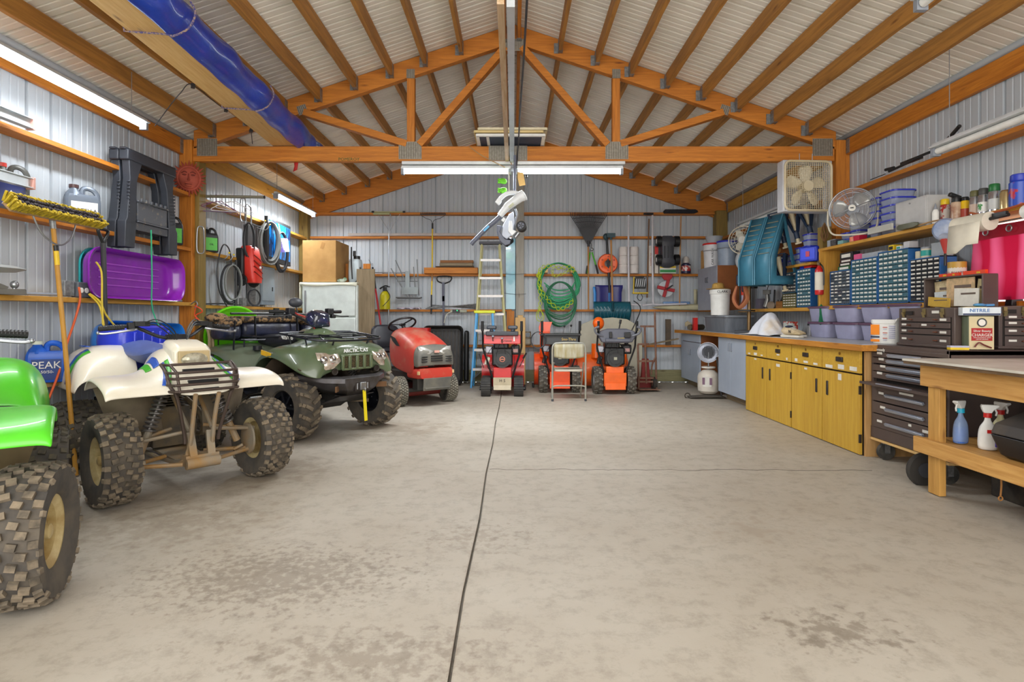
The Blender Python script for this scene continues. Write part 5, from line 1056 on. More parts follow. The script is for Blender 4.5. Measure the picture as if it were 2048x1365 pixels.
# loppers
lop=mat('lopper_green','#4fae2a',.4)
tool('lopping_shears','lopping shears with green handles standing on girt beside the orange ring','shears',[
 ('handle',lambda m:m.tube([BP(1173,548),BP(1177,528),BP(1180,505)],.014),[lop]),('handle',lambda m:m.tube([BP(1196,548),BP(1190,525),BP(1184,505)],.014),[lop]),
 ('grip',lambda m:(m.tube([BP(1172.5,548),BP(1175,532)],.016),),BLK),('grip',lambda m:m.tube([BP(1196,548),BP(1191.5,530)],.016),BLK),
 ('blades',lambda m:(m.tube([BP(1179,505),BP(1183,490),BP(1180,484)],.012),m.ball(BP(1184,499),(.03,.02,.03))),STL)])
t=thing('orange_ring','thick orange plastic ring standing on girt behind the shovel handles','ring',(BP(1215.5,0).x,9.80,1.875+.172)); mb=MB(); OP=mat('ring_orange','#f4611c',.4)
mb.lathe([(.06,-.03),(.10,-.045),(.155,-.04),(.172,0),(.155,.04),(.10,.045),(.06,.03),(.06,-.03)],axis=(0,1,0),n=36,caps=False); mb.build('body',[OP],t)
for k in range(6): a=2*PI*k/6+.5; mb=MB(); mb.cyl((.115*math.cos(a),-.045,.115*math.sin(a)),(.115*math.cos(a),-.05,.115*math.sin(a)),.016); mb.build('dimple',[mat('ring_dark','#b8420f',.5)],t)
# shovels
def shovelblade(m,w,h,z,y,curve=.05,taper=.92,cx=0): m.sheet([[(cx+x*(1 if zz>-.3 else taper)*w/2,y+curve*(abs(x)**2)*-1-.02*zz,z+zz*h) for x in(-1,-.6,0,.6,1)] for zz in(0,-.1,-.3,-.6,-.9,-1)])
x0=BP(1218,0,9.74).x
tool('snow_shovel','snow shovel with black shaft and navy blue blade, behind the teal one','shovel',[('shaft',lambda m:m.cyl((BP(1213,475).x,9.78,BP(0,475).z),(BP(1219,0).x,9.78,1.55),.02),BLK),('grip',lambda m:m.ball(BP(1212,474,9.78),(.05,.04,.06),n=10),mat('grip_teal','#23424a',.5)),('blade',lambda m:shovelblade(m,.47,.42,BP(0,571).z,9.79,cx=x0),mat('blade_navy','#28286e',.4))])
tool('snow_shovel','wide blue snow shovel blade peeking out left of the navy one','shovel',[('blade',lambda m:shovelblade(m,.30,.36,1.65,9.83,cx=BP(1203,0).x),mat('blade_sky','#2a8ad8',.4))])
tool('snow_pusher','teal snow pusher shovel with wooden handle, grip up, on the back wall','shovel',[('shaft',lambda m:m.cyl(BP(1222,478,9.66),BP(1225,604,9.66),.015),HW),('grip',lambda m:(m.box(BP(1222,471,9.66),(.14,.05,.07)),m.cyl(BP(1222,480,9.66),BP(1222,474,9.66),.02)),mat('grip_teal','#23424a',.5)),
 ('blade',lambda m:(m.sheet([[(BP(1225,0,9.6).x+x,9.66-.10*math.sin(t_*PI)+.04*t_,BP(0,604,9.6).z-.32*t_) for x in [-.31+.031*i for i in range(21)]] for t_ in [k/8 for k in range(9)]]),[m.tube([(BP(1225,0,9.6).x+x,9.66-.10*math.sin(.25*PI)+.0,BP(0,604,9.6).z-.08),(BP(1225,0,9.6).x+x+(.05 if x>0 else -.05)*-1,9.565,BP(0,604,9.6).z-.17),(BP(1225,0,9.6).x+x+(.07 if x>0 else -.07)*-1,9.60,BP(0,604,9.6).z-.27)],.010,5) for x in(-.26,-.20,-.14,-.08,.08,.14,.20,.26)]),mat('pusher_teal','#0f5666',.4,coat=.3)),
 ('socket',lambda m:m.tube([BP(1225,604,9.62),BP(1226,622,9.52)],.022),mat('pusher_dark','#0b3f4c',.5))])
for s_ in [c for c in bpy.data.objects if c.name.startswith('blade') and c.parent and c.parent.name.split('.')[0] in('snow_shovel','snow_pusher')]:
    q=s_.modifiers.new('s','SOLIDIFY'); q.thickness=.006
# toilet rolls
TP=mat('roll_white','#d6cfcb',.9)
names=['top','middle','bottom']
for c_,px in enumerate((1247,1268)):
    for r_ in range(3):
        mb=MB(); z=1.877+.152*(2-r_); mb.lathe([(.022,.0),(.072,.0),(.076,.006),(.076,.143),(.072,.149),(.022,.149),(.022,.0)],(BP(px,0).x,9.80,z),n=24,caps=False); solo(mb,'paper_roll',[TP],'%s white paper roll of the %s stack on the back girt'%(names[r_],'left' if c_==0 else 'right'),'paper roll','white paper rolls on the back girt')
# white L pipes
WP=mat('pipe_white','#cfccd2',.4)
for px,lb in((1257,'left white L-shaped pipe hanging between the paper rolls'),(1305,'right white L-shaped pipe hanging beside the upside down toy truck')):
    mb=MB(); p=[BP(px,431,9.68),BP(px,520,9.68),BP(px+1,604,9.68),BP(px+3,609,9.68),BP(px+8,610,9.68),BP(px+(24 if px<1300 else 68),610-(0 if px<1300 else 2),9.68)]
    mb.tube(p,.016,10); mb.tube(smooth_path([BP(px-1.5,440,9.67),BP(px-1,432,9.67),BP(px+1,432,9.67),BP(px+1.5,440,9.67)],4),.006)
    if px>1300: mb.tube([BP(px,609,9.68),BP(px-20,611,9.68)],.014,8)
    solo(mb,'pipe',[WP],lb,'pipe')
# work lights
t=thing('work_light','yellow and black halogen work light hanging from the back girt','work light',(BP(1280,0,9.6).x,9.62,BP(0,590,9.6).z)); WY=mat('light_yellow','#d0b01c',.5)
mb=MB(); mb.box((0,0,.19),(.19,.09,.17)); mb.box((0,-.0,.30),(.14,.06,.03)); mb.build('lamp_housing',[BLK],t,bevel=.01); mb=MB(); 
for i in range(5): mb.box((-.07+.035*i,-.05,.2),(.012,.012,.13),(0,.15,0))
mb.build('guard',[STL],t); mb=MB(); mb.tube([(-.10,-.02,.30),(-.11,-.02,.02),(.10,-.02,.02)],.012); mb.box((0,-.03,.03),(.26,.08,.02)); mb.build('stand',[WY],t); mb=MB(); mb.tube(smooth_path([(.0,-.02,.05),(-.05,-.03,-.04),(.0,-.03,-.10),(.04,-.03,-.04),(.0,-.02,.04)],4),.006); mb.build('cord',[BLK],t)
tool('garden_hoe','old hoe with thin brown wooden handle hanging head up at the back wall','hoe',[('handle',lambda m:m.tube([BP(1298,438),BP(1296,520),BP(1294,596)],.012),wood('old_handle','#7d5632','#5c3d22','z',knots=False)),('head',lambda m:m.box(BP(1297,428),(.16,.05,.03)),BLK)])
tool('garden_stick','plain wooden stick leaning in front of the toy truck','stick',[('handle',lambda m:m.tube([BP(1362,431,9.70),BP(1360,520,9.70),BP(1359,612,9.70)],.011),HW)])
def flatbox(name,label,cat,px0,px1,z,h,d,m,txt=None,tm=None,rot90=False,Y=9.80,bands=()):
    a=BP(px0,0,Y);b=BP(px1,0,Y); t=thing(name,label,cat,((a.x+b.x)/2,Y,z)); mb=MB(); mb.box((0,0,h/2),(b.x-a.x,d,h)); mb.build('carton',[m],t,bevel=.002)
    for (zz,hh,bm_) in bands: mb=MB(); mb.box((0,-d/2-.001,zz*h),((b.x-a.x)*.98,.002,hh*h)); mb.build('print_band',[bm_],t,smooth=0)
    if txt: mb=MB(); mb.text(txt,(b.x-a.x)*.55,Matrix.Translation((0,-d/2-.004,h*.5))@Euler((R(90),0,0)).to_matrix().to_4x4()@Matrix.Rotation(R(90) if rot90 else 0,4,'Z')); mb.build('lettering',[tm],t,smooth=0)
    return t
flatbox('carton','tall narrow white carton with red lettering on the back girt','carton',1297,1303.5,1.877,.47,.10,mat('carton_cream','#d6cec4',.7),'FLOORING TILE',mat('ink_red','#a8322c',.6),True)
flatbox('carton','tall narrow white carton with red top beside the right white pipe','carton',1308,1315,1.877,.47,.10,mat('carton_cream','#d6cec4',.7),bands=((.84,.30,RED),))
flatbox('carton','white detergent box with green print under the toy truck','carton',1318,1350,1.877,.13,.12,mat('carton_white','#dcdcd4',.6),bands=((.30,.36,mat('print_green','#2d8a48',.5)),(.82,.25,YEL)))
# toy truck
t=thing('toy_truck','charcoal ride-on toy truck hung nose down showing its wheels','toy truck',(BP(1337,0,9.6).x,9.70,BP(0,535,9.6).z)); TT=mat('truck_charcoal','#3c3d44',.5)
mb=MB(); mb.loft([[(x*k,y*ky,z) for x,y in rrect(.30,.16,.03,3)] for z,k,ky in((.0,.3,.4),(.03,.75,.7),(.09,.95,1),(.15,.68,1),(.36,.68,1),(.42,.9,1),(.50,.85,.9),(.535,.5,.6))]); mb.build('body',[TT],t)
for i in range(3): mb=MB(); mb.box((-.06+.06*i,-.085,.26),(.02,.012,.2)); mb.build('chassis_rib',[mat('truck_dark','#2c2d33',.5)],t,bevel=.004)
for sx in(-1,1):
    for z in(.13,.44):
        mb=MB(); mb.cyl((sx*.115,-.05,z),(sx*.19,-.05,z),.085,n=20); mb.cyl((sx*.18,-.05,z),(sx*.193,-.05,z),.04,m=1)
        for k in range(14): a=2*PI*k/14; mb.box((sx*.15,-.05+.085*math.cos(a),z+.085*math.sin(a)),(.07,.012,.016),(a,0,0))
        mb.build('wheel',[BLK,PAP],t)
t=thing('glass_jar','glass jar with red and white label on the back girt beside the stick','jar',(BP(1372,0).x,9.80,1.877)); mb=MB(); mb.lathe([(0,0),(.075,0),(.08,.02),(.08,.15),(.05,.18)],n=20); mb.build('body',[mat('jar_navy','#2b2c4c',.3)],t); mb=MB(); mb.lathe([(.081,.04),(.081,.13)],n=20,caps=False); mb.build('label',[mat('jar_label','#d8c8c4',.5,c2='#b03028',scale=14,lo=.48,hi=.52)],t); mb=MB(); mb.lathe([(.05,.18),(.048,.26),(.03,.29)],n=16); mb.build('neck',[mat('jar_pale','#c8c0b8',.3)],t)
t=thing('chalk_reel','red four-armed reel with white disc hanging on the back wall','reel',(BP(1333,0,9.65).x,9.70,BP(0,577,9.65).z)); mb=MB(); mb.cyl((0,0,-.01),(0,.04,-.01),.135,n=32); mb.build('disc',[mat('disc_grey','#b8bcc0',.5)],t)
mb=MB()
for a in(20,110,200,250+0,335): 
    a=R({20:75,110:170,200:255,250:255,335:-15}[a]); mb.bar((0,-.02,-.01),(.15*math.cos(a),-.02,.15*math.sin(a)),.055,.03,up=(0,1,0))
mb.loft([[(.02+x*k,-.02+y,.14+z) for x,y in((-1,-.015),(1,-.015),(1,.015),(-1,.015))] for z,k in((0,.05),(.05,.09),(.10,.085))]); mb.build('arms',[mat('reel_red','#a11220',.45)],t,bevel=.006)
mb=MB(); mb.cyl((-.0,-.05,-.02),(.10,-.06,.05),.012); mb.build('crank',[BLK],t)
# surfboard-ish, blue
mb=MB(); mb.loft([[(x,9.78+y*.06,1.30+z*w_) for y,z in [(math.cos(a),math.sin(a)) for a in [2*PI*i/10 for i in range(10)]]] for x,w_ in((BP(1306,0).x,.008),(BP(1320,0).x,.03),(BP(1345,0).x,.05),(BP(1396,0).x,.06))]); solo(mb,'foam_board',[mat('board_cream','#c9c3a2',.6)],'long cream tapered board lying on the eye height back girt','board')
mb=MB(); mb.box((0,0,.035),(.46,.05,.07)); solo(mb,'blue_bag',[mat('bag_blue','#4f79b4',.5,c2='#7f9cc0',scale=12)],'flat blue package behind the cream tapered board','package',loc=(BP(1355,0).x,9.87,1.33),bevel=.01)
mb=MB(); mb.sheet([[(x,9.84,1.36+z) for x in (BP(1390,0).x-.02*z,BP(1396,0).x)] for z in(0,.1,.2,.25)]); solo(mb,'foam_strip',[mat('board_cream','#c9c3a2',.6)],'cream strip standing on end beside the grey corner cabinet','strip',solid=.02)
mb=MB(); mb.loft([[(x,y*k,z*k) for y,z in((-.05,-.03),(.05,-.03),(.05,.03),(-.05,.03))] for x,k in((-.29,.4),(-.27,1),(.24,1),(.29,.4))]); solo(mb,'floor_brush',[mat('bristle_dark','#1c1d24',.9,c2='#2b2c34',scale=40,bump=.5)],'black push broom head resting on the highest back girt','broom head',loc=BP(1361,423.5,9.8),rz=0)
# hand truck
RT=mat('rusty_tube','#6f4a3c',.8,.2,c2='#8a6a58',scale=10); Yh=8.95
t=thing('hand_truck','rusty old hand truck leaning beside the right orange snow blower','hand truck',(BP(1295,0,Yh).x,Yh,0),rot=(R(-5),0,0))
xs=lambda px:(px-1295)*Yh/FP; zz=lambda py:EYE+(HY-py)*Yh/FP
mb=MB(); mb.cyl((xs(1277.5),0,.02),(xs(1277.5),0,zz(690)),.016); mb.cyl((xs(1313),0,.02),(xs(1313),0,zz(622)),.016); mb.cyl((xs(1293),0,.1),(xs(1292),0,zz(652)),.016); mb.build('rail',[RT],t)
for i,(a,b,py) in enumerate(((1283,1313,653),(1277,1300,689),(1277,1313,723),(1277,1308,757),(1277,1308,764))):
    mb=MB(); mb.bar((xs(a),0,zz(py)),(xs(b),0,zz(py)),.03,.014,up=(0,1,0)); mb.build('crossbar',[RT],t)
mb=MB(); mb.tube(smooth_path([(xs(1312),-.02,zz(715)),(xs(1304),-.05,zz(730)),(xs(1302),-.05,zz(750))],4),.013); mb.box((xs(1292),-.14,.012),(.32,.26,.012)); mb.build('toe_plate',[RT],t)
for px in(1309,): 
    mb=MB(); mb.cyl((xs(px)-.02,.06,.10),(xs(px)+.04,.06,.10),.10,n=22); mb.cyl((xs(px)-.025,.06,.10),(xs(px)+.045,.06,.10),.045,m=1); mb.build('wheel',[RUB,RT],t)
mb=MB(); poly=[(-.55,.1),(-.55,.92),(-.50,1.02),(-.3,1.10),(0,1.13),(.25,1.10),(.42,1.0),(.50,.92),(.50,.1)]
mb.prism([(x,z) for x,z in poly],.03,Matrix.Rotation(R(90),4,'X')); solo(mb,'headboard',[mat('panel_ivory','#bdb9a6',.6,c2='#aca894',scale=3)],'ivory rounded panel standing behind the orange snow blowers','panel',loc=(BP(1228,0,9.4).x,9.55,.0),rot=(R(-3),0,0),bevel=.008)
mb=MB(); mb.box((0,0,.08),(.26,.2,.16)); mb.box((0,0,.3),(.14,.1,.32),tp=.7); solo(mb,'jack_stand',[mat('jack_red','#8e1b16',.5)],'dark red floor jack behind the rusty hand truck','jack',loc=(BP(1291,0,9.3).x,9.32,0),bevel=.005)
mb=MB(); mb.box((0,0,.22),(.09,.04,.44)); solo(mb,'plank',[mat('plank_dark','#4a3f36',.8,c2='#5e5040',scale=6)],'short dark plank standing on the lowest right back girt','plank',loc=(BP(1336,0,9.8).x,9.79,.657)); 
mb=MB(); mb.bar(BP(1296,690,9.5),BP(1356,678,9.6),.06,.02); solo(mb,'plank',[GW['x']],'slanted weathered board passing behind hand truck toward white cabinets','plank')
mb=MB(); mb.cyl((-.0,0,0),(0,0,.05),.02); 
t=thing('work_glove','dark bundle hung on the highest back girt beside the thin hoe','bundle',BP(1297,428,9.72)); mb=MB(); mb.ball((0,0,0),(.085,.03,.022)); mb.build('cloth',[mat('bundle_dark','#2b2320',.8)],t)
# centre hanging things
t=thing('door_rail','pale wooden and metal opener rail running overhead along the ridge line','rail',(-.04,0,2.86)); mb=MB(); mb.box((-.03,4.75,0),(.04,3.3,.04)); mb.build('wooden_rail',[wood('rail_wood','#c9b093','#a8845a','y')],t,smooth=0); mb=MB(); mb.box((.025,4.75,-.01),(.045,3.3,.05)); mb.box((.025,6.42,-.03),(.06,.05,.12)); mb.build('metal_channel',[mat('channel_metal','#c5cad0',.3,.5)],t,smooth=0)
mb=MB(); mb.tube(smooth_path([(.09,3.0,3.2),(.08,4.0,3.1),(.06,5.2,3.0),(.05,6.1,2.97),(.03,6.2,2.75)],5),.008,6); solo(mb,'dark_cable',[HOS],'dark cable running along the overhead rail down to the crosswise lamp','cable')
mb=MB(); mb.tube(smooth_path([(-.08,5.0,3.5),(-.07,5.9,3.05),(-.07,6.2,2.95),(-.02,6.24,2.8)],5),.006,6); mb.tube(smooth_path([P(938,293,6.2),P(965,312,6.2),P(1010,335,6.2)],4),.005,6); solo(mb,'tan_cord',[mat('cord_tan','#a8865a',.6)],'thin tan cord draped across the middle of the tie beam','cord')
YG=5.98
t=thing('hanging_post','dark metal hanger tube dropping from the opener rail to the leaf blower','hanger',P(1030,330,YG)); mb=MB(); mb.cyl((0,0,.1),(-.005,0,-.30),.014); mb.build('tube',[mat('hanger_grey','#6a7080',.4,.4)],t); mb=MB(); mb.bar((-.03,0,-.29),(.07,-.01,-.345),.02,.02); mb.build('hook',[mat('hanger_grey2','#8a90a8',.4,.4)],t)
mb=MB(); mb.cyl(P(1018,345,YG),P(1018,386,YG),.004); solo(mb,'string',[CRM],'thin white string the blower hangs from','string')
t=thing('leaf_blower','white leaf blower with long grey nozzle hanging in mid air','leaf blower',P(1018,420,YG)); O=P(1018,420,YG); q=lambda px,py,dy=0:P(px,py,YG)-O+Vector((0,dy,0))
WB=mat('blower_white','#e9eef2',.3); GB=mat('blower_grey','#5c6274',.4)
mb=MB(); 
def seg(m,pts,rs,mi=0,n=16): m.tube(pts,rs,n,mi)
seg(mb,[q(999,432),q(1004,426),q(1016,412),q(1030,402),q(1040,394),q(1047,391)],[.030,.034,.044,.047,.055,.058]); mb.ring(q(1048,390.5),.05,.01,(.8,0,.5)); mb.build('motor_body',[WB],t)
mb=MB(); mb.tube(smooth_path([q(1040,396),q(1034,387),q(1020,386),q(1008,391),q(996,403)],5),[.03]*4+[.024]*17,10); mb.box(q(997,404),(.05,.05,.05),(0,.7,0)); mb.build('handle',[WB],t)
mb=MB(); seg(mb,[q(942,489),q(946,484),q(975,455),q(1001,433)],[.026,.023,.025,.027]); mb.build('nozzle',[GB],t)
mb=MB(); mb.bar(q(968,463,-.027),q(978,453,-.027),.02,.004,up=(0,1,0)); mb.build('logo_strip',[mat('logo_sky','#5ab8ee',.4)],t); mb=MB(); mb.bar(q(1018,417,-.047),q(1027,409,-.047),.026,.004,up=(0,1,0)); mb.build('vent_outline',[mat('vent_grey','#c9cdb0',.5)],t)
mb=MB(); mb.box(q(1007,440),(.03,.03,.04),(0,.7,0)); mb.build('latch',[WB],t)
t=thing('string_trimmer','white and grey string trimmer head with black wheel hanging behind the blower','string trimmer',P(1018,450,YG+.12)); O=P(1018,450,YG+.12); q=lambda px,py,dy=0:P(px,py,YG+.12)-O+Vector((0,dy,0))
mb=MB(); mb.prism([(q(*p).x,q(*p).z) for p in((1018,430),(1027,425),(1029,445),(1026,470),(1014,480),(1003,474),(1006,452))],.06,Matrix.Rotation(R(90),4,'X')); mb.build('head_cover',[mat('trim_pale','#bfc8d8',.35)],t,bevel=.008)
mb=MB(); mb.prism([(q(*p).x,q(*p).z) for p in((1018,444),(1024,444),(1026,462),(1033,465),(1024,474),(1016,465))],.08,Matrix.Rotation(R(90),4,'X')); mb.build('shroud',[WB],t,bevel=.006)
mb=MB(); mb.prism([(q(*p).x,q(*p).z) for p in((994,453),(1004,454),(1000,465),(1010,480),(1022,482),(1020,490),(1010,493),(1000,484),(994,466))],.07,Matrix.Rotation(R(90),4,'X')); mb.build('guard',[GB],t,bevel=.006)
mb=MB(); mb.cyl(q(1012,489,-.03),q(1022,480,.03),.035,n=16); mb.build('spool',[BLK],t)
mb=MB(); mb.cyl(q(1042,453,-.05),q(1044,455,.03),.052,n=24); mb.cyl(q(1042,453,-.055),q(1042,453,-.05),.035,m=1)
for k in range(5): a=2*PI*k/5; mb.box(q(1042,453,-.058)+Vector((.02*math.cos(a),0,.02*math.sin(a))),(.03,.005,.009),(0,-a,0),m=0)
mb.build('wheel',[BLK,mat('wheel_slate','#5a6074',.4)],t)
mb=MB(); mb.tube(smooth_path([q(1030,418),q(1034,430),q(1030,445),q(1030,462),q(1036,470)],4),.012); mb.cyl(q(1030,475),q(1037,466),.022); mb.build('guide_tube',[STL],t)
mb=MB(); mb.prism([(0,0),(.06,-.01),(.085,-.14),(.02,-.15),(.0,-.06)],.002,Matrix.Rotation(R(90),4,'X')); solo(mb,'paper_tag',[mat('tag_manila','#e0b871',.7)],'manila paper tag hanging just below the crosswise lamp','tag',loc=P(1035,344,6.05))
t=thing('work_glove','pair of lime green gloves clipped under the crosswise lamp','gloves',P(1006,368,6.15)); 
for dz,r_ in((.03,.3),(-.07,-.2)): 
    mb=MB(); mb.ball((0,0,dz),(.045,.02,.032),n=10,rot=(0,r_,0))
    for k in range(3): mb.tube([(-.02,0,dz-.012+.014*k),(-.055,0,dz-.02+.02*k)],.009,6)
    mb.build('glove',[mat('glove_green','#5cae1c',.7)],t)
mb=MB(); mb.ball(P(1053,353,6.1),(.012,.01,.02)); mb.tube([P(1050,343,6.12),P(1053,353,6.1)],.003); solo(mb,'pull_plug',[BLK],'small black plug dangling right of the manila tag','plug')
# screens on truss
for k,(x0,dz,m_) in enumerate(((-.03,.0,WHT),(-.05,.035,mat('frame_yellow','#d8c184',.5)),(-.01,.065,mat('frame_cream','#d9d0b0',.5)))):
    t=thing('window_screen',['white framed window screen, lowest of three lying on the truss beam','yellowish framed window screen, middle one lying on the truss beam','cream framed window screen, topmost one lying on the truss beam'][k],'window screen',(x0,6.42,3.035+dz)); mb=MB()
    for sx in(-1,1): mb.box((sx*.345,0,0),(.035,.92,.026))
    for sy in(-1,1): mb.box((0,sy*.45,0),(.71,.035,.026))
    if k==0: mb.box((-.24,0,0),(.03,.9,.026))
    mb.build('frame',[m_],t,bevel=.003); mb=MB(); mb.box((0,0,0),(.67,.88,.003)); mb.build('mesh',[mat('screen_mesh','#3c4458',.7)],t)
# ================= TRACTOR, SNOW BLOWERS, CHAIR =================
t=thing('lawn_tractor','red and dark grey lawn tractor with dusty hood and black steering wheel','lawn tractor',(-1.86,8.44,0),math.atan2(-.786,.617))
RM=mat('tractor_red','#b5382c',.4,c2='#a88c70',scale=4,lo=.5,hi=.85); TG=mat('tractor_grey','#55544f',.6,c2='#6b675c',scale=6); TU=mat('turf_dusty','#8b8779',.95,c2='#6a675c',scale=30)
FX=1.10; TSH=-.12
for s in(-1,1):
    wheel(t,(FX,s*.37,.19),.19,.16,.09,'turf',TG,side=s,lug=TU,steer=-.15); wheel(t,(0,s*.34,.26),.26,.24,.12,'turf',TG,side=s,lug=TU)
mb=MB(); mb.box((.6,0,.36),(1.2,.30,.10)); mb.box((FX,0,.19),(.06,.62,.05)); mb.box((1.26,0,.30),(.14,.44,.18)); mb.build('chassis',[mat('tractor_dark','#3b3a36',.7)],t,bevel=.01)
N0=len(bpy.data.objects); NAMES0=set(o.name for o in bpy.data.objects)
def hs(x,w,zt,zb,c=.6): 
    return [(x,-w,zb),(x,-w*1.02,zb+(zt-zb)*.5),(x,-w*.92,zb+(zt-zb)*.82),(x,-w*c,zt-.02),(x,0,zt),(x,w*c,zt-.02),(x,w*.92,zb+(zt-zb)*.82),(x,w*1.02,zb+(zt-zb)*.5),(x,w,zb)]
mb=MB(); mb.sheet([hs(.70,.23,.98,.62),hs(.82,.27,1.0,.50),hs(1.0,.28,.98,.45),hs(1.2,.285,.925,.42),hs(1.38,.28,.85,.41),hs(1.46,.27,.79,.41)]); mb.build('hood',[RM],t,solid=.012,sub=2,smooth=60)
mb=MB(); mb.sheet([hs(1.44,.272,.80,.50,.75),hs(1.50,.262,.755,.50,.8),hs(1.53,.25,.70,.51,.85),hs(1.535,.24,.62,.52,.85)]); mb.add(hs(1.535,.24,.62,.52,.85),[tuple(range(9))]); mb.build('nose_surround',[TG],t,solid=.01,sub=1,smooth=60)
mb=MB(); mb.loft([[(x,y,z) for y,z in rrect(w_,.13,.04,3) for y,z in [(y,z+.425)]] for x,w_ in((1.30,.58),(1.48,.56),(1.55,.46))]); mb.build('front_bumper',[RM],t)
for s in(-1,1):
    mb=MB(); mb.add([(1.515,s*.04,.70),(1.50,s*.17,.765),(1.475,s*.235,.765),(1.50,s*.23,.69),(1.525,s*.10,.66),(1.50,s*.15,.71)],[(0,1,5),(1,2,5),(2,3,5),(3,4,5),(4,0,5)]); mb.build('headlight',[mat('lamp_lens','#c8c6c0',.15,.3)],t,solid=.02)
    for k in range(3): mb=MB(); mb.box((1.545,s*.165,.635-.03*k),(.014,.11,.012),(0,0,-s*.25)); mb.build('grille_slat',[BLK],t,bevel=.003)
    mb=MB(); mb.prism([(.82,.90),(.98,.86),(1.10,.76),(1.02,.76),(.90,.82)],.006,Matrix.Translation((0,s*.292,0))@Matrix.Rotation(R(90),4,'X')); mb.build('side_vent',[BLK],t)
    mb=MB(); mb.box((1.515,s*.22,.435),(.03,.10,.045),(0,0,-s*.5)); mb.build('bumper_lamp',[mat('amber_pale','#c8a878',.4)],t,bevel=.003)
for k in range(3): mb=MB(); mb.box((1.552,0,.645-.03*k),(.012,.17,.013)); mb.build('grille_slat',[BLK],t,bevel=.003)
mb=MB(); mb.box((1.55,0,.70),(.01,.07,.03)); mb.build('badge',[mat('badge_pink','#d09a8c',.5)],t)
mb=MB(); mb.box((1.56,0,.29),(.01,.40,.16),(0,.1,0)); mb.box((1.54,0,.24),(.06,.36,.02)); mb.build('front_bracket',[TG],t,bevel=.004)
for o in bpy.data.objects:
    if o.name not in NAMES0: o.location.x+=TSH
mb=MB(); mb.box((.65,0,.72),(.12,.36,.5)); mb.build('dash',[mat('dash_dark','#2b2c30',.5)],t,bevel=.03)
mb=MB(); mb.cyl((.66,0,.92),(.50,0,1.02),.02); mb.ring((.48,0,1.035),.19,.014,(-.5,0,.86),n=36,k=8)
for a in(30,150,270): a=R(a); mb.bar((.48,0,1.03),(.48+.86*.18*math.cos(a),.18*math.sin(a),1.035+.5*.18*math.cos(a)),.03,.012)
mb.ball((.48,0,1.03),(.05,.05,.02)); mb.build('steering_wheel',[BLK],t)
mb=MB(); mb.loft([[(-.08+.40*q_,y*k,z) for y in(-1,1) for z in ((.62,.70) if y<0 else (.70,.62))] for q_,k in((0,.2),(.5,.24),(1,.2))]); mb.build('seat_cushion',[mat('seat_navy','#26262e',.4)],t,sub=2)
mb=MB(); mb.loft([[(x+dx,y*k,z) for x,y in((-.04,-1),(-.04,1),(.04,1),(.04,-1))] for z,k,dx in((.66,.22,0),(.85,.26,-.04),(.98,.24,-.07),(1.03,.16,-.08))]); mb.build('seat_back',[mat('seat_navy','#26262e',.4)],t,sub=2)
for s in(-1,1): mb=MB(); mb.sheet([[(x,s*y,z) for x,z in((-.32,.40),(-.2,.56),(0,.60),(.2,.58),(.34,.34),(.7,.32))] for y in(.2,.36,.5)]); mb.build('rear_fender',[RM],t,solid=.008,sub=1)
mb=MB(); mb.box((.62,0,.14),(.75,.9,.10)); mb.build('mower_deck',[mat('deck_maroon','#7a2c24',.6)],t,bevel=.03)
mb=MB(); mb.box((.45,.30,.92),(.10,.06,.05)); mb.build('red_lever',[RED],t,bevel=.01)
mb=MB(); mb.loft([[(x,y,z) for x,y in rrect(.34,.26,.04,3)] for z in(0,.10)]); solo(mb,'fuel_can',[RED],'red plastic container glimpsed behind the tractor steering wheel','container',loc=(P(838,0,9.15).x,9.2,.862))
mb=MB(); mb.box((0,0,.43),(.30,.22,.86)); solo(mb,'crate',[mat('crate_dark','#3c3630',.8)],'dark stand under the red container behind the tractor','stand',loc=(P(838,0,9.15).x,9.2,0))
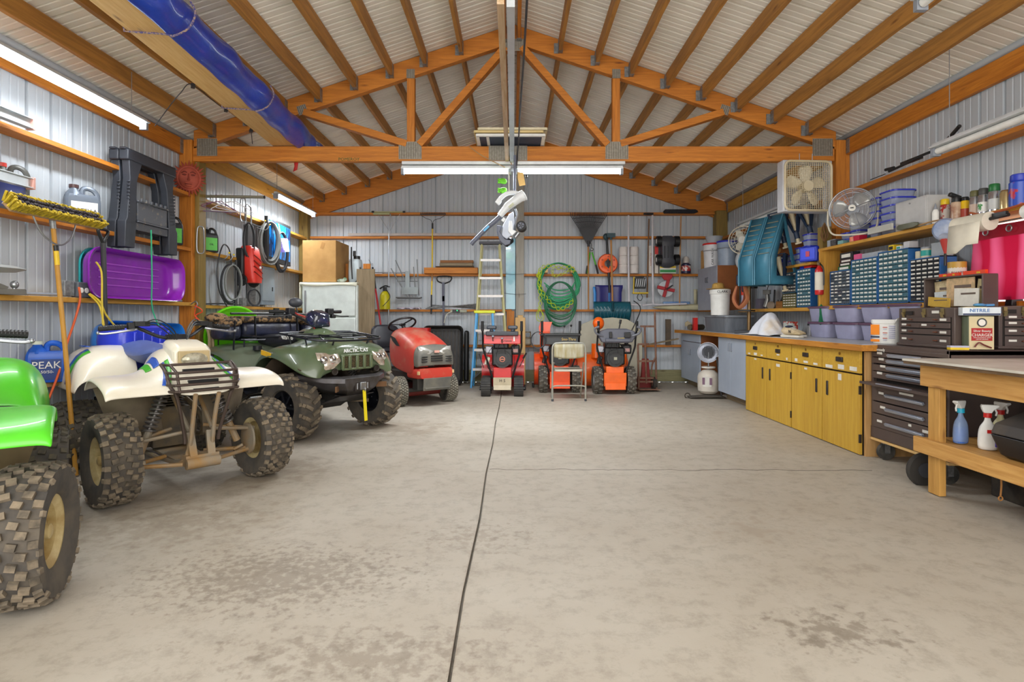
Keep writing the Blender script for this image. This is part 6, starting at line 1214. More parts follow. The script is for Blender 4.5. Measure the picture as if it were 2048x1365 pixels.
# snow blower
def blower(name,label,loc,rz,col,w,kind,chute=True,dash='red',wr=.2):
    t=thing(name,label,'snow blower',loc,rz)  # front = +Y (auger to the wall), handles toward -Y
    C=mat(col[0],col[1],.35,coat=.3); D=mat('engine_black','#1c1d1f',.4); F=mat('frame_black','#1a1a1c',.45)
    # auger housing: half-cylinder shell
    mb=MB(); prof=[(.02,.02),(-.10,.04),(-.22,.14),(-.26,.28),(-.22,.42),(-.12,.52),(.04,.54)]
    g=[[(x,.62+y,z+.02) for y,z in prof] for x in(-w/2,-w/4,0,w/4,w/2)]; mb.sheet(g)
    for s in(-1,1): mb.add([(s*w/2,.62+y,z+.02) for y,z in prof]+[(s*w/2,.70,.3)],[tuple(range(8))])
    mb.build('auger_housing',[C],t,solid=.008)
    mb=MB()
    for q in range(2):
        s=-1 if q else 1
        for r_ in(0,PI): mb.tube([(s*x,.62+.17*math.cos(x*18+r_),.30+.17*math.sin(x*18+r_)) for x in [.06+.01*i for i in range(int((w/2-.08)/.01))]],.012,6)
    mb.cyl((-w/2+.01,.62,.30),(w/2-.01,.62,.30),.02); mb.build('auger',[C],t)
    for s in(-1,1): mb=MB(); mb.box((s*(w/2+.02),.56,.04),(.035,.14,.07)); mb.build('skid_shoe',[F],t,bevel=.01)
    # body / tractor unit
    mb=MB(); mb.box((0,.10,.28),(.26,.46,.26)); mb.build('gear_case',[C],t,bevel=.008)
    if kind=='track':
        mb=MB(); mb.box((0,-.15,.20),(.26,.02,.13)); mb.box((0,-.17,.12),(.25,.015,.07),(-.5,0,0)); mb.build('rear_panel',[mat('panel_tan','#b7a98c',.5)],t); 
        mb=MB(); mb.text('HONDA' if False else 'H S',.06,Matrix.Translation((0,-.163,.22))@Euler((R(90),0,0)).to_matrix().to_4x4()); mb.build('panel_lettering',[F],t)
    else:
        mb=MB(); mb.box((0,-.14,.22),(.33 if dash!='dark' else .30,.02,.20),(.05,0,0)); mb.box((0,-.16,.12),(.30,.02,.10),(-.3,0,0)); mb.build('rear_panel',[C],t,bevel=.004)
    for s in(-1,1):
        if kind=='track':
            mb=MB(); n=30; pts=[]
            for i in range(n):
                a=2*PI*i/n; cy=.13*(1 if math.cos(a)>0 else -1); pts.append((s*.235,cy-.02+.105*math.cos(a),.13+.125*math.sin(a)+(.0)))
            g=[[(s*.235+dx,p[1]+0,p[2]) for p in pts] for dx in(-.055,.055)]; mb.sheet(g,closed=True)
            for i in range(24):
                a=2*PI*i/24; L_=.13; per=i/24
                cy=.13*(1 if math.cos(a)>0 else -1); ny=math.cos(a); nz=math.sin(a)
                mb.box((s*.235,cy-.02+.112*ny,.13+.122*nz),(.125,.02,.022),(a-PI/2,0,0))
            mb.build('track',[mat('track_rubber','#2a2a2b',.8,c2='#3d3b38',scale=12)],t,solid=.008)
            for y in(-.13,.13): mb=MB(); mb.cyl((s*.20,y-.02,.13),(s*.27,y-.02,.13),.07,n=16); mb.build('track_wheel',[F],t)
            mb=MB(); mb.cyl((s*.29,-.1,.10),(s*.33,-.1,.10),.025); mb.build('axle_end',[F],t)
        else:
            wheel(t,(0,0,0),wr,.125,wr*.45,'snow',mat('rim_pale','#b8b8b8',.4) if s<0 else BLKRIM,side=1,lug=mat('snow_lug','#4a4944',.8,c2='#7d766a',scale=20),name='tire')
            w_=[o for o in bpy.data.objects if o.parent==t and o.name.startswith('tire')][-1]; w_.location=(s*.245,0,wr); w_.rotation_euler=(0,0,-s*PI/2)
    # engine
    mb=MB(); mb.box((.0,.05,.56),(.30,.30,.26)); mb.box((-.02,.08,.72),(.22,.22,.10)); mb.build('engine_block',[D],t,bevel=.02)
    mb=MB(); mb.cyl((0,-.10,.53),(0,-.15,.53),.125,n=28); mb.cyl((0,-.15,.53),(0,-.165,.53),.085,n=28); 
    for k in range(12): a=2*PI*k/12; mb.box((.10*math.cos(a),-.152,.53+.10*math.sin(a)),(.03,.006,.008),(0,-a,0))
    rs=mb.build('recoil_starter',[mat('starter_black','#2a2b2c',.5)],t); 
    mb=MB(); 
    if kind=='track': mb.ring((0,-.168,.53),.035,.006,(0,1,0),n=20); mb.cyl((0,-.166,.53),(0,-.170,.53),.034,m=1); mb.box((0,-.172,.53),(.05,.003,.012),m=0); mb.build('badge',[mat('badge_salmon','#e0866a',.5),BLK],rs)
    else: mb.box((0,-.168,.53),(.045,.006,.04)); mb.build('badge',[mat('badge_grey','#a8a690',.5)],rs)
    mb=MB(); mb.box((.19,.0,.66),(.13,.16,.14)); mb.build('fuel_tank',[D],t,bevel=.02); mb=MB(); mb.cyl((.19,0,.73),(.19,0,.76),.03); mb.build('fuel_cap',[RED if kind=='track' else BLK],t)
    mb=MB(); mb.box((.19,-.083,.65),(.07,.004,.05)); mb.build('warning_label',[mat('label_pinkish','#d8a8a4',.5)],t)
    mb=MB(); mb.box((-.20,.02,.66),(.10,.14,.10)); mb.build('muffler',[mat('muffler_silver','#9c9ca4',.3,.7)],t,bevel=.01)
    mb=MB(); mb.box((-.22,-.06,.50),(.06,.06,.12),(0,.3,0)); mb.build('carburettor_cover',[CRM if kind=='track' else D],t,bevel=.01)
    mb=MB()
    for k in range(4): mb.tube(smooth_path([(-.1+.06*k,-.12,.75),(-.2+.12*k,-.16,.62),(-.22+.13*k,-.10,.42),(-.1+.06*k,-.10,.32)],5),.004,5)
    mb.build('cable',[F],t)
    # handles
    H=1.09
    for s in(-1,1):
        mb=MB(); mb.tube(smooth_path([(s*.14,-.10,.24),(s*.20,-.14,.45),(s*.27,-.20,.68),(s*.275,-.24,.80),(s*.275,-.30,.92),(s*.275,-.34,H-.13)],5),.014,8); mb.build('handle_bar',[F],t)
        mb=MB(); mb.tube([(s*.275,-.34,H-.15),(s*.275,-.345,H-.01)],[.021,.019],10); mb.build('grip',[mat('grip_black','#151516',.7)],t)
    if dash=='red':
        mb=MB(); mb.box((0,-.27,.82),(.52,.03,.13),(-.15,0,0)); mb.build('control_panel',[C],t,bevel=.006); mb=MB(); mb.box((0,-.28,.905),(.46,.12,.06)); mb.build('console',[DGR],t,bevel=.012)
        for s in(-1,1):
            mb=MB(); mb.cyl((s*.15,-.28,.93),(s*.15,-.28,.965),.03,n=14); mb.box((s*.15,-.28,.99),(.14,.05,.055)); mb.build('headlamp',[mat('lamp_slate','#3c4048',.4)],t,bevel=.02)
        for x,z in((-.13,.86),(-.0,.83)): mb=MB(); mb.cyl((x,-.30,z-.06),(x,-.33,z),.006); mb.ball((x,-.335,z+.005),(.018,.012,.014),m=1); mb.build('shift_lever',[F,GRY],t)
        mb=MB(); mb.box((.17,-.30,.83),(.018,.01,.07)); mb.build('slot_plate',[PAP],t); mb=MB(); mb.text('OUTDOOR',.03,Matrix.Translation((.06,-.30,.80))@Euler((R(80),0,0)).to_matrix().to_4x4(),0,.003); mb.build('panel_lettering',[F],t)
        mb=MB(); mb.cyl((.17,-.18,.68),(.17,-.2,.78),.006); mb.cyl((-.27,-.1,.4),(-.34,-.06,.6),.006); mb.cyl((.25,-.12,.42),(.34,-.16,.60),.006); mb.cyl((.30,-.14,.54),(.345,-.17,.62),.012); mb.build('linkage_rod',[F],t)
    elif dash=='dark':
        mb=MB(); mb.box((0,-.26,.80),(.52,.02,.14),(-.15,0,0)); mb.box((0,-.20,.885),(.54,.20,.02)); mb.box((.0,-.30,.88),(.60,.03,.03)); mb.build('control_panel',[mat('console_black','#1d2022',.4)],t,bevel=.006)
        mb=MB(); mb.text('Sno-Thro',.055,Matrix.Translation((.12,-.276,.81))@Euler((R(80),0,0)).to_matrix().to_4x4(),0,.003); mb.build('panel_lettering',[mat('gold_letter','#c8a850',.4)],t)
        for x,z in((.06,.99),(.16,1.0)): mb=MB(); mb.tube([(x-.02,-.2,.89),(x-.01,-.22,.94),(x,-.22,z)],.006); mb.ball((x,-.22,z+.01),.017,m=1); mb.build('shift_lever',[STL,BLK],t)
    else:
        mb=MB(); mb.loft([[(x*k,-.27+y,z) for x,y in((-.27,-.04),(.27,-.04),(.27,.06),(-.27,.06))] for z,k in((.77,.80),(.86,1),(.93,.95),(.97,.5))]); mb.build('console',[mat('console_slate','#5b5d68',.45)],t,bevel=.015)
        mb=MB(); mb.tube([(-.17,-.33,.80),(.17,-.33,.80)],.035,10); mb.build('console_lip',[mat('console_slate','#5b5d68',.45)],t)
        for s in(-1,1): mb=MB(); mb.tube(smooth_path([(s*.20,-.30,.86),(s*.30,-.34,.90),(s*.33,-.36,.97),(s*.27,-.36,1.0)],5),.016,8); mb.build('handle_loop',[mat('loop_grey','#6a6c74',.4)],t)
        mb=MB(); mb.box((-.10,-.34,.88),(.04,.03,.09)); mb.box((.14,-.34,.88),(.09,.02,.08)); mb.build('switch_block',[BLK],t,bevel=.006)
        mb=MB(); mb.box((.05,-.335,.83),(.10,.004,.016)); mb.build('yellow_label',[YEL],t); mb=MB(); mb.box((.03,-.30,.955),(.10,.004,.015)); mb.build('white_label',[PAP],t)
        mb=MB(); mb.tube([(.04,-.22,.95),(.06,-.22,1.06)],.010); mb.tube([(.055,-.22,1.04),(.065,-.22,1.10)],.018,8); mb.build('speed_lever',[F],t)
        mb=MB(); mb.tube(smooth_path([(.10,.0,.72),(.22,-.08,.72),(.24,-.1,.66)],4),.013); mb.tube(smooth_path([(.20,-.25,.90),(.38,-.1,1.25),(.30,0,1.38)],5),.008); mb.build('cable',[F],t)
    if chute:
        mb=MB(); cx=-.20 if dash!='red' else .1; 
        zt=1.06 if dash=='dark' else .90
        mb.cyl((cx,.42,.50),(cx,.42,zt-.18),.075,.07,n=16); mb.build('chute',[C],t); mb=MB()
        if dash=='red': mb.cyl((cx,.42,.7),(cx,.42,.75),.07)
        if dash=='dark': mb.loft([[(cx+x*k+dx,.42+y,z) for x,y in((-.09,-.08),(.09,-.08),(.09,.06),(-.09,.06))] for z,k,dx in((zt-.2,.9,0),(zt-.08,1,0),(zt+.0,1,.03))])
        elif dash=='slate': mb.ball((cx+.02,.3,1.04),(.09,.08,.10),n=10,k=8)
        mb.build('deflector',[C],t)
    return t
blower('snow_blower','red tracked snow blower with two black headlamps','' and 0 or (P(1005,0,8.42).x,8.42,0),0,('blower_red','#c41c1c'),.64,'track',chute=False,dash='red')
OC=('blower_orange','#ee4d10')
b2=blower('snow_blower','orange snow blower with dark gold-lettered console behind the folding chair',(P(1119,0,8.62).x,8.70,0),0,OC,.71,'wheel',dash='dark')
b3=blower('snow_blower','orange snow blower with grey console, rightmost of the three',(P(1228,0,8.52).x,8.56,0),0,('blower_orange2','#f4640c'),.78,'wheel',dash='slate')
for o in [c for c in bpy.data.objects if c.parent==b3 and c.name.split('.')[0] in('auger_housing','auger','skid_shoe')]: o.location.x-=.10
mb=MB(); coil(mb,(0,0,0),.11,.005,4,(0,1,0),sy=1.1,jit=.03); solo(mb,'cord_loop',[HOS],'black cord loop hanging at the left grip of the middle snow blower','cord',loc=P(1077,681,8.35))
# folding chair
t=thing('folding_chair','beige metal folding chair turned toward the snow blowers','folding chair',(P(1138,0,7.76).x,7.78,0),R(2)); CB=mat('chair_frame','#8f9390',.4,.3,c2='#a09a88',scale=5); CS=mat('chair_seat','#aaa695',.5,c2='#8f8256',scale=5,stretch=(3,3,.6))
w_=.225
mb=MB(); mb.tube(smooth_path([(-w_,-.02,.01),(-w_,-.02,.4),(-w_,-.02,.70),(-w_+.02,-.02,.765),(-w_+.06,-.02,.785),(0,-.02,.79),(w_-.06,-.02,.785),(w_-.02,-.02,.765),(w_,-.02,.70),(w_,-.02,.4),(w_,-.02,.01)],4),.0125,8); mb.build('back_frame',[CB],t)
for s in(-1,1): mb=MB(); mb.tube([(s*(w_-.02),.32,.01),(s*(w_-.02),.10,.40),(s*(w_-.02),.02,.52)],.011,8); mb.build('leg',[CB],t)
mb=MB(); mb.tube(smooth_path([(-w_,-.02,.17),(-w_+.03,-.02,.205),(0,-.02,.21),(w_-.03,-.02,.205),(w_,-.02,.17)],4),.010,8); mb.build('stretcher',[CB],t)
mb=MB(); mb.sheet([[(x,-.02-.015*math.cos(x*7),z-(.0 if z>.62 else .02*(x/.2)**2*-1)) for x in [-.205+.041*i for i in range(11)]] for z in(.775,.72,.66,.60,.575)]); mb.build('backrest',[CS],t,solid=.006)
mb=MB(); mb.loft([[(x,y+.17,z) for x,y in rrect(.39,.38,.06,4)] for z in(.40,.425)]); mb.build('seat',[mat('seat_pale','#bdb8a8',.5)],t,bevel=.005)
for x in(-w_,w_):
    mb=MB(); mb.cyl((x,-.02,0),(x,-.02,.03),.016); mb.build('foot_cap',[DGR],t)
# ================= RIGHT SIDE =================
RZ_=R(-90)   # local -Y faces the room (-X), local +X runs toward the camera
YLW=wood('yellow_laminate','#c9a23a','#b58a2a','z',scale=4,rough=.45,knots=False); YLH=wood('yellow_laminate_flat','#c9a23a','#b98f2e','y',scale=4,rough=.45,knots=False)
LBL=mat('label_white','#dedbd2',.6); DKH=mat('handle_brown_black','#2a221c',.5)
def txt(mb,s,size,x,y,z,m=0,rz=0,rx=90,roll=0,d=.0015): mb.text(s,size,Matrix.Translation((x,y,z))@Euler((R(rx),0,R(rz))).to_matrix().to_4x4()@Matrix.Rotation(R(roll),4,'Z'),m,d)
def labels(par,items,y):
    for x,z,w_,h_ in items:
        mb=MB(); mb.box((x,y,z),(w_,.003,h_)); o=mb.build('label',[LBL],par,smooth=0)
    return o
def yellowcab(label,yc,w,lab):
    t=thing('base_cabinet',label,'cabinet',(2.87,yc,0),RZ_)
    mb=MB(); mb.box((0,.33,.43),(w-.004,.62,.86)); mb.build('carcass',[mat('cab_dark','#3a2c18',.8)],t)
    for i,s in enumerate((-1,1)):
        mb=MB(); mb.box((s*w/4,0,.335),(w/2-.012,.022,.655)); d=mb.build('door',[YLW],t,bevel=.002)
        mb=MB(); mb.box((s*w/4*.32 if s<0 else w/4*.32,-.014,.50),(.028,.012,.13)); mb.build('handle',[DKH],d,bevel=.005)
        mb=MB(); mb.box((s*w/4,0,.77),(w/2-.012,.022,.185)); d2=mb.build('drawer',[YLH],t,bevel=.002)
        mb=MB(); mb.box((s*w/4,-.016,.775),(.10,.016,.042)); mb.build('handle',[DKH],d2,bevel=.005); mb=MB(); mb.cyl((s*w/4,-.01,.825),(s*w/4,-.018,.825),.012,n=12); mb.build('lock',[mat('brass','#b08a4a',.3,.8)],d2)
        for x,z,ww,hh in lab[i]:
            labels(d2 if z>.675 else d,[(s*w/4+x,z,ww,hh)],-.013)
    for z in(.14,.54): mb=MB(); mb.box((w/2-.004,-.008,z),(.012,.02,.07)); mb.build('hinge',[DKH],t)
    return t
yellowcab('yellow wood cabinet with two doors, far one of the pair, next to white cabinet',6.49,1.16,([(-.18,.70,.06,.016),(.0,.705,.08,.03),(.17,.70,.05,.016),(0,.645,.06,.016)],[(0,.735,.06,.015),(.2,.705,.03,.025),(0,.62,.08,.03)]))
yellowcab('yellow wood cabinet with two doors, near one of the pair beside brown roller chest',5.32,1.17,([(-.19,.71,.05,.03),(0,.705,.08,.02),(.18,.70,.07,.02),(0,.64,.05,.02)],[(-.17,.70,.11,.028),(.02,.71,.09,.04),(.2,.71,.10,.035),(0,.62,.05,.055)]))
GWC=mat('cabinet_greywhite','#a3adbb',.4,c2='#97a1b0',scale=2); BRP=mat('panel_brown','#8a4f22',.6)
t=thing('base_cabinet','grey white two door cabinet between propane heater and yellow cabinets','cabinet',(2.87,7.55,0),RZ_); mb=MB(); mb.box((0,.33,.49),(.94,.62,.74)); mb.build('carcass',[BRP],t); mb=MB(); mb.box((0,.36,.06),(.94,.5,.12)); mb.build('plinth',[GW['x']],t)
for s in(-1,1):
    mb=MB(); mb.box((s*.235,0,.485),(.462,.02,.75)); d=mb.build('door',[GWC],t,bevel=.002); mb=MB(); mb.tube([(s*.035,-.012,.79),(s*.035,-.035,.79),(s*.035,-.035,.69),(s*.035,-.012,.69)],.006,6); mb.build('handle',[GRY],d)
t=thing('base_cabinet','grey white cabinet with top drawer at the back right corner','cabinet',(2.87,9.30,0),RZ_); mb=MB(); mb.box((0,.33,.49),(.98,.62,.74)); mb.box((.485,.33,.49),(.012,.63,.745)); mb.build('carcass',[BRP],t); mb=MB(); mb.box((0,.36,.06),(.96,.5,.12)); mb.build('plinth',[GW['x']],t)
mb=MB(); mb.box((0,0,.80),(.97,.02,.12)); mb.build('drawer',[GWC],t,bevel=.002); mb=MB(); mb.box((0,0,.42),(.97,.02,.62)); d=mb.build('door',[GWC],t,bevel=.002)
for x in(-.03,.04): mb=MB(); mb.tube([(x,-.012,.62),(x,-.035,.62),(x,-.035,.53),(x,-.012,.53)],.006,6); mb.build('handle',[GRY],d)
mb=MB(); pl=[(2.80,4.62),(2.80,8.2),(2.80,9.1),(2.76,9.5),(2.72,9.70),(3.66,9.70),(3.66,4.62)]
mb.prism(pl,.05,off=.87,m=1); mb.prism([(x+(.012 if x<3 else 0),y) for x,y in pl],.003,off=.92,m=0)
o=solo(mb,'worktop',[mat('laminate_grey','#b5b6ba',.35,c2='#a7a8ab',scale=20),wood('edge_pine','#c4842c','#a0651a','y',scale=4)],'long grey laminate worktop with orange wooden edge over the cabinets','worktop')
mb=MB(); mb.box((3.2,4.72,.43),(.62,.025,.86)); solo(mb,'end_panel',[wood('ply_tan','#c39a64','#ad8450','z',knots=False)],'tan plywood end panel between yellow cabinets and brown roller chest','panel')
# propane heater
t=thing('propane_heater','round reflector heater on a white propane tank under the worktop','heater',(2.86,8.42,0),R(-25)); mb=MB(); mb.lathe([(0,.02),(.10,.02),(.15,.06),(.155,.12),(.155,.26),(.14,.31),(.08,.36),(.03,.37)],n=28); mb.build('propane_tank',[mat('tank_cream','#d8d0c4',.4)],t,sub=0)
mb=MB(); mb.ring((0,0,.40),.09,.012,n=20); mb.box((0,-.153,.20),(.12,.006,.14)); mb.build('collar',[LBL],t)
for x in(-.05,.05): mb=MB(); mb.box((x,-.158,.21),(.035,.004,.10)); mb.build('tank_label',[mat('tank_ink','#7c5a70',.6)],t)
mb=MB(); mb.cyl((0,0,.36),(0,.0,.62),.012); mb.build('valve_stem',[STL],t)
mb=MB(); mb.lathe([(.02,.02),(.06,.02),(.13,-.035),(.145,-.06),(.148,-.06),(.135,-.02),(.06,.05)],(0,0,.62),(0,1,0),n=32,caps=False); mb.build('reflector',[mat('reflector_alu','#c9ccd4',.25,.7)],t)
mb=MB(); mb.cyl((0,-.01,.62),(0,.03,.62),.065,n=20); [mb.box((-.05+.025*k,-.055,.62),(.006,.01,.17)) for k in range(5)]; mb.build('burner_guard',[DGR],t)
mb=MB(); mb.tube([(.09,-.02,.55),(.13,-.10,.0)],.012); solo(mb,'black_rod',[BLK],'black rod leaning in front of the propane heater','rod',loc=(2.84,8.3,.01))
mb=MB(); mb.sheet([[(x,y,.012+.03*max(0,math.sin((x+.25)*6))*(1-abs(y)*6)) for x in [-.25+.05*i for i in range(11)]] for y in(-.10,-.03,.03,.10)]); mb.ring((-.26,0,.03),.035,.006,(0,1,0)); solo(mb,'strap',[mat('strap_dusty','#4a443c',.9)],'dusty folded strap lying on the floor before the propane heater','strap',loc=(2.70,8.05,.004),solid=.004)
# ------- roller chest
BR=mat('chest_brown','#4c3f3c',.45,c2='#54463f',scale=3); BRD=mat('chest_inner','#1c1613',.8); ALU=mat('pull_alu','#b4bccc',.3,.6)
def machinist(name,label,w,d,z0,rows,loc,rz,extra=None):
    t=thing(name,label,'tool chest',loc,rz); H=rows[0][0]-z0
    return t
t=thing('roller_chest','brown steel roller tool chest with aluminium drawer pulls on casters','tool chest',(2.93,4.28,0),RZ_); W=.84
mb=MB(); mb.box((0,.33,.545),(W-.04,.60,.74)); mb.build('inner_case',[BRD],t)
mb=MB()
for s in(-1,1): mb.box((s*(W/2-.012),.33,.545),(.024,.66,.75))
mb.box((0,.33,.905),(W,.66,.035)); mb.box((0,.005,.882),(W,.02,.03)); mb.box((0,.005,.215),(W,.02,.09)); mb.build('cabinet',[BR],t,bevel=.003)
mb=MB(); mb.box((0,.33,.158),(W+.02,.68,.018)); mb.build('caster_board',[LW['x']],t)
for i,(zt,zb,pw,pz) in enumerate(((.862,.827,.36,.846),(.820,.776,.38,.80),(.765,.716,.38,.745),(.708,.655,.38,.688),(.592,.475,.42,.53),(.465,.376,.42,.42),(.368,.262,.42,.305))):
    opn=-.10 if i==4 else 0
    mb=MB(); mb.box((0,-.004,(zt+zb)/2),(W-.06,.02,zt-zb)); d=mb.build('drawer',[BR],t,bevel=.002)
    mb=MB(); mb.box((.0,-.024,pz),(pw,.018,.022),(.5,0,0)); mb.build('pull',[ALU],d,bevel=.002)
    labels(d,[(-.29+.02*(i%3),pz+.012,.06,.018)],-.016)
    if i==4: labels(d,[(.02,.572,.15,.016)],-.016)
    if i==6: labels(d,[(.24,.335,.10,.02),(.06,.35,.03,.018)],-.016)
mb=MB(); mb.box((0,-.055,.622),(W-.07,.12,.008)); mb.box((0,-.112,.618),(W-.06,.008,.02)); d=mb.build('open_drawer',[BR],t); mb=MB(); mb.box((.02,-.115,.63),(.38,.02,.008)); mb.build('pull',[ALU],d)
mb=MB(); mb.text('Kennedy',.035,Matrix.Translation((-.30,-.008,.885))@Euler((R(90),0,0)).to_matrix().to_4x4(),0,.001); mb.build('name_script',[LBL],t)
for x in(-.33,.33):
    for y in(.06,.6):
        mb=MB(); mb.box((x,y,.13),(.035,.05,.035)); mb.cyl((x-.018,y,.066),(x+.018,y,.066),.066,n=20,m=1); mb.box((x-.024,y,.10),(.006,.04,.09)); mb.box((x+.024,y,.10),(.006,.04,.09)); mb.build('caster',[GAL,mat('caster_dark','#2b2a28',.7,c2='#55524c',scale=14)],t)
def topchest(label,loc,rz,w,d,h,rows,openlid=False,latches=True):
    t=thing('machinist_chest',label,'tool chest',loc,rz)
    mb=MB(); mb.box((0,d/2,h/2),(w,d,h)); mb.box((0,d/2-.004,.010),(w+.02,d+.02,.02)); mb.build('case',[BR],t,bevel=.005)
    mb=MB(); mb.box((0,-.001,h*.40),(w-.05,.004,h*.72)); mb.build('front_recess',[BRD],t)
    for z0,z1,splits in rows:
        xs_=[-w/2+.03]+[-w/2+.03+(w-.06)*f for f in splits]+[w/2-.03]
        for a,b in zip(xs_,xs_[1:]):
            mb=MB(); mb.box(((a+b)/2,-.006,(z0+z1)/2*h),(b-a-.004,.012,(z1-z0)*h-.003)); dr=mb.build('drawer',[BR],t,bevel=.0015)
            for kx in ((.25,.75) if b-a>.3 else (.5,)):
                mb=MB(); mb.box((a+(b-a)*kx,-.02,(z0+z1)/2*h),(.03,.016,.008)); mb.build('knob',[mat('knob_copper','#7c4a36',.4,.5)],dr,bevel=.002)
            labels(dr,[(a+.05,(z0+z1)/2*h+.004,.05,.014)]+([(b-.06,(z0+z1)/2*h,.06,.016)] if b-a>.3 else []),-.013)
    for k in ((.12,.5,.82) if latches else ()):
        mb=MB(); mb.box((-w/2+w*k,-.008,h*.90),(.022,.012,.045)); mb.box((-w/2+w*k,-.014,h*.82),(.02,.006,.04),(.3,0,0)); mb.build('latch',[mat('latch_brass','#9c8c60',.3,.7)],t)
    mb=MB(); mb.box((-w*.27,-.008,h*.87),(.07,.01,.028)); mb.build('name_plate',[BRD],t); labels(t,[(w*.2,h*.89,.07,.02)],-.006)
    return t
ch=topchest('brown machinist chest with open lid full of manuals on the roller chest',(3.06,4.27,.925),RZ_,.575,.24,.29,((.06,.30,()),(.32,.46,()),(.48,.62,(.42,)),(.64,.76,())))
mb=MB()
for y,dy in((.30,.012),): mb.box((0,y,.40),(.575,.012,.24))
mb.box((0,.25,.52),(.575,.11,.012)); 
for s in(-1,1): mb.box((s*.281,.25,.40),(.012,.11,.25))
mb.build('open_lid',[BR],ch,bevel=.004)
MAN=[('manual','#d8c8a0','cream folded manual, leftmost in the open chest lid',-.17,.16,.20),('manual','#c8cfd0','pale grey booklet in front inside the open chest lid',-.08,.30,.12),('manual','#d9b58a','orange patterned manual inside the open chest lid',.05,.26,.21),('manual','#e2dfd4','white manual at the right inside the open chest lid',.13,.22,.13),('manual','#c9a23c','yellow lettered booklet lying lowest in the open chest lid',-.11,.22,.07),('manual','#dfe3e6','thin white leaflet standing tallest behind the others in the chest lid',.02,.20,.205),('manual','#e8d9a8','pale yellow leaflet at far right inside the open chest lid',.21,.10,.19)]
for i,(n_,c_,lb,x,w_,h_) in enumerate(MAN):
    mb=MB(); mb.box((0,0,h_/2),(w_,.008,h_),(0,.04*(i-2),0)); 
    mb.box((w_*.1,-.005,h_*.7),(w_*.6,.002,h_*.1),m=1)
    o=solo(mb,'manual',[mat('manual_%d'%i,c_,.7,c2='#a89470' if i in(0,2) else None,scale=18),mat('print_dark','#6a5a50',.7)],lb,'booklet','manuals in the open chest lid',loc=(3.06+.285-(.0196*i if i<5 else .006)-.02,4.27-x,1.225),rz=RZ_)
mb=MB(); mb.box((0,0,.0125),(.20,.02,.03)); mb.box((-.04,-.011,.014),(.03,.002,.012),m=1); mb.box((.05,-.011,.014),(.02,.002,.012),m=1); LV=mat('level_orange','#f0481c',.4)
solo(mb,'spirit_level',[LV,YEL],'orange level, left one on top edge of the open chest lid','level','orange levels on the chest lid',loc=(3.33,4.38,1.452),rz=RZ_)
mb=MB(); mb.box((0,0,.0145),(.20,.02,.034)); mb.box((.04,-.011,.014),(.03,.002,.012),m=1); solo(mb,'spirit_level',[LV,YEL],'orange level, right one on top edge of the open chest lid','level','orange levels on the chest lid',loc=(3.33,4.14,1.452),rz=RZ_)
topchest('brown machinist chest at the right edge with white drawer labels',(3.53,3.98,.925),R(-8),.30,.22,.30,((.06,.30,()),(.32,.50,()),(.52,.66,()),(.68,.78,())))
mb=MB(); mb.box((3.50,4.17,.46),(.36,.44,.92)); solo(mb,'side_cabinet',[BR],'plain brown cabinet under the chest at the right edge','cabinet',bevel=.004) if False else None
# charger
t=thing('battery_charger','vintage cream and red battery charger box with round dial','battery charger',(3.165,3.885,.925),R(-10)); mb=MB(); mb.box((0,.04,.115),(.155,.08,.23)); mb.build('case',[mat('charger_green','#5d6650',.5)],t,bevel=.006); mb=MB(); mb.box((0,-.003,.115),(.15,.006,.225)); mb.build('front_plate',[mat('charger_cream','#cfc198',.5)],t,bevel=.002)
mb=MB(); mb.box((0,-.008,.105),(.125,.003,.085)); p=mb.build('red_plate',[mat('charger_red','#a82020',.4)],t); mb=MB(); txt(mb,'CHARGER',.028,0,-.0105,.10); txt(mb,'Silver Beauty',.020,0,-.0105,.128); txt(mb,'WITH AUTOMATIC RESET',.009,0,-.0105,.083); txt(mb,'CIRCUIT BREAKER',.009,0,-.0105,.072); mb.build('lettering',[LBL],p,smooth=0)
mb=MB(); mb.ring((0,-.01,.185),.026,.004,(0,1,0)); mb.cyl((0,-.004,.185),(0,-.009,.185),.026,m=1); mb.build('dial',[DGR,LBL],t); mb=MB(); mb.tube(smooth_path([(-.05,-.02,.02),(-.03,-.03,.05),(.0,-.03,.035),(.05,-.02,.015)],4),.005); mb.build('cable',[mat('cable_maroon','#6a2a24',.6)],t)
t=thing('glove_box','blue and yellow nitrile glove box lying on the battery charger','box',(3.165,3.90,1.156),R(-22)); mb=MB(); mb.box((0,.02,.03),(.21,.12,.055)); mb.build('carton',[mat('glovebox_white','#d2dbe0',.6)],t,bevel=.002); mb=MB(); txt(mb,'NITRILE',.032,-.01,-.042,.035); mb.build('lettering',[mat('ink_blue','#2a6ab0',.5)],t,smooth=0); mb=MB(); mb.box((0,-.041,.010),(.205,.003,.012)); mb.build('print_band',[mat('ink_navy','#1c2c50',.5)],t); mb=MB(); mb.box((.106,.02,.03),(.003,.11,.05)); mb.build('end_print',[mat('end_brown','#9c5a2c',.5,c2='#3c9ad0',scale=16,lo=.5,hi=.55)],t); mb=MB(); mb.box((-.03,.01,.059),(.12,.09,.002)); mb.build('top_print',[mat('top_yellow','#d2b23c',.5)],t)
mb=MB(); mb.ball((0,0,.012),(.05,.03,.012),n=10)
for k in range(4): mb.tube([(.03,-.02+.013*k,.01),(.09,-.03+.02*k,.012)],.008,6)
solo(mb,'nitrile_glove',[mat('nitrile_blue','#5aa4dc',.5)],'blue nitrile glove draped on top of the glove box','glove',loc=(3.20,3.94,1.218),rz=.3)
mb=MB(); mb.box((0,0,.035),(.09,.06,.07),tp=.85); solo(mb,'black_holder',[BLK],'small black holder standing on the right edge chest','holder',loc=(3.56,4.08,1.227),bevel=.004)
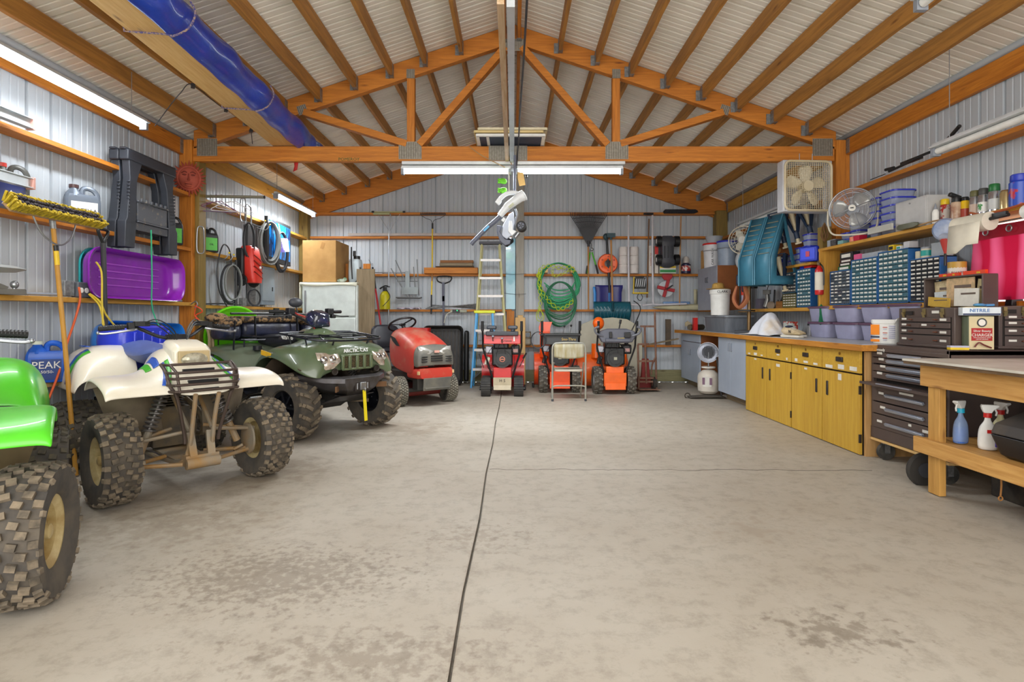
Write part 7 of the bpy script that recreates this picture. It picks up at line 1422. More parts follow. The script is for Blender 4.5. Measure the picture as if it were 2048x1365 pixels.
t=thing('small_parts_box','flat yellow and clear small parts box before the battery charger','small box',(3.02,3.90,.925),R(-14)); mb=MB(); mb.box((0,0,.008),(.11,.05,.016)); mb.build('tray',[YEL],t); mb=MB(); mb.box((0,0,.022),(.11,.05,.012)); mb.build('lid',[mat('lid_violetclear','#b4b4c8',.3)],t)
# ------- work table
t=thing('work_table','rough wooden work table with white top at the right edge, lower shelf','work bench',(3.05,2.8,0)); TB=wood('table_pine','#cf9f5a','#b07c38','y',scale=4)
mb=MB(); mb.box((0,-.05,.862),(.86,2.24,.014),m=0); mb.box((0,-.05,.846),(.85,2.23,.020),m=1); mb.build('tabletop',[mat('table_white','#cfcbc0',.5,c2='#bdb7a8',scale=4),wood('ply_edge','#6f5535','#3a2a1c','y',scale=20,knots=False)],t,smooth=0)
mb=MB(); mb.box((-.34,-.05,.765),(.04,2.1,.14)); mb.box((0,.98,.765),(.64,.04,.14)); mb.build('apron',[TB],t,bevel=.004)
for y in(.90,-1.0):
    for x in(-.32,.36): mb=MB(); mb.box((x,y,.42),(.045,.10,.83) if x<0 else (.05,.09,.83)); mb.build('leg',[wood('leg_pine','#c9994f','#a87a38','z',scale=4)],t,bevel=.004)
mb=MB(); mb.box((-.36,-.05,.305),(.035,2.18,.10)); mb.build('shelf_rail',[TB],t,bevel=.004); mb=MB(); 
mb.box((.02,-.05,.340),(.72,2.14,.018)); mb.build('shelf_board',[TB],t,bevel=.003)
def spray(label,loc,rz,body,coll,trig,h=.27,clear=False,full=None):
    t=thing('spray_bottle',label,'spray bottle',loc,rz); mb=MB(); mb.loft([[(x*k,y*k*.7,z) for x,y in rrect(.10,.10,.04,4)] for z,k in((0,.85),(.01,1),(.10,.95),(.14,.80),(.165,.42),(.18,.30),(.20,.30))]); mb.build('bottle',[body],t,sub=1)
    if full: mb=MB(); mb.loft([[(x*k,y*k*.7,z) for x,y in rrect(.094,.094,.037,4)] for z,k in((.004,.83),(.012,.98),(.105,.92))]); mb.build('liquid',[full],t)
    mb=MB(); mb.cyl((0,0,.195),(0,0,.222),.021,n=14); mb.build('collar',[coll],t); mb=MB(); mb.loft([[(x,y*w_,z) for x,w_ in ((a,.016),)for y in(-1,1)]+[(b,y*.012,z) for y in(1,-1)] for z,a,b in((.222,-.016,.02),(.245,-.03,.03),(.262,-.055,.034),(.272,-.05,.03))]); mb.tube([(-.035,0,.25),(-.045,0,.225),(-.04,0,.205)],.006,6); mb.build('trigger',[trig],t,bevel=.003)
    return t
spray('clear blue window cleaner spray bottle on the work table shelf',(2.82,3.62,.35),R(20),mat('bottle_clearblue','#9fb8e0',.15,alpha=.55),mat('collar_teal','#1fa6c8',.4),WHT,full=mat('liquid_blue','#1560c8',.1))
s2=spray('white spray bottle with red collar, in front of the blue cleaner',(2.85,3.45,.35),R(160),WHT,RED,WHT,h=.27); mb=MB(); mb.box((.0,.037,.115),(.03,.004,.02)); mb.build('label_red',[RED],s2); mb=MB(); mb.box((-.035,.03,.06),(.02,.012,.07)); mb.build('label_violet',[mat('label_violet','#5a48a0',.5)],s2)
spray('white spray bottle with red collar, behind beside the black case',(3.02,3.56,.35),R(100),mat('bottle_yellowwhite','#e4dfb0',.4),RED,WHT)
t=thing('power_tool_case','dusty black moulded tool case on the work table shelf','tool case',(2.95,3.02,.35),R(0)); CK=mat('case_dusty','#3e3a38',.7,c2='#6a5a44',scale=3,lo=.45,hi=.8)
mb=MB(); mb.loft([[(x*k-.0,y*ky,z) for x,y in rrect(.44,.58,.04,3)] for z,k,ky in((0,.72,.82),(.02,.84,.9),(.13,1,1))]); mb.build('case_base',[mat('case_black','#1e1e21',.45)],t,bevel=.004); mb=MB(); mb.loft([[(x*k+dx,y*ky,z) for x,y in rrect(.44,.58,.04,3)] for z,k,ky,dx in((.135,1,1,0),(.19,.97,.97,.01),(.27,.55,.75,.05))]); mb.build('case_lid',[CK],t,bevel=.006); mb=MB(); mb.tube([(-.10,-.22,.275),(-.10,-.22,.30),(-.10,.22,.30),(-.10,.22,.275)],.01) if False else mb.tube([(.04,-.15,.275),(.04,-.13,.30),(.04,.13,.30),(.04,.15,.275)],.010); mb.build('handle',[BLK],t)
mb=MB(); mb.ball((0,0,.13),(.10,.12,.13),n=12,k=8); solo(mb,'grey_canister',[GRY],'grey rounded canister cut by the right edge on the table shelf','canister',loc=(2.86,2.62,.35))
t=thing('caster_wheel','black wheel on the floor behind the work table leg','wheel',(2.80,3.92,.105)); mb=MB(); mb.cyl((0,-.02,0),(0,.02,0),.105,n=28); mb.ring((0,0,0),.10,.018,(0,1,0),n=28); mb.build('tyre',[mat('wheel_rubber','#2d2a26',.8)],t); mb=MB(); mb.cyl((0,-.026,0),(0,.026,0),.05,n=20); mb.build('hub',[DGR],t)
mb=MB(); mb.box((0,0,.10),(.45,.7,.20)); solo(mb,'dark_box',[mat('box_dark','#1e1a18',.9,c2='#3a3228',scale=8)],'low dark dusty box on the floor under the work table','box',loc=(3.3,3.35,0),bevel=.01)
mb=MB()
for i in range(26):
    z=.015+.006*i; pts=[(random.uniform(-.02,.02)+.17*math.cos(a)*random.uniform(.8,1.05),.12*math.sin(a)*random.uniform(.8,1.05),z+random.uniform(-.006,.006)) for a in [2*PI*k/12 for k in range(12)]]
    mb.tube(smooth_path(pts,2,closed=True),.003,4,closed=True)
solo(mb,'wire_bundle',[mat('wire_silver','#aeb6c8',.3,.7)],'tangled bundle of silver wire hangers on floor under the table','wire bundle',loc=(3.02,3.12,.0),kind='stuff')
mb=MB(); mb.tube(smooth_path([(2.78,3.30,.33),(2.80,3.30,.25),(2.805,3.3,.18),(2.80,3.3,.12)],4),.005,6); mb.ring((2.80,3.3,.105),.012,.004,(0,1,0),n=10); solo(mb,'twine',[mat('twine_tan','#a8743c',.8)],'frayed tan twine hanging beneath the table shelf','twine')
# ------- shelves on the right wall
def shelf(name,label,y0,y1,z,x0,th=.03,m=None,x1=3.66):
    mb=MB(); mb.box(((x0+x1)/2,(y0+y1)/2,z-th/2),(x1-x0,abs(y1-y0),th)); return solo(mb,name,[m or YW['y']],label,'shelf',bevel=.003)
shelf('wall_shelf','right wall shelf board under paint cans and blue lidded containers',3.2,6.22,1.88,3.30)
shelf('wall_shelf','back right wall shelf board behind the teal ramps',6.42,8.05,1.76,3.32)
shelf('wall_shelf','yellow shelf edge beneath the blue small parts drawers, near section',4.35,6.12,1.262,3.30,.04)
shelf('wall_shelf','yellow shelf edge beneath the drawers, section behind fire extinguisher',6.42,8.1,1.25,3.30,.04)
mb=MB(); mb.box((3.40,6.17,1.56),(.22,.03,.60)); solo(mb,'upright_board',[YW['z']],'orange upright board at left end of the near drawer cabinets','board')
mb=MB(); mb.box((3.42,6.33,1.55),(.10,.10,1.16)); solo(mb,'post',[TW['z']],'short yellow post with the fire extinguisher on it','post',loc=(0,-.02,0))
def bins(label,y1,y0,z0,z1,x,nc,nr,frame,dm,missing=0,side=False):
    w_=y1-y0; h_=z1-z0; t=thing('parts_drawer_cabinet',label,'drawer cabinet',(x,(y0+y1)/2,z0),RZ_)
    mb=MB(); mb.box((0,.10,h_/2),(w_-.012,.012,h_-.012)); mb.build('back',[BLK],t)
    mb=MB(); F=.008
    for s in(-1,1): mb.box((s*(w_/2-F/2),.05,h_/2),(F,.13,h_)); mb.box((0,.05,F/2 if s<0 else h_-F/2),(w_,.13,F))
    mb.build('frame',[frame],t,smooth=0)
    cw=(w_-2*F)/nc; chh=(h_-2*F)/nr; mm=[dm,LBL]
    me=None
    for r_ in range(nr):
        for c_ in range(nc):
            lab=random.random()>missing
            key='L' if lab else 'N'
            if me is None: me={}
            if key not in me:
                mb=MB(); mb.box((0,.05,0),(cw-.004,.10,chh-.004)); mb.box((0,-.004,-chh*.30),(cw*.5,.01,chh*.12))
                if lab: mb.box((0,-.0015,chh*.12),(cw*.66,.003,chh*.36),m=1)
                o=mb.build('drawer',mm,t,smooth=0); me[key]=o.data
            else:
                o=bpy.data.objects.new('drawer',me[key]); COL.objects.link(o); o.parent=t
            o.location=(-w_/2+F+cw*(c_+.5),-.012,F+chh*(r_+.5))
    return t
BF=mat('bin_frame_blue','#2a62a0',.4); BT=mat('bin_teal','#3d5f6c',.35,c2='#47707c',scale=30); BS=mat('bin_smoke','#3c444c',.25,c2='#555e68',scale=40); BG=mat('bin_black','#2c3036',.4); YB2=mat('bin_olive','#7c7748',.5)
XB=3.36
bins('drawer cabinet of smoky drawers, short one at the left of the four',6.07,5.70,1.268,1.62,XB,5,10,BF,BS,.45)
bins('blue framed drawer cabinet, second from the left, six columns of labels',5.69,5.28,1.268,1.705,XB,6,11,BF,BT,.06)
bins('tallest blue framed drawer cabinet, third from the left',5.27,4.86,1.268,1.735,XB,6,11,BF,BT,.14)
bins('drawer cabinet with wide black drawers, nearest, beside the open lid',4.85,4.50,1.268,1.63,XB,5,10,BF,BG,.02)
bins('blue drawer cabinet partly behind the fire extinguisher',6.78,6.46,1.256,1.70,XB,5,10,BF,BT,.1)
bins('narrow drawer cabinet, smoky upper drawers, farthest from camera',7.14,6.80,1.43,1.68,XB,5,6,mat('bin_frame_teal','#2c6a88',.4),BS,.1)
bins('olive yellow labelled drawer cabinet under the narrow smoky one',7.14,6.80,1.256,1.425,XB,5,5,mat('bin_frame_olive','#66643c',.5),YB2,.05)
# ------- storage tubs with maroon lids
def tub(label,x,y,z,txts,d=.28,w_=.40,h_=.165,grp='lidded tubs on the worktop'):
    t=thing('storage_tub',label,'storage tub',(x,y,z),RZ_,grp); mb=MB(); mb.loft([[(a*k,b*k+d/2,zz) for a,b in rrect(w_,d,.05,3)] for zz,k in((0,.82),(.01,.85),(h_-.02,.97))]); mb.build('tub',[mat('tub_lilac','#9c9cb8',.35)],t); mb=MB(); mb.loft([[(a*k,b*k+d/2,zz) for a,b in rrect(w_+.015,d+.015,.05,3)] for zz,k in((h_-.022,1),(h_-.004,1),(h_,.96))]); mb.build('lid',[mat('lid_maroon','#5f4258',.4)],t,bevel=.002)
    if txts: mb=MB(); txt(mb,txts,.045,0,.017,h_*.45,rx=97); mb.build('handwriting',[mat('ink_navy','#1c2c50',.5)],t,smooth=0)
tubs=[(6.20,0,'Boy win','maroon lidded tub, bottom, partly behind the shoes'),(6.20,1,'Boy win','maroon lidded tub, top one behind the shoes and extinguisher'),(5.70,0,'Bag','maroon lidded tub, bottom one right of the post'),(5.70,1,"Ornament's",'maroon lidded tub, top one right of the post'),(5.25,0,"Nuts N' needles",'maroon lidded tub, bottom one left of the orange striped pail'),(5.25,1,"Boy N' winner",'maroon lidded tub, top one left of the orange striped pail'),(4.84,1,None,'maroon lidded tub showing above the orange striped pail'),(4.84,0,None,'maroon lidded tub hidden behind the orange striped pail')]
for y,r_,tx,lb in tubs: tub(lb,3.27,y,.925+.168*r_,tx)
t=thing('white_pail','square white pail with orange stripes and handle on the worktop','pail',(3.14,4.80,.925),R(-62)); mb=MB(); mb.loft([[(a*k,b*k,z) for a,b in rrect(.20,.18,.04,3)] for z,k in((0,.94),(.02,1),(.165,1.03))]); mb.build('body',[WHT],t); mb=MB(); mb.loft([[(a*k,b*k,z) for a,b in rrect(.215,.195,.04,3)] for z,k in((.165,1),(.195,1),(.20,.95))]); mb.build('lid',[WHT],t,bevel=.002)
mb=MB(); mb.box((-.06,-.094,.115),(.07,.004,.085)); mb.box((-.06,-.094,.025),(.07,.004,.02)); mb.build('orange_band',[mat('band_orange','#f08a1c',.5)],t); mb=MB(); mb.box((-.06,-.094,.055),(.07,.004,.012)); mb.build('navy_band',[mat('ink_navy','#1c2c50',.5)],t)
mb=MB()
for k in range(3): mb.box((.02,-.094,.135-.045*k),(.035,.003,.008)); mb.box((.02,-.094,.12-.045*k),(.03,.003,.003),m=1)
for k in range(7): mb.box((.075,-.0935,.145-.016*k),(.05,.003,.005),m=1)
mb.build('label_print',[mat('print_rose','#c87a70',.6),mat('print_lilac','#8c8cb8',.6)],t); mb=MB(); mb.tube(smooth_path([(.10,-.10,.17),(.12,-.11,.20),(.12,-.05,.21),(.10,-.0,.19)],4),.006); mb.build('handle',[WHT],t)
# ------- on top of the drawer cabinets
def small(name,label,cat,px,py0,py1,wpx,X,m,shape='box',d=.08,parts=None):
    Y=X*FP/(px-CX); z0=EYE+(HY-py1)*Y/FP; h=(py1-py0)*Y/FP; w_=wpx*Y/FP
    mb=MB()
    if shape=='box': mb.box((0,0,h/2),(d,w_,h))
    else: mb.lathe([(0,0),(w_/2,0),(w_/2,h*.92),(w_/2*.9,h),(0,h)],n=18)
    return solo(mb,name,[m],label,cat,loc=(X,Y,z0),bevel=.002 if shape=='box' else 0)
def onz(name,label,cat,y,z,w_,h,X,m,shape='box',d=.08,lidm=None,labm=None):
    t=thing(name,label,cat,(X,y,z)); mb=MB()
    if shape=='box': mb.box((0,0,h/2),(d,w_,h))
    else: mb.lathe([(0,0),(w_/2,0),(w_/2,h*.85),(w_/2*.9,h*.88)],n=18)
    mb.build('body',[m],t,bevel=.002 if shape=='box' else 0)
    if lidm: 
        mb=MB(); 
        if shape=='box': mb.box((0,0,h*1.0),(d*1.04,w_*1.03,h*.10))
        else: mb.cyl((0,0,h*.84),(0,0,h),w_*.5,n=18)
        mb.build('lid',[lidm],t)
    if labm:
        mb=MB()
        if shape=='box': mb.box((-d/2-.001,0,h*.5),(.003,w_*.7,h*.5))
        else: mb.lathe([(w_/2+.001,h*.2),(w_/2+.001,h*.7)],n=18,caps=False)
        mb.build('label',[labm],t)
    return t
CLR=mat('clear_grey','#b9c0c8',.2,alpha=.75); TEA=mat('teal_label','#1f9a92',.4)
onz('pink_tape','pink and red packing item lying on the second drawer cabinet','tape',5.62,1.705,.10,.055,3.40,mat('tape_pink','#d85a8a',.3))
onz('jar_pack','long pack of small clear jars on the drawer cabinets','jar pack',5.42,1.706,.30,.05,3.42,CLR)
onz('tape_measure','yellow tape measure on the third drawer cabinet','tape measure',5.14,1.735,.07,.055,3.42,YEL,labm=BLK)
onz('nozzle_pack','small white and teal pack between tape measure and putty knife','pack',5.04,1.735,.06,.035,3.42,WHT,labm=TEA)
onz('caulk_tip','tilted white plastic cup on the tallest drawer cabinet','cup',4.94,1.735,.07,.06,3.42,mat('cup_white','#c8c8cc',.5))
onz('tin','teal labelled tin on the nearest drawer cabinet','tin',4.72,1.63,.085,.09,3.40,mat('tin_cream','#c9c0a8',.4),'cyl',labm=TEA,lidm=GRY)
onz('tin','small cream tin left of the teal labelled tin','tin',4.81,1.63,.055,.075,3.40,mat('tin_cream','#c9c0a8',.4),'cyl')
onz('clear_tray','clear rectangular tub near the window on the drawer cabinet','tub',4.58,1.63,.13,.105,3.42,CLR,lidm=CLR)
onz('small_box','green small parts box stacked left on the short drawer cabinet','box',5.87,1.62,.22,.045,3.42,mat('box_green','#1d5a34',.5),labm=LBL)
onz('small_box','black small parts box on top of the green one','box',5.87,1.665,.22,.035,3.43,BLK,labm=LBL)
onz('small_box','dark maroon small parts box, third in the stack above green one','box',5.87,1.70,.22,.035,3.44,mat('box_maroon','#3a2228',.5),labm=LBL)
onz('small_box','black box topmost of the stack over smoky drawers','box',5.87,1.735,.22,.07,3.44,mat('box_black2','#25252b',.5),labm=LBL)
t=onz('putty_can','red and white powder putty can standing beside the window','can',4.40,1.268,.12,.30,3.40,mat('can_white','#e0dcd0',.4),'cyl',lidm=mat('can_gold','#c9a040',.4))
mb=MB(); mb.lathe([(.0612,.02),(.0612,.12)],n=20,caps=False); mb.lathe([(.0612,.125),(.0612,.15)],n=20,m=1,caps=False); mb.build('red_label',[mat('can_red','#b01a1a',.4),YEL],t); mb=MB(); txt(mb,"DURHAM'S",.026,-.045,-.047,.215,rz=-45); txt(mb,"ROCK HARD",.018,-.045,-.047,.185,rz=-45); mb.build('lettering',[mat('ink_maroon','#8a1a2c',.5)],t); mb=MB(); txt(mb,'PUTTY',.036,-.046,-.048,.09,rz=-45); txt(mb,'WATER',.016,-.046,-.048,.138,rz=-45,m=1); mb.build('lettering',[LBL,BLK],t)
# green/dark bottle row on long shelf edge etc.
def can(label,px,top,X,w_,body,cap,band=None,h=.205,tip=False,name='spray_can',cat='spray can',caph=.22):
    Y=X*FP/(px-CX); t=thing(name,label,cat,(X,Y,1.881)); r=w_/2; mb=MB(); mb.lathe([(0,0),(r,0),(r,h*(1-caph)-.01),(r*.82,h*(1-caph))],n=20); mb.build('body',[body],t)
    mb=MB(); mb.lathe([(r*.86,h*(1-caph)),(r*.9,h*(1-caph)+.005),(r*.86,h-.006),(r*.75,h),(0,h)],n=20); mb.build('cap',[cap],t)
    if band: mb=MB(); mb.lathe([(r+.001,h*.15),(r+.001,h*.5)],n=20,caps=False); mb.build('label',[band],t)
    return t
MTL=mat('can_metal','#b8bcc4',.2,.8)
can('spray can with bright yellow cap, leftmost in the can row',1890,388,3.44,.068,mat('can_redsilver','#c8c0b8',.3,c2='#b03028',scale=14,lo=.5,hi=.54),mat('cap_yellow','#f0cc1c',.35))
can('small red capped can between yellow cap and black trigger cans',1903,388,3.50,.05,mat('can_pinkred','#c84038',.4),RED,h=.16)
c=can('spray can with slanted black trigger top',1912,385,3.40,.066,mat('can_redsilver2','#c0a890',.3,c2='#8a4c34',scale=10),BLK,h=.19); mb=MB(); mb.box((-.01,0,.195),(.09,.03,.03),(0,.35,0)); mb.build('trigger',[BLK],c,bevel=.006)
can('yellow bottle with black cap in the can row',1930,387,3.44,.058,mat('bottle_yellow','#e8bc1c',.35),BLK,mat('bottle_band_red','#a83c28',.4),h=.18,caph=.16)
can('spray can with olive cap in the can row',1950,380,3.43,.068,MTL,mat('cap_olive','#5c5a34',.5),mat('band_peach','#c0a898',.4))
can('spray can with dark grey cap and green swoosh label',1967,374,3.43,.068,MTL,mat('cap_darkgrey','#3f403f',.5),mat('band_green','#e0e0dc',.4,c2='#2c8a3c',scale=12,lo=.5,hi=.54))
can('tall silver spray can with green cap',1989,369,3.43,.075,MTL,mat('cap_green','#1f6a34',.4),mat('band_grey','#c4c8c8',.4),h=.215,caph=.24)
can('short gold rimmed can behind the paper towel holder',2013,392,3.43,.075,mat('can_goldsilver','#c8b484',.25,.6),mat('cap_dullbrown','#7c5a34',.5),h=.15,caph=.06)
can('large blue and red canister at the right edge of can row',2038,365,3.43,.11,mat('canister_blue','#2448b0',.35,c2='#b02a34',scale=8,lo=.5,hi=.54),mat('cap_blue','#2036b0',.4),h=.235,caph=.2)
# white metal cabinet, containers
t=thing('metal_box','plain light grey metal cabinet box on the shelf left of the cans','metal box',(3.40,4.80,1.881),RZ_); mb=MB(); mb.box((0,.06,.125),(.38,.28,.25)); mb.build('case',[mat('box_lightgrey','#b4b4b4',.4)],t,bevel=.004); mb=MB(); mb.box((0,-.082,.12),(.36,.006,.235)); mb.build('door',[mat('box_lightgrey2','#bcbcbc',.4)],t,bevel=.002); mb=MB(); mb.cyl((0,-.085,.215),(0,-.092,.215),.007); mb.build('lock',[STL],t)
LDB=mat('lid_blue','#2a35b8',.3); CLR2=mat('container_clear','#a9b2cc',.15,alpha=.7)
def cont(label,x,y,z,w_,d,h,grp): 
    t=thing('food_container',label,'container',(x,y,z),RZ_,grp); mb=MB(); mb.loft([[(a*k,b*k,zz) for a,b in rrect(w_,d,min(w_,d)*.22,3)] for zz,k in((0,.85),(.005,.88),(h-.014,.97))]); mb.build('tub',[CLR2],t); mb=MB(); mb.loft([[(a*k,b*k,zz) for a,b in rrect(w_+.008,d+.008,min(w_,d)*.22,3)] for zz,k in((h-.016,1),(h-.004,1),(h-.001,.95))]); mb.build('lid',[LDB],t,bevel=.001)
NUM=['bottom','second','third','fourth','fifth','top']
for k in range(6):
    cont('%s blue lidded container of the wide stack beside the metal box'%NUM[k],3.44,5.14,1.881+.0655*k,.22,.22,.065,'blue lidded containers on right shelf')
    cont('%s blue lidded container of the narrow stack by the chrome fan'%NUM[k],3.42,5.36,1.881+.0625*k,.13,.13,.062,'blue lidded containers on right shelf')
for i,(y,k,lb) in enumerate(((5.75,0,'lowest blue lidded container behind the chrome fan'),(5.75,1,'second blue lidded container behind the chrome fan'),(5.75,2,'upper blue lidded container behind the chrome fan'),(5.92,0,'blue lidded container beside post, low, behind chrome fan'),(5.92,1,'blue lidded container beside post, high, behind chrome fan'))): cont(lb,3.48,y,1.881+.066*k,.15,.15,.065,'blue lidded containers on right shelf')
for y,n_,nm in((6.62,5,'tall stack just left of the post'),(6.80,3,'middle stack left of the post'),(6.97,2,'stack beside the ramps jack stands'),(7.13,2,'far stack next to the royal blue scoop')):
    for k in range(n_): cont('%s blue lidded container, %s'%(['bottom','second','third','fourth','fifth'][k],nm),3.44,y,1.761+.0675*k,.15,.16,.067,'blue lidded containers behind the teal ramps')
t=thing('drill_case','bright blue plastic case with red square emblem by the post','case',(3.30,6.42,1.762),R(-62)); mb=MB(); mb.box((0,.04,.085),(.22,.10,.165)); mb.build('case',[mat('case_royal','#1530b8',.3)],t,bevel=.012); mb=MB(); mb.box((0,-.013,.085),(.17,.004,.12)); mb.build('raised_panel',[mat('case_royal2','#2a44e0',.3)],t,bevel=.002); mb=MB(); mb.box((0,-.018,.085),(.045,.004,.06)); mb.build('emblem',[mat('emblem_red','#b82a4a',.4)],t)
onz('small_box','royal blue box between drawer cabinet and shelf, left of red one','box',6.70,1.701,.08,.055,3.40,mat('box_royal','#1c2ca8',.4)); onz('small_box','red box squeezed above drawer cabinet left of the extinguisher','box',6.56,1.701,.16,.03,3.40,RED); onz('small_box','lilac flat pack on the red box beside the extinguisher','box',6.56,1.732,.14,.022,3.40,mat('pack_lilac','#8a7cc0',.4))
mb=MB(); mb.loft([[(x*k,y*k,z) for x,y in rrect(.14,.26,.05,3)] for z,k in((0,.7),(.11,1))]); solo(mb,'plastic_scoop',[mat('scoop_royal','#1c36b8',.3)],'royal blue open bin at far end of the shelf by the ramps','bin',loc=(3.42,7.35,1.762),solid=.004)
onz('parts_box','clear parts box of screws, right of the post on the shelf','parts box',6.08,1.881,.14,.08,3.40,CLR)
onz('parts_box','second clear parts box on shelf below the chrome fan','parts box',5.90,1.881,.12,.0,3.36,CLR) if False else None
for i,(y,w_,h,m_,lb,sh) in enumerate(((5.93,.10,.06,mat('mix_metal','#6a6a6c',.4,.5,c2='#3a3434',scale=30),'heap of small metal fittings at the shelf edge','box'),(5.80,.09,.035,mat('blister_teal','#7aa8a8',.4),'pale teal blister pack overhanging the shelf','box'),(5.62,.09,.055,mat('roll_red','#d8502c',.5,c2='#d0c0a0',scale=9),'roll of red and cream tape on the shelf edge','cyl'),(5.53,.09,.05,mat('bag_crimson','#c01c3c',.4),'crimson bag behind the tape roll on the shelf','box'),(5.60,.26,.05,mat('tray_green','#1e4a34',.5),'dark green tray under the chrome fan','box'))):
    onz(['fittings_heap','blister_pack','tape_roll','crimson_bag','green_tray'][i],lb,'small item',y,1.881,w_,h,3.34 if i<4 else 3.50,m_,sh)
mb=MB(); mb.box((0,0,.03),(.02,.33,.055)); solo(mb,'hand_saw',[mat('saw_grey','#b4b4ac',.5)],'long pale grey saw handle lying along the shelf edge','tool',loc=(3.27,5.12,1.90),rot=(.0,0,0)) 
mb=MB(); mb.loft([[(x*k,y,z*k+.02) for x,z in((-.02,-.02),(.02,-.02),(.02,.02),(-.02,.02))] for y,k in((-.13,.3),(-.1,1),(.08,1.1),(.12,.5))]); solo(mb,'electric_tool',[mat('tool_olive','#5a5c48',.5)],'olive grey hand tool lying on the shelf by the metal box','tool',loc=(3.28,4.78,1.882))
mb=MB(); mb.tube(smooth_path([(3.29,4.70,1.89),(3.30,4.5,1.90),(3.28,4.35,1.885)],4),.006); solo(mb,'tan_cord',[mat('cord_tan','#a8865a',.6)],'tan cord lying along the shelf under the cans','cord')
# box fan
t=thing('box_fan','cream box fan hung from the truss at right','fan',(3.065,5.98,2.24),R(4)); FC=mat('fan_cream','#cfc5ac',.45,c2='#bfae88',scale=4)
mb=MB()
for s in(-1,1): mb.box((s*.252,.06,.27),(.03,.13,.54)); mb.box((0,.06,.27+s*.255),(.53,.13,.03))
mb.build('housing',[mat('fan_white','#c4c6cc',.4)],t,bevel=.02)
mb=MB(); mb.tube(smooth_path([(x,-.012,z+.27) for x,z in rrect(.50,.51,.06,5)],1,closed=True),.013,8,closed=True)
for k in range(1,22): x=-.245+.49*k/22; mb.box((x,-.008,.27),(.0042,.004,.49))
for k in range(1,26): z=.02+.49*k/26; mb.box((0,-.006,z+.005),(.49,.004,.0032))
mb.cyl((0,-.012,.27),(0,-.018,.27),.055,n=24); mb.build('front_grille',[FC],t)
for k in range(5):
    a=2*PI*k/5+.3; mb=MB(); c_,s_=math.cos(a),math.sin(a); g=[]
    for r_,w_ in((.04,.02),(.09,.045),(.15,.062),(.20,.055),(.222,.025)): g.append([(r_*c_-w_*q*s_,.05+.022*q,.27+r_*s_+w_*q*c_) for q in(-1,-.4,.4,1)])
    mb.sheet(g); mb.build('blade',[mat('blade_cream','#efe6cc',.5)],t,solid=.003)
mb=MB(); mb.cyl((0,.0,.27),(0,.09,.27),.06,n=20); mb.build('motor_hub',[FC],t)
for s in(-.06,.08): mb=MB(); mb.tube([(s,.05,.53),(s,.05,.62)],.004); mb.build('hook',[STL],t)
# chrome fan
t=thing('round_fan','round chrome wire fan on a white bent tube stand','fan',(3.20,5.42,2.165),R(-33)); t.scale=(.94,.94,.94); CW=mat('fan_chrome','#8f9298',.35,.6)
mb=MB()
for k in range(2,19,1): r_=.2*k/18; mb.ring((0,-.07+.05*(k/18)**3,0),r_,.0011,(0,1,0),n=40,k=4)
for k in range(4): a=PI/2*k+.35; mb.tube([(0,-.07,0),(.14*math.cos(a),-.065,.14*math.sin(a)),(.205*math.cos(a),-.02,.205*math.sin(a))],.004,5)
mb.build('front_guard',[CW],t)
mb=MB()
for k in(8,12,16,18): r_=.2*k/18; mb.ring((0,.10-.06*(k/18)**3,0),r_,.0025,(0,1,0),n=40,k=4)
for k in range(12): a=PI/6*k; mb.tube([(.04*math.cos(a),.10,.04*math.sin(a)),(.2*math.cos(a),.04,.2*math.sin(a)),(.205*math.cos(a),-.02,.205*math.sin(a))],.0025,4)
mb.ring((0,-.02,0),.205,.006,(0,1,0),n=40); mb.build('rear_guard',[CW],t)
for k in range(3):
    a=2*PI*k/3+.9; c_,s_=math.cos(a),math.sin(a); g=[]
    for r_,w_ in((.04,.03),(.09,.07),(.14,.085),(.175,.05)): g.append([(r_*c_-w_*q*s_,.02+.03*q,r_*s_+w_*q*c_) for q in(-1,-.4,.4,1)])
    mb=MB(); mb.sheet(g); mb.build('blade',[mat('blade_silver','#a8a8a4',.3,.5)],t,solid=.002)
mb=MB(); mb.cyl((0,-.078,0),(0,-.07,0),.032,n=20); mb.box((0,-.0795,0),(.03,.002,.012),m=1); mb.build('centre_badge',[LBL,BLK],t); mb=MB(); mb.cyl((0,.04,0),(0,.14,0),.06,n=20); mb.build('motor',[GRY],t)
mb=MB(); mb.tube(smooth_path([(-.215,0,.0),(-.215,-.01,-.14),(-.18,-.03,-.235),(-.10,-.04,-.26),(.10,-.04,-.26),(.19,-.03,-.22),(.215,-.01,-.14),(.215,0,0)],5),.009,8); mb.build('stand',[mat('stand_ivory','#c4bca8',.4)],t)
# brown wire thing hanging on post
mb=MB()
for k in range(6): mb.tube(smooth_path([(0,0,.10),(.03*math.cos(k),.03*math.sin(k),.03),(.035*math.cos(k+.5),.035*math.sin(k+.5),-.04),(0,0,-.10)],4),.006,5)
solo(mb,'twine_hank',[mat('twine_brown','#7c5a34',.7)],'brown hank of cord hanging on the post between the two fans','cord',loc=(3.36,6.2,2.06))
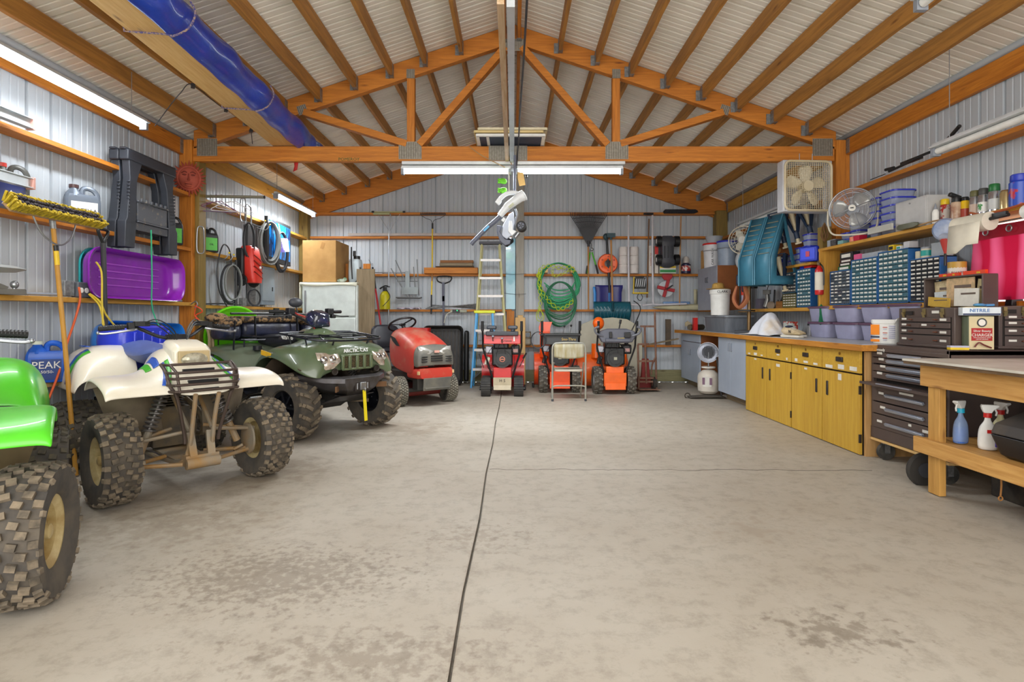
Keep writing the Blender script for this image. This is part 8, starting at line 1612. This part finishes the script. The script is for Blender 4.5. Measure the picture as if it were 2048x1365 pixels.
# fire extinguisher
t=thing('fire_extinguisher','red and white fire extinguisher mounted on the yellow post','fire extinguisher',(3.26,6.12,1.38),R(-40)); mb=MB(); mb.lathe([(0,0),(.038,0),(.043,.01),(.043,.05)],n=20); mb.lathe([(.043,.24),(.04,.27),(.02,.295),(.016,.31)],n=20,caps=False); mb.build('cylinder',[mat('ext_red','#c01c1c',.35,coat=.3)],t); mb=MB(); mb.lathe([(.0435,.05),(.0435,.24)],n=20,caps=False); mb.build('label',[mat('ext_label','#d0c8b8',.5)],t); mb=MB(); mb.box((0,-.01,.33),(.02,.06,.03)); mb.box((.0,-.05,.345),(.014,.06,.012),(.4,0,0)); mb.box((0,-.04,.318),(.014,.05,.01),(-.2,0,0)); mb.build('valve_handle',[mat('ext_brass','#8c7a60',.4,.6)],t); mb=MB(); mb.tube(smooth_path([(.01,-.02,.33),(.045,-.03,.28),(.052,-.03,.15),(.05,-.03,.10)],4),.007); mb.build('hose',[BLK],t)
mb=MB(); mb.loft([[(x*k,y*k,z) for x,y in((-1,-1),(1,-1),(1,1),(-1,1))] for z,k in((0,.010),(.04,.018),(.10,.012),(.20,.012),(.22,.002))]); solo(mb,'file_handle',[mat('green_tool','#0f6a44',.4)],'green handled file hanging below the fire extinguisher','tool',loc=(3.28,6.12,1.06))
# paper towels
t=thing('paper_towel','paper towel roll hanging under the shelf with loose end','paper towel',(3.17,3.96,1.79),R(-85)); mb=MB(); mb.lathe([(.02,-.13),(.062,-.13),(.062,.13),(.02,.13)],axis=(1,0,0),n=28); mb.build('roll',[mat('towel_white','#d6d0c0',.9)],t); mb=MB(); mb.sheet([[(x,-.062-.004*k,.0-.05*k*(1-.25*(x>0.0))) for x in(-.13,-.05,.03,.12)] for k in range(5)]); mb.build('loose_sheet',[mat('towel_white','#d6d0c0',.9)],t,solid=.002); mb=MB(); mb.cyl((-.15,0,0),(.26,0,.02),.012); mb.box((.20,0,.03),(.10,.02,.03)); mb.build('holder',[BLK],t)
mb=MB(); mb.cyl((0,-.20,0),(0,.06,0),.045,n=20); solo(mb,'paper_roll',[WHT],'white roll at the right edge beyond the towel holder','paper roll',loc=(3.18,3.50,1.80))
t=thing('wrapped_lamp','plastic wrapped blue disc lamp with red cone handle hanging from shelf','lamp',(3.22,4.28,1.80),R(-50)); mb=MB(); mb.lathe([(0,-.03),(.07,-.025),(.085,0),(.07,.03),(0,.035)],axis=(0,1,0),n=24); mb.build('disc',[mat('disc_blue','#7c90b8',.15,.3,c2='#b8c4dc',scale=10)],t); mb=MB(); mb.lathe([(.035,-.07),(.03,-.10),(.008,-.18)],(0,0,0),n=16); mb.build('cone',[mat('cone_red','#b83a34',.4)],t); mb=MB(); mb.cyl((0,0,-.18),(0,0,-.27),.010); mb.build('rod',[BLK],t); mb=MB(); mb.ball((0,0,-.055),(.05,.04,.035)); mb.build('plastic_wrap',[mat('wrap_clear','#c8d0e0',.1,alpha=.5)],t)
t=thing('glue_bottle','white glue bottle with pointed grey tip beside the metal box','bottle',(3.36,4.57,1.881)); mb=MB(); mb.lathe([(0,0),(.024,0),(.024,.10),(.012,.125)],n=14); mb.build('body',[WHT],t); mb=MB(); mb.lathe([(.014,.12),(.012,.135),(.003,.17)],n=12); mb.build('tip',[GRY],t)
# window and curtain
mb=MB(); mb.box((XR-.03,3.6,1.56),(.01,1.5,.62)); o=mb.build('window_1',[mat('window_daylight',(1,.97,.95,1),.5,emit=1.0)],smooth=0); o['kind']='structure'
mb=MB(); mb.box((XR-.08,4.40,1.56),(.12,.06,.66)); mb.box((XR-.07,3.6,1.24),(.12,1.6,.04)); mb.build('trim_4',[OW['z']],bevel=.004)['kind']='structure'
cm=bpy.data.materials.new('curtain_pink'); cm.use_nodes=True; nt=cm.node_tree; b=nt.nodes['Principled BSDF']; L=nt.links.new
tc=_n(nt,'ShaderNodeTexCoord'); mp=_n(nt,'ShaderNodeMapping',Scale=(1,1,1)); wv=_n(nt,'ShaderNodeTexWave',Scale=1.3,Distortion=3.5,bands_direction='Y'); rp=_n(nt,'ShaderNodeValToRGB'); e=rp.color_ramp.elements; e[0].color=srgb('#b01840'); e[0].position=.35; e[1].color=srgb('#d8608c'); e[1].position=1.0
L(tc.outputs['Object'],mp.inputs[0]);L(mp.outputs[0],wv.inputs[0]);L(wv.outputs[0],rp.inputs[0]);L(rp.outputs[0],b.inputs['Base Color']); b.inputs['Roughness'].default_value=.8
tr=_n(nt,'ShaderNodeBsdfTranslucent'); L(rp.outputs[0],tr.inputs[0]); ms=_n(nt,'ShaderNodeMixShader'); ms.inputs[0].default_value=.55; L(b.outputs[0],ms.inputs[1]); L(tr.outputs[0],ms.inputs[2]); L(ms.outputs[0],nt.nodes['Material Output'].inputs[0])
t=thing('window_curtain','translucent pink red curtain with grommets over the right wall window','curtain',(3.50,3.8,1.27)); g=[]
for i in range(41):
    f=i/40; y=.56-1.5*f; g.append([(.018*math.sin(f*34)*(1-.4*z),y+.06*(1-z)*(1-f),z*.53) for z in(0,.25,.5,.75,1)])
mb=MB(); mb.sheet(g); mb.build('fabric',[cm],t,smooth=60); mb=MB(); mb.sheet([[(-.012+.01*math.sin(f*30),.555-1.5*f,.45+z) for z in(0,.09)] for f in [k/30 for k in range(31)]]); mb.build('top_band',[mat('curtain_band','#a30f2c',.8)],t)
for k in range(6): mb=MB(); mb.ring((-.03,.42-.20*k,.50),.022,.005,(1,0,0),n=16); mb.build('grommet',[STL],t)
mb=MB(); mb.cyl((-.03,.60,.555),(-.03,-.94,.555),.006); mb.build('curtain_rod',[GAL],t)
mb=MB(); mb.tube(smooth_path([(3.3,4.15,1.90),(3.28,3.95,1.86),(3.27,3.5,1.89)],4),.008); solo(mb,'extension_cord',[mat('cord_redbrown','#b0582c',.5)],'orange brown cord sagging beneath the can shelf above the curtain','cord')
# weed tool on top girt
t=thing('hand_tool','long black tool resting on the right top girt','tool',(3.50,4.95,2.492)); mb=MB(); mb.tube([(-.02,.42,.03),(-.02,.30,.02)],.014); mb.tube(smooth_path([(-.0,.40,.01),(0,.2,.02),(-.02,0,.03),(0,-.2,.04)],4),.012); mb.tube([(0,-.22,.03),(-.08,-.55,.12)],.014); mb.tube(smooth_path([(0,.45,.0),(-.05,.6,-.02)],3),.004); mb.box((0,.1,.03),(.03,.25,.03)); mb.build('frame',[BLK],t)
# ------- ramps and jack stands
RP=mat('ramp_teal','#3f7f98',.45,c2='#356a80',scale=3); RPT=mat('ramp_tread_dusty','#4a6a74',.6,c2='#8a8468',scale=5)
for i,dx in enumerate((-.135,.135)):
    c0=Vector((2.93,6.98,1.53)); rzr=R(-70); off=Matrix.Rotation(rzr,3,'Z')@Vector((dx,0,0)); t=thing('car_ramp',['teal steel car ramp hung on the right wall, left one','teal steel car ramp hung on the right wall, right one'][i],'car ramp',c0+off,rzr,'car ramps on the right wall')
    hw=.12; prof=[(.0,.0),(.0,.32),(.20,.84)]
    mb=MB(); mb.sheet([[(x,y,z) for y,z in prof] for x in(-hw,hw)]); mb.build('track',[RP],t,solid=.006)
    mb=MB()
    for x in(-hw,hw): mb.tube([(x,y-.012,z) for y,z in prof],.010,6)
    mb.build('side_flange',[RP],t)
    for k in range(7): f=.1+.85*k/7; mb=MB(); mb.box((0,.20*f-.012,.32+.52*f),(.17,.006,.012),(-.36,0,0)); mb.build('tread_bar',[RPT],t)
    for s in(-1,1):
        mb=MB(); mb.add([(s*hw,0,0),(s*hw,0,.32),(s*hw,.20,.84),(s*hw,.24,.80),(s*hw,.09,.32),(s*hw,.09,.10),(s*hw,.42,.10),(s*hw,.42,.0)],[(0,1,4,5),(1,2,3,4),(0,5,6,7)]); mb.bar((s*hw,.20,.80),(s*hw,.40,.06),.03,.012,up=(1,0,0)); mb.build('side_plate',[RP],t,solid=.005)
NV=mat('stand_navy','#1e2f48',.5); CN=mat('stand_cream','#cdbf9e',.5)
for i,(px,py,Y) in enumerate(((1557,455,7.0),(1582,445,6.85),(1608,432,6.7),(1556,540,7.0))):
    t=thing('jack_stand',['navy jack stand with cream post hung upside down, far left of three','navy jack stand hung upside down, middle of the three beneath the fan','navy jack stand hung upside down, nearest beneath the box fan','navy jack stand hanging low beside the ramps, nose down'][i],'jack stand',P(px,py-22,Y),R(-35+10*i),rot=(0,R(-12),R(-35)))
    for a in range(4):
        an=PI/2*a+.78; mb=MB(); mb.bar((.135*math.cos(an),.135*math.sin(an),.04),(.03*math.cos(an),.03*math.sin(an),-.26),.035,.006,up=(math.cos(an),math.sin(an),0)); mb.build('leg',[NV],t)
    mb=MB(); mb.cyl((0,0,-.26),(0,0,-.34),.03); mb.tube([(.10,.10,.035),(-.10,.10,.035),(-.10,-.10,.035),(.10,-.10,.035)],.008,6,closed=True); mb.build('collar',[NV],t); mb=MB(); mb.cyl((0,0,.02),(0,0,-.24),.038,.018,n=14); mb.build('post',[CN],t); mb=MB(); mb.cyl((0,0,-.34),(0,0,-.39),.022); mb.box((0,0,-.395),(.07,.03,.02)); mb.build('saddle',[CN],t)
t=thing('cardboard_box','torn open cardboard box of hardware behind the jack stands','cardboard box',(3.46,7.18,1.905),R(-30)); mb=MB()
for s in(-1,1): mb.box((s*.15,0,.08),(.006,.2,.16)); mb.box((0,s*.1,.08),(.30,.006,.16))
mb.build('carton',[mat('carton_rust','#8a4f20',.8)],t); mb=MB(); mb.box((-.155,-.11,.02),(.12,.004,.15),(.2,0,.3)); mb.build('flap',[CRD],t)
for o in [t]: o.location.z=1.90
# ------- small stuff on back-right shelf
t=thing('bench_grinder','grey angle grinder and holder standing on the far shelf','power tool',(3.40,7.75,1.255),R(-40)); mb=MB(); mb.tube([(0,0,.02),(.03,0,.12),(.02,0,.22)],[.035,.03,.028],12); mb.box((.02,0,.22),(.09,.06,.06)); mb.build('body',[mat('grinder_silver','#8f8f8c',.35,.6)],t,bevel=.004); mb=MB(); mb.cyl((.08,-.04,.04),(.08,.0,.04),.05,n=20); mb.ring((.08,-.02,.04),.045,.01,(0,1,0)); mb.build('wheel',[mat('grinder_tan','#8f7c68',.5)],t); mb=MB(); mb.tube([(.11,0,.0),(.12,0,.25)],.012); mb.tube(smooth_path([(.02,0,.24),(.06,0,.36),(.10,0,.40)],4),.005); mb.build('cord',[BLK],t)
t=thing('wooden_box','small wooden box with cord loops beside the olive drawers','wooden box',(3.42,7.32,1.252),RZ_); mb=MB(); mb.box((0,.03,.045),(.20,.12,.09)); mb.build('box',[wood('box_oak','#b07838','#8a5a28','x')],t,bevel=.003); mb=MB(); mb.ring((-.06,0,.11),.04,.006,(0,1,0),a0=0,a1=PI); mb.ring((.05,0,.11),.045,.006,(0,1,0)); mb.build('cord',[BLK],t)
onz('battery_pack','dark brick shaped charger at far end of the drawer shelf','charger',7.95,1.251,.12,.14,3.42,mat('pack_grey','#5f5a66',.5))
t=thing('drill_press','dark blue bench drill press standing on worktop behind the tote','drill press',(3.10,7.62,.924),R(-40)); mb=MB(); mb.box((0,0,.02),(.22,.34,.04)); mb.build('base',[DGR],t,bevel=.006); mb=MB(); mb.cyl((0,.08,.04),(0,.08,.66),.025,n=16); mb.build('column',[mat('column_bronze','#8a6f4c',.35,.7)],t); mb=MB(); mb.box((0,-.02,.70),(.14,.42,.14)); mb.cyl((0,-.12,.64),(0,-.12,.54),.03); mb.build('head',[mat('press_blue','#233044',.4)],t,bevel=.02); mb=MB(); mb.box((0,-.08,.30),(.20,.20,.02)); mb.build('table',[BLK],t)
mb=MB(); mb.cyl((.02,.16,.60),(.02,.16,.76),.065,n=20); mb.build('motor',[BLK],t)
for k,(c_) in enumerate(('#7a3f28','#b3714c')): mb=MB(); mb.tube(smooth_path([(-.08,-.16,.62),(-.10-.02*k,-.18,.45),(-.04,-.18,.34),(.03+.03*k,-.17,.45),(.02,-.15,.62)],5),.010,6,flat=3.2); mb.build('leather_strap',[mat('leather_%d'%k,c_,.6)],t)
# white cloth heap, shoes
mb=MB(); g=[]
for i in range(15):
    a=i/14; row=[]
    for j in range(11):
        b_=j/10; h=.25*math.exp(-((a-.62)/.24)**2)*math.sin(PI*b_)**.7*(1+.12*math.sin(i*2.3+j*1.9)); h+=.03*math.sin(PI*a)*math.sin(PI*b_)
        row.append((-.13+.32*b_+.02*math.sin(i*1.3),-.42+.84*a+.015*math.sin(j*2.1),max(.004,h)))
    g.append(row)
mb.sheet(g); solo(mb,'cloth_heap',[mat('cloth_white','#cdd0d8',.9,c2='#c4b090',scale=2.2,lo=.5,hi=.68,bump=.5,bscale=14)],'crumpled white and beige cloth sack heaped on the worktop','cloth',loc=(3.02,6.82,.926),rz=PI,solid=.004,sub=1,smooth=60)
def shoe(label,loc,rz):
    t=thing('sneaker',label,'shoe',loc,rz,'worn beige sneakers on the worktop'); SHM=mat('shoe_beige','#cbb99a',.8,c2='#a8946c',scale=10); 
    st=((-.14,.033,.03,.09),(-.12,.042,.0,.10),(-.05,.040,.0,.095),(0,.040,.0,.085),(.06,.048,.0,.065),(.11,.045,.0,.05),(.145,.025,.01,.035))
    mb=MB(); mb.loft([[(x,w_*math.cos(a)*(1 if math.sin(a)<.2 else .75),.022+zl+(zt-zl-.01)*.5*(1+math.sin(a))) for a in [2*PI*i/12 for i in range(12)]] for x,w_,zl,zt in st]); mb.build('upper',[SHM],t,sub=1)
    mb=MB(); mb.loft([[(x,w_*1.12*s,z) for s,z in((-1,0),(1,0),(1,.024),(-1,.024))] for x,w_,zl,zt in st]); mb.build('sole',[mat('sole_white','#d8d2c4',.7)],t,bevel=.005)
    mb=MB(); mb.ball((-.06,0,.112),(.045,.022,.012)); mb.build('opening',[mat('shoe_navy','#20243c',.8)],t); mb=MB(); txt(mb,'N',.05,.015,-.043,.062,rx=80); mb.build('n_mark',[mat('ink_black','#1a1a1a',.6)],t)
    mb=MB(); 
    for k in range(4): mb.tube([(-.01+.022*k,-.02,.100-.010*k),(-.01+.022*k,.02,.100-.010*k)],.004,5)
    mb.build('lace',[LBL],t)
shoe('worn beige sneaker with dark N, in front, toe toward the tubs',(2.96,6.10,.926),R(-78)); shoe('worn beige sneaker behind its mate, next to the white cloth',(3.08,6.30,.926),R(-68))
onz('jar','small silver lidded jars row behind the cloth heap','jar',6.62,.925,.06,.14,3.42,mat('jar_silver','#9c9ca0',.3,.5),'cyl',lidm=BLK); onz('jar','silver lidded jar nearer the tubs behind the cloth heap','jar',6.54,.925,.06,.14,3.42,mat('jar_silver','#9c9ca0',.3,.5),'cyl',lidm=BLK)
onz('packaging','green and red crumpled packaging behind the cloth heap','packaging',7.15,.925,.22,.16,3.45,mat('pack_mixed','#c0c8c0',.7,c2='#b03a2c',scale=12,lo=.52,hi=.56))
# tote, pail, cabinets at the back
t=thing('storage_tote','large grey storage tote with lid on the far end of the worktop','storage tote',(2.98,8.36,.924),RZ_); mb=MB(); mb.loft([[(a*k,b*k+.14,z) for a,b in rrect(.92,.40,.05,3)] for z,k in((0,.90),(.21,1))]); mb.build('tub',[mat('tote_grey','#70757c',.4,c2='#5f646c',scale=8,stretch=(3,3,.2))],t); mb=MB(); mb.loft([[(a*k,b*k+.14,z) for a,b in rrect(.95,.43,.05,3)] for z,k in((.21,1),(.235,1),(.24,.97))]); mb.build('lid',[mat('tote_lid','#7b8087',.4)],t,bevel=.003)
t=thing('pet_food_pail','tall white lidded pail with lettering on the grey tote','pail',(2.98,8.28,1.166)); mb=MB(); mb.lathe([(0,0),(.125,0),(.135,.30)],n=28); mb.build('body',[WHT],t); mb=MB(); mb.lathe([(.142,.30),(.146,.305),(.146,.36),(.138,.37),(0,.372)],n=28); mb.build('lid',[WHT],t); mb=MB(); txt(mb,'CLARK',.05,-.02,-.150,.332); mb.build('lettering',[BLK],t)
t=thing('straw_hat','straw hat resting on the white pail','hat',(2.96,8.30,1.54)); mb=MB(); mb.lathe([(.15,.0),(.155,.006),(.08,.015),(.075,.07),(.05,.09),(0,.092)],n=24,sx=1.1); mb.build('hat',[mat('straw','#c09a50',.8,c2='#a07c38',scale=40)],t)
t=thing('wall_cabinet','grey door wall cabinet with brown side, buckets on top','cabinet',(3.0,8.86,1.24),RZ_); mb=MB(); mb.box((0,.16,.33),(.84,.32,.66)); mb.build('carcass',[BRP],t,bevel=.002); mb=MB(); mb.box((0,-.008,.33),(.84,.018,.66)); d=mb.build('door',[mat('door_grey','#8f939f',.4)],t,bevel=.002)
for x in(-.02,.05): mb=MB(); mb.tube([(x,-.018,.50),(x,-.035,.50),(x,-.035,.43),(x,-.018,.43)],.005,6); mb.build('handle',[DGR],d)
mb=MB(); mb.box((0,0,-.02),(.30,.8,.04)) 
def bucket(label,loc,r,h,body,lid,txts=None):
    t=thing('bucket',label,'bucket',loc); mb=MB(); mb.lathe([(0,0),(r*.86,0),(r*.93,h*.7),(r*1.0,h*.72),(r*.97,h*.74),(r,h)],n=28); mb.build('body',[body],t); mb=MB(); mb.lathe([(r*1.03,h-.012),(r*1.05,h),(r*1.0,h+.015),(0,h+.016)],n=28); mb.build('lid',[lid],t); mb=MB(); mb.ring((0,0,h*.72),r*1.02,.005,(0,0,1),n=24,a0=PI*1.0,a1=PI*2.0); mb.build('handle',[STL],t)
    if txts: mb=MB(); txt(mb,txts,.05,-r*.3,-r*.93,h*.45,rz=-15,roll=90); mb.build('lettering',[BLK],t)
bucket('white bucket with red lid and black lettering on the wall cabinet',(3.12,9.0,1.902),.145,.37,mat('bucket_white','#cfcfd2',.4),RED,'CAR WASH')
bucket('grey blue bucket with blue lid on the wall cabinet',(3.21,8.62,1.902),.15,.36,mat('bucket_bluegrey','#8f9cae',.4),mat('lid_royal','#2a30a8',.4))
t=thing('clear_tub','clear plastic tub stacked on the red lidded bucket','tub',(3.14,8.99,2.29)); mb=MB(); mb.lathe([(0,.0),(.10,.0),(.13,.10),(.135,.105)],n=24); mb.build('tub',[CLR],t)
mb=MB(); mb.box((0,0,.13),(.16,.18,.26)); 
t=thing('cardboard_box','narrow cardboard box at the left end on top of wall cabinet','cardboard box',(3.09,9.22,1.902),RZ_); mb=MB(); mb.box((0,.02,.15),(.12,.16,.30)); mb.build('carton',[CRD],t,bevel=.002); mb=MB(); mb.box((0,.02,.302),(.03,.16,.004)); mb.build('tape',[mat('tape_tan','#a8793c',.5)],t)
t=thing('desk_fan','cream oscillating fan wrapped in a bag beside the teal ramps','fan',(3.22,8.05,2.22),R(-35)); mb=MB()
for k in(5,9,13,16): mb.ring((0,-.05+.03*(k/16)**2,0),.19*k/16,.003,(0,1,0),n=32,k=4)
mb.ring((0,0,0),.195,.008,(0,1,0),n=32); [mb.tube([(0,-.05,0),(.19*math.cos(a),-.01,.19*math.sin(a))],.0025,4) for a in [PI/10*k for k in range(20)]]; mb.build('guard',[CRM],t); mb=MB(); mb.cyl((0,-.055,0),(0,-.045,0),.05,n=20); mb.build('badge',[LBL],t)
mb=MB(); [mb.ball((.09*math.cos(a),0,.09*math.sin(a)),(.07,.012,.05),rot=(0,-a,0)) for a in(0,2.1,4.2)]; mb.build('blade',[mat('blade_offwhite','#c9c6b8',.5)],t)
mb=MB(); mb.ball((0,.05,-.28),(.12,.08,.15),n=14); mb.build('bagged_base',[mat('bag_clearwhite','#c4c8cc',.3,bump=.6,c2='#aab0b4',scale=8)],t)
for i in range(3):
    t=thing('caulk_tube',['white caulk tube with red cap, far one of three','white caulk tube with red cap, middle one of three','white caulk tube with red cap, near one of three'][i],'caulk tube',(3.30,8.25-.09*i,1.251),group='caulk tubes behind the pail'); mb=MB(); mb.lathe([(0,0),(.025,0),(.025,.20)],n=14); mb.build('tube',[mat('tube_lilacwhite','#b8b4cc',.4)],t); mb=MB(); mb.lathe([(.028,.20),(.028,.33),(.02,.34),(0,.34)],n=14); mb.build('cap',[mat('cap_orange_red','#e23a1c',.4)],t)
shelf('wall_shelf','yellow shelf edge carrying caulk tubes in the back right corner',8.12,9.6,1.25,3.32,.04) if False else None
mb=MB(); mb.box((3.45,8.2,1.23),(.35,.35,.04)); solo(mb,'wall_shelf',[YW['y']],'short shelf behind white pail carrying caulk tubes','shelf')
mb=MB(); mb.loft([[(x,.045*math.cos(a),.045+.045*math.sin(a)) for a in [2*PI*i/12 for i in range(12)]] for x in(-.17,.17)]); solo(mb,'carpet_roll',[mat('roll_olive','#4a4034',.9,c2='#5e5444',scale=14)],'dark olive rolled mat on the far left end of the worktop','roll',loc=(2.99,9.4,.924),rz=R(35))
mb=MB(); mb.box((0,0,.10),(.06,.08,.20)); solo(mb,'red_can',[RED],'red tin beside the grey tote in the corner','tin',loc=(2.92,8.98-.0+.25,.924)) 
mb=MB(); mb.prism([(0,0),(.12,0),(.10,.05),(.04,.09),(0,.06)],.03,Matrix.Rotation(R(90),4,'X')); solo(mb,'work_glove',[mat('glove_tan','#b8a888',.8)],'pale tan glove propped on the corner of the worktop','glove',loc=(2.86,9.58,.98))
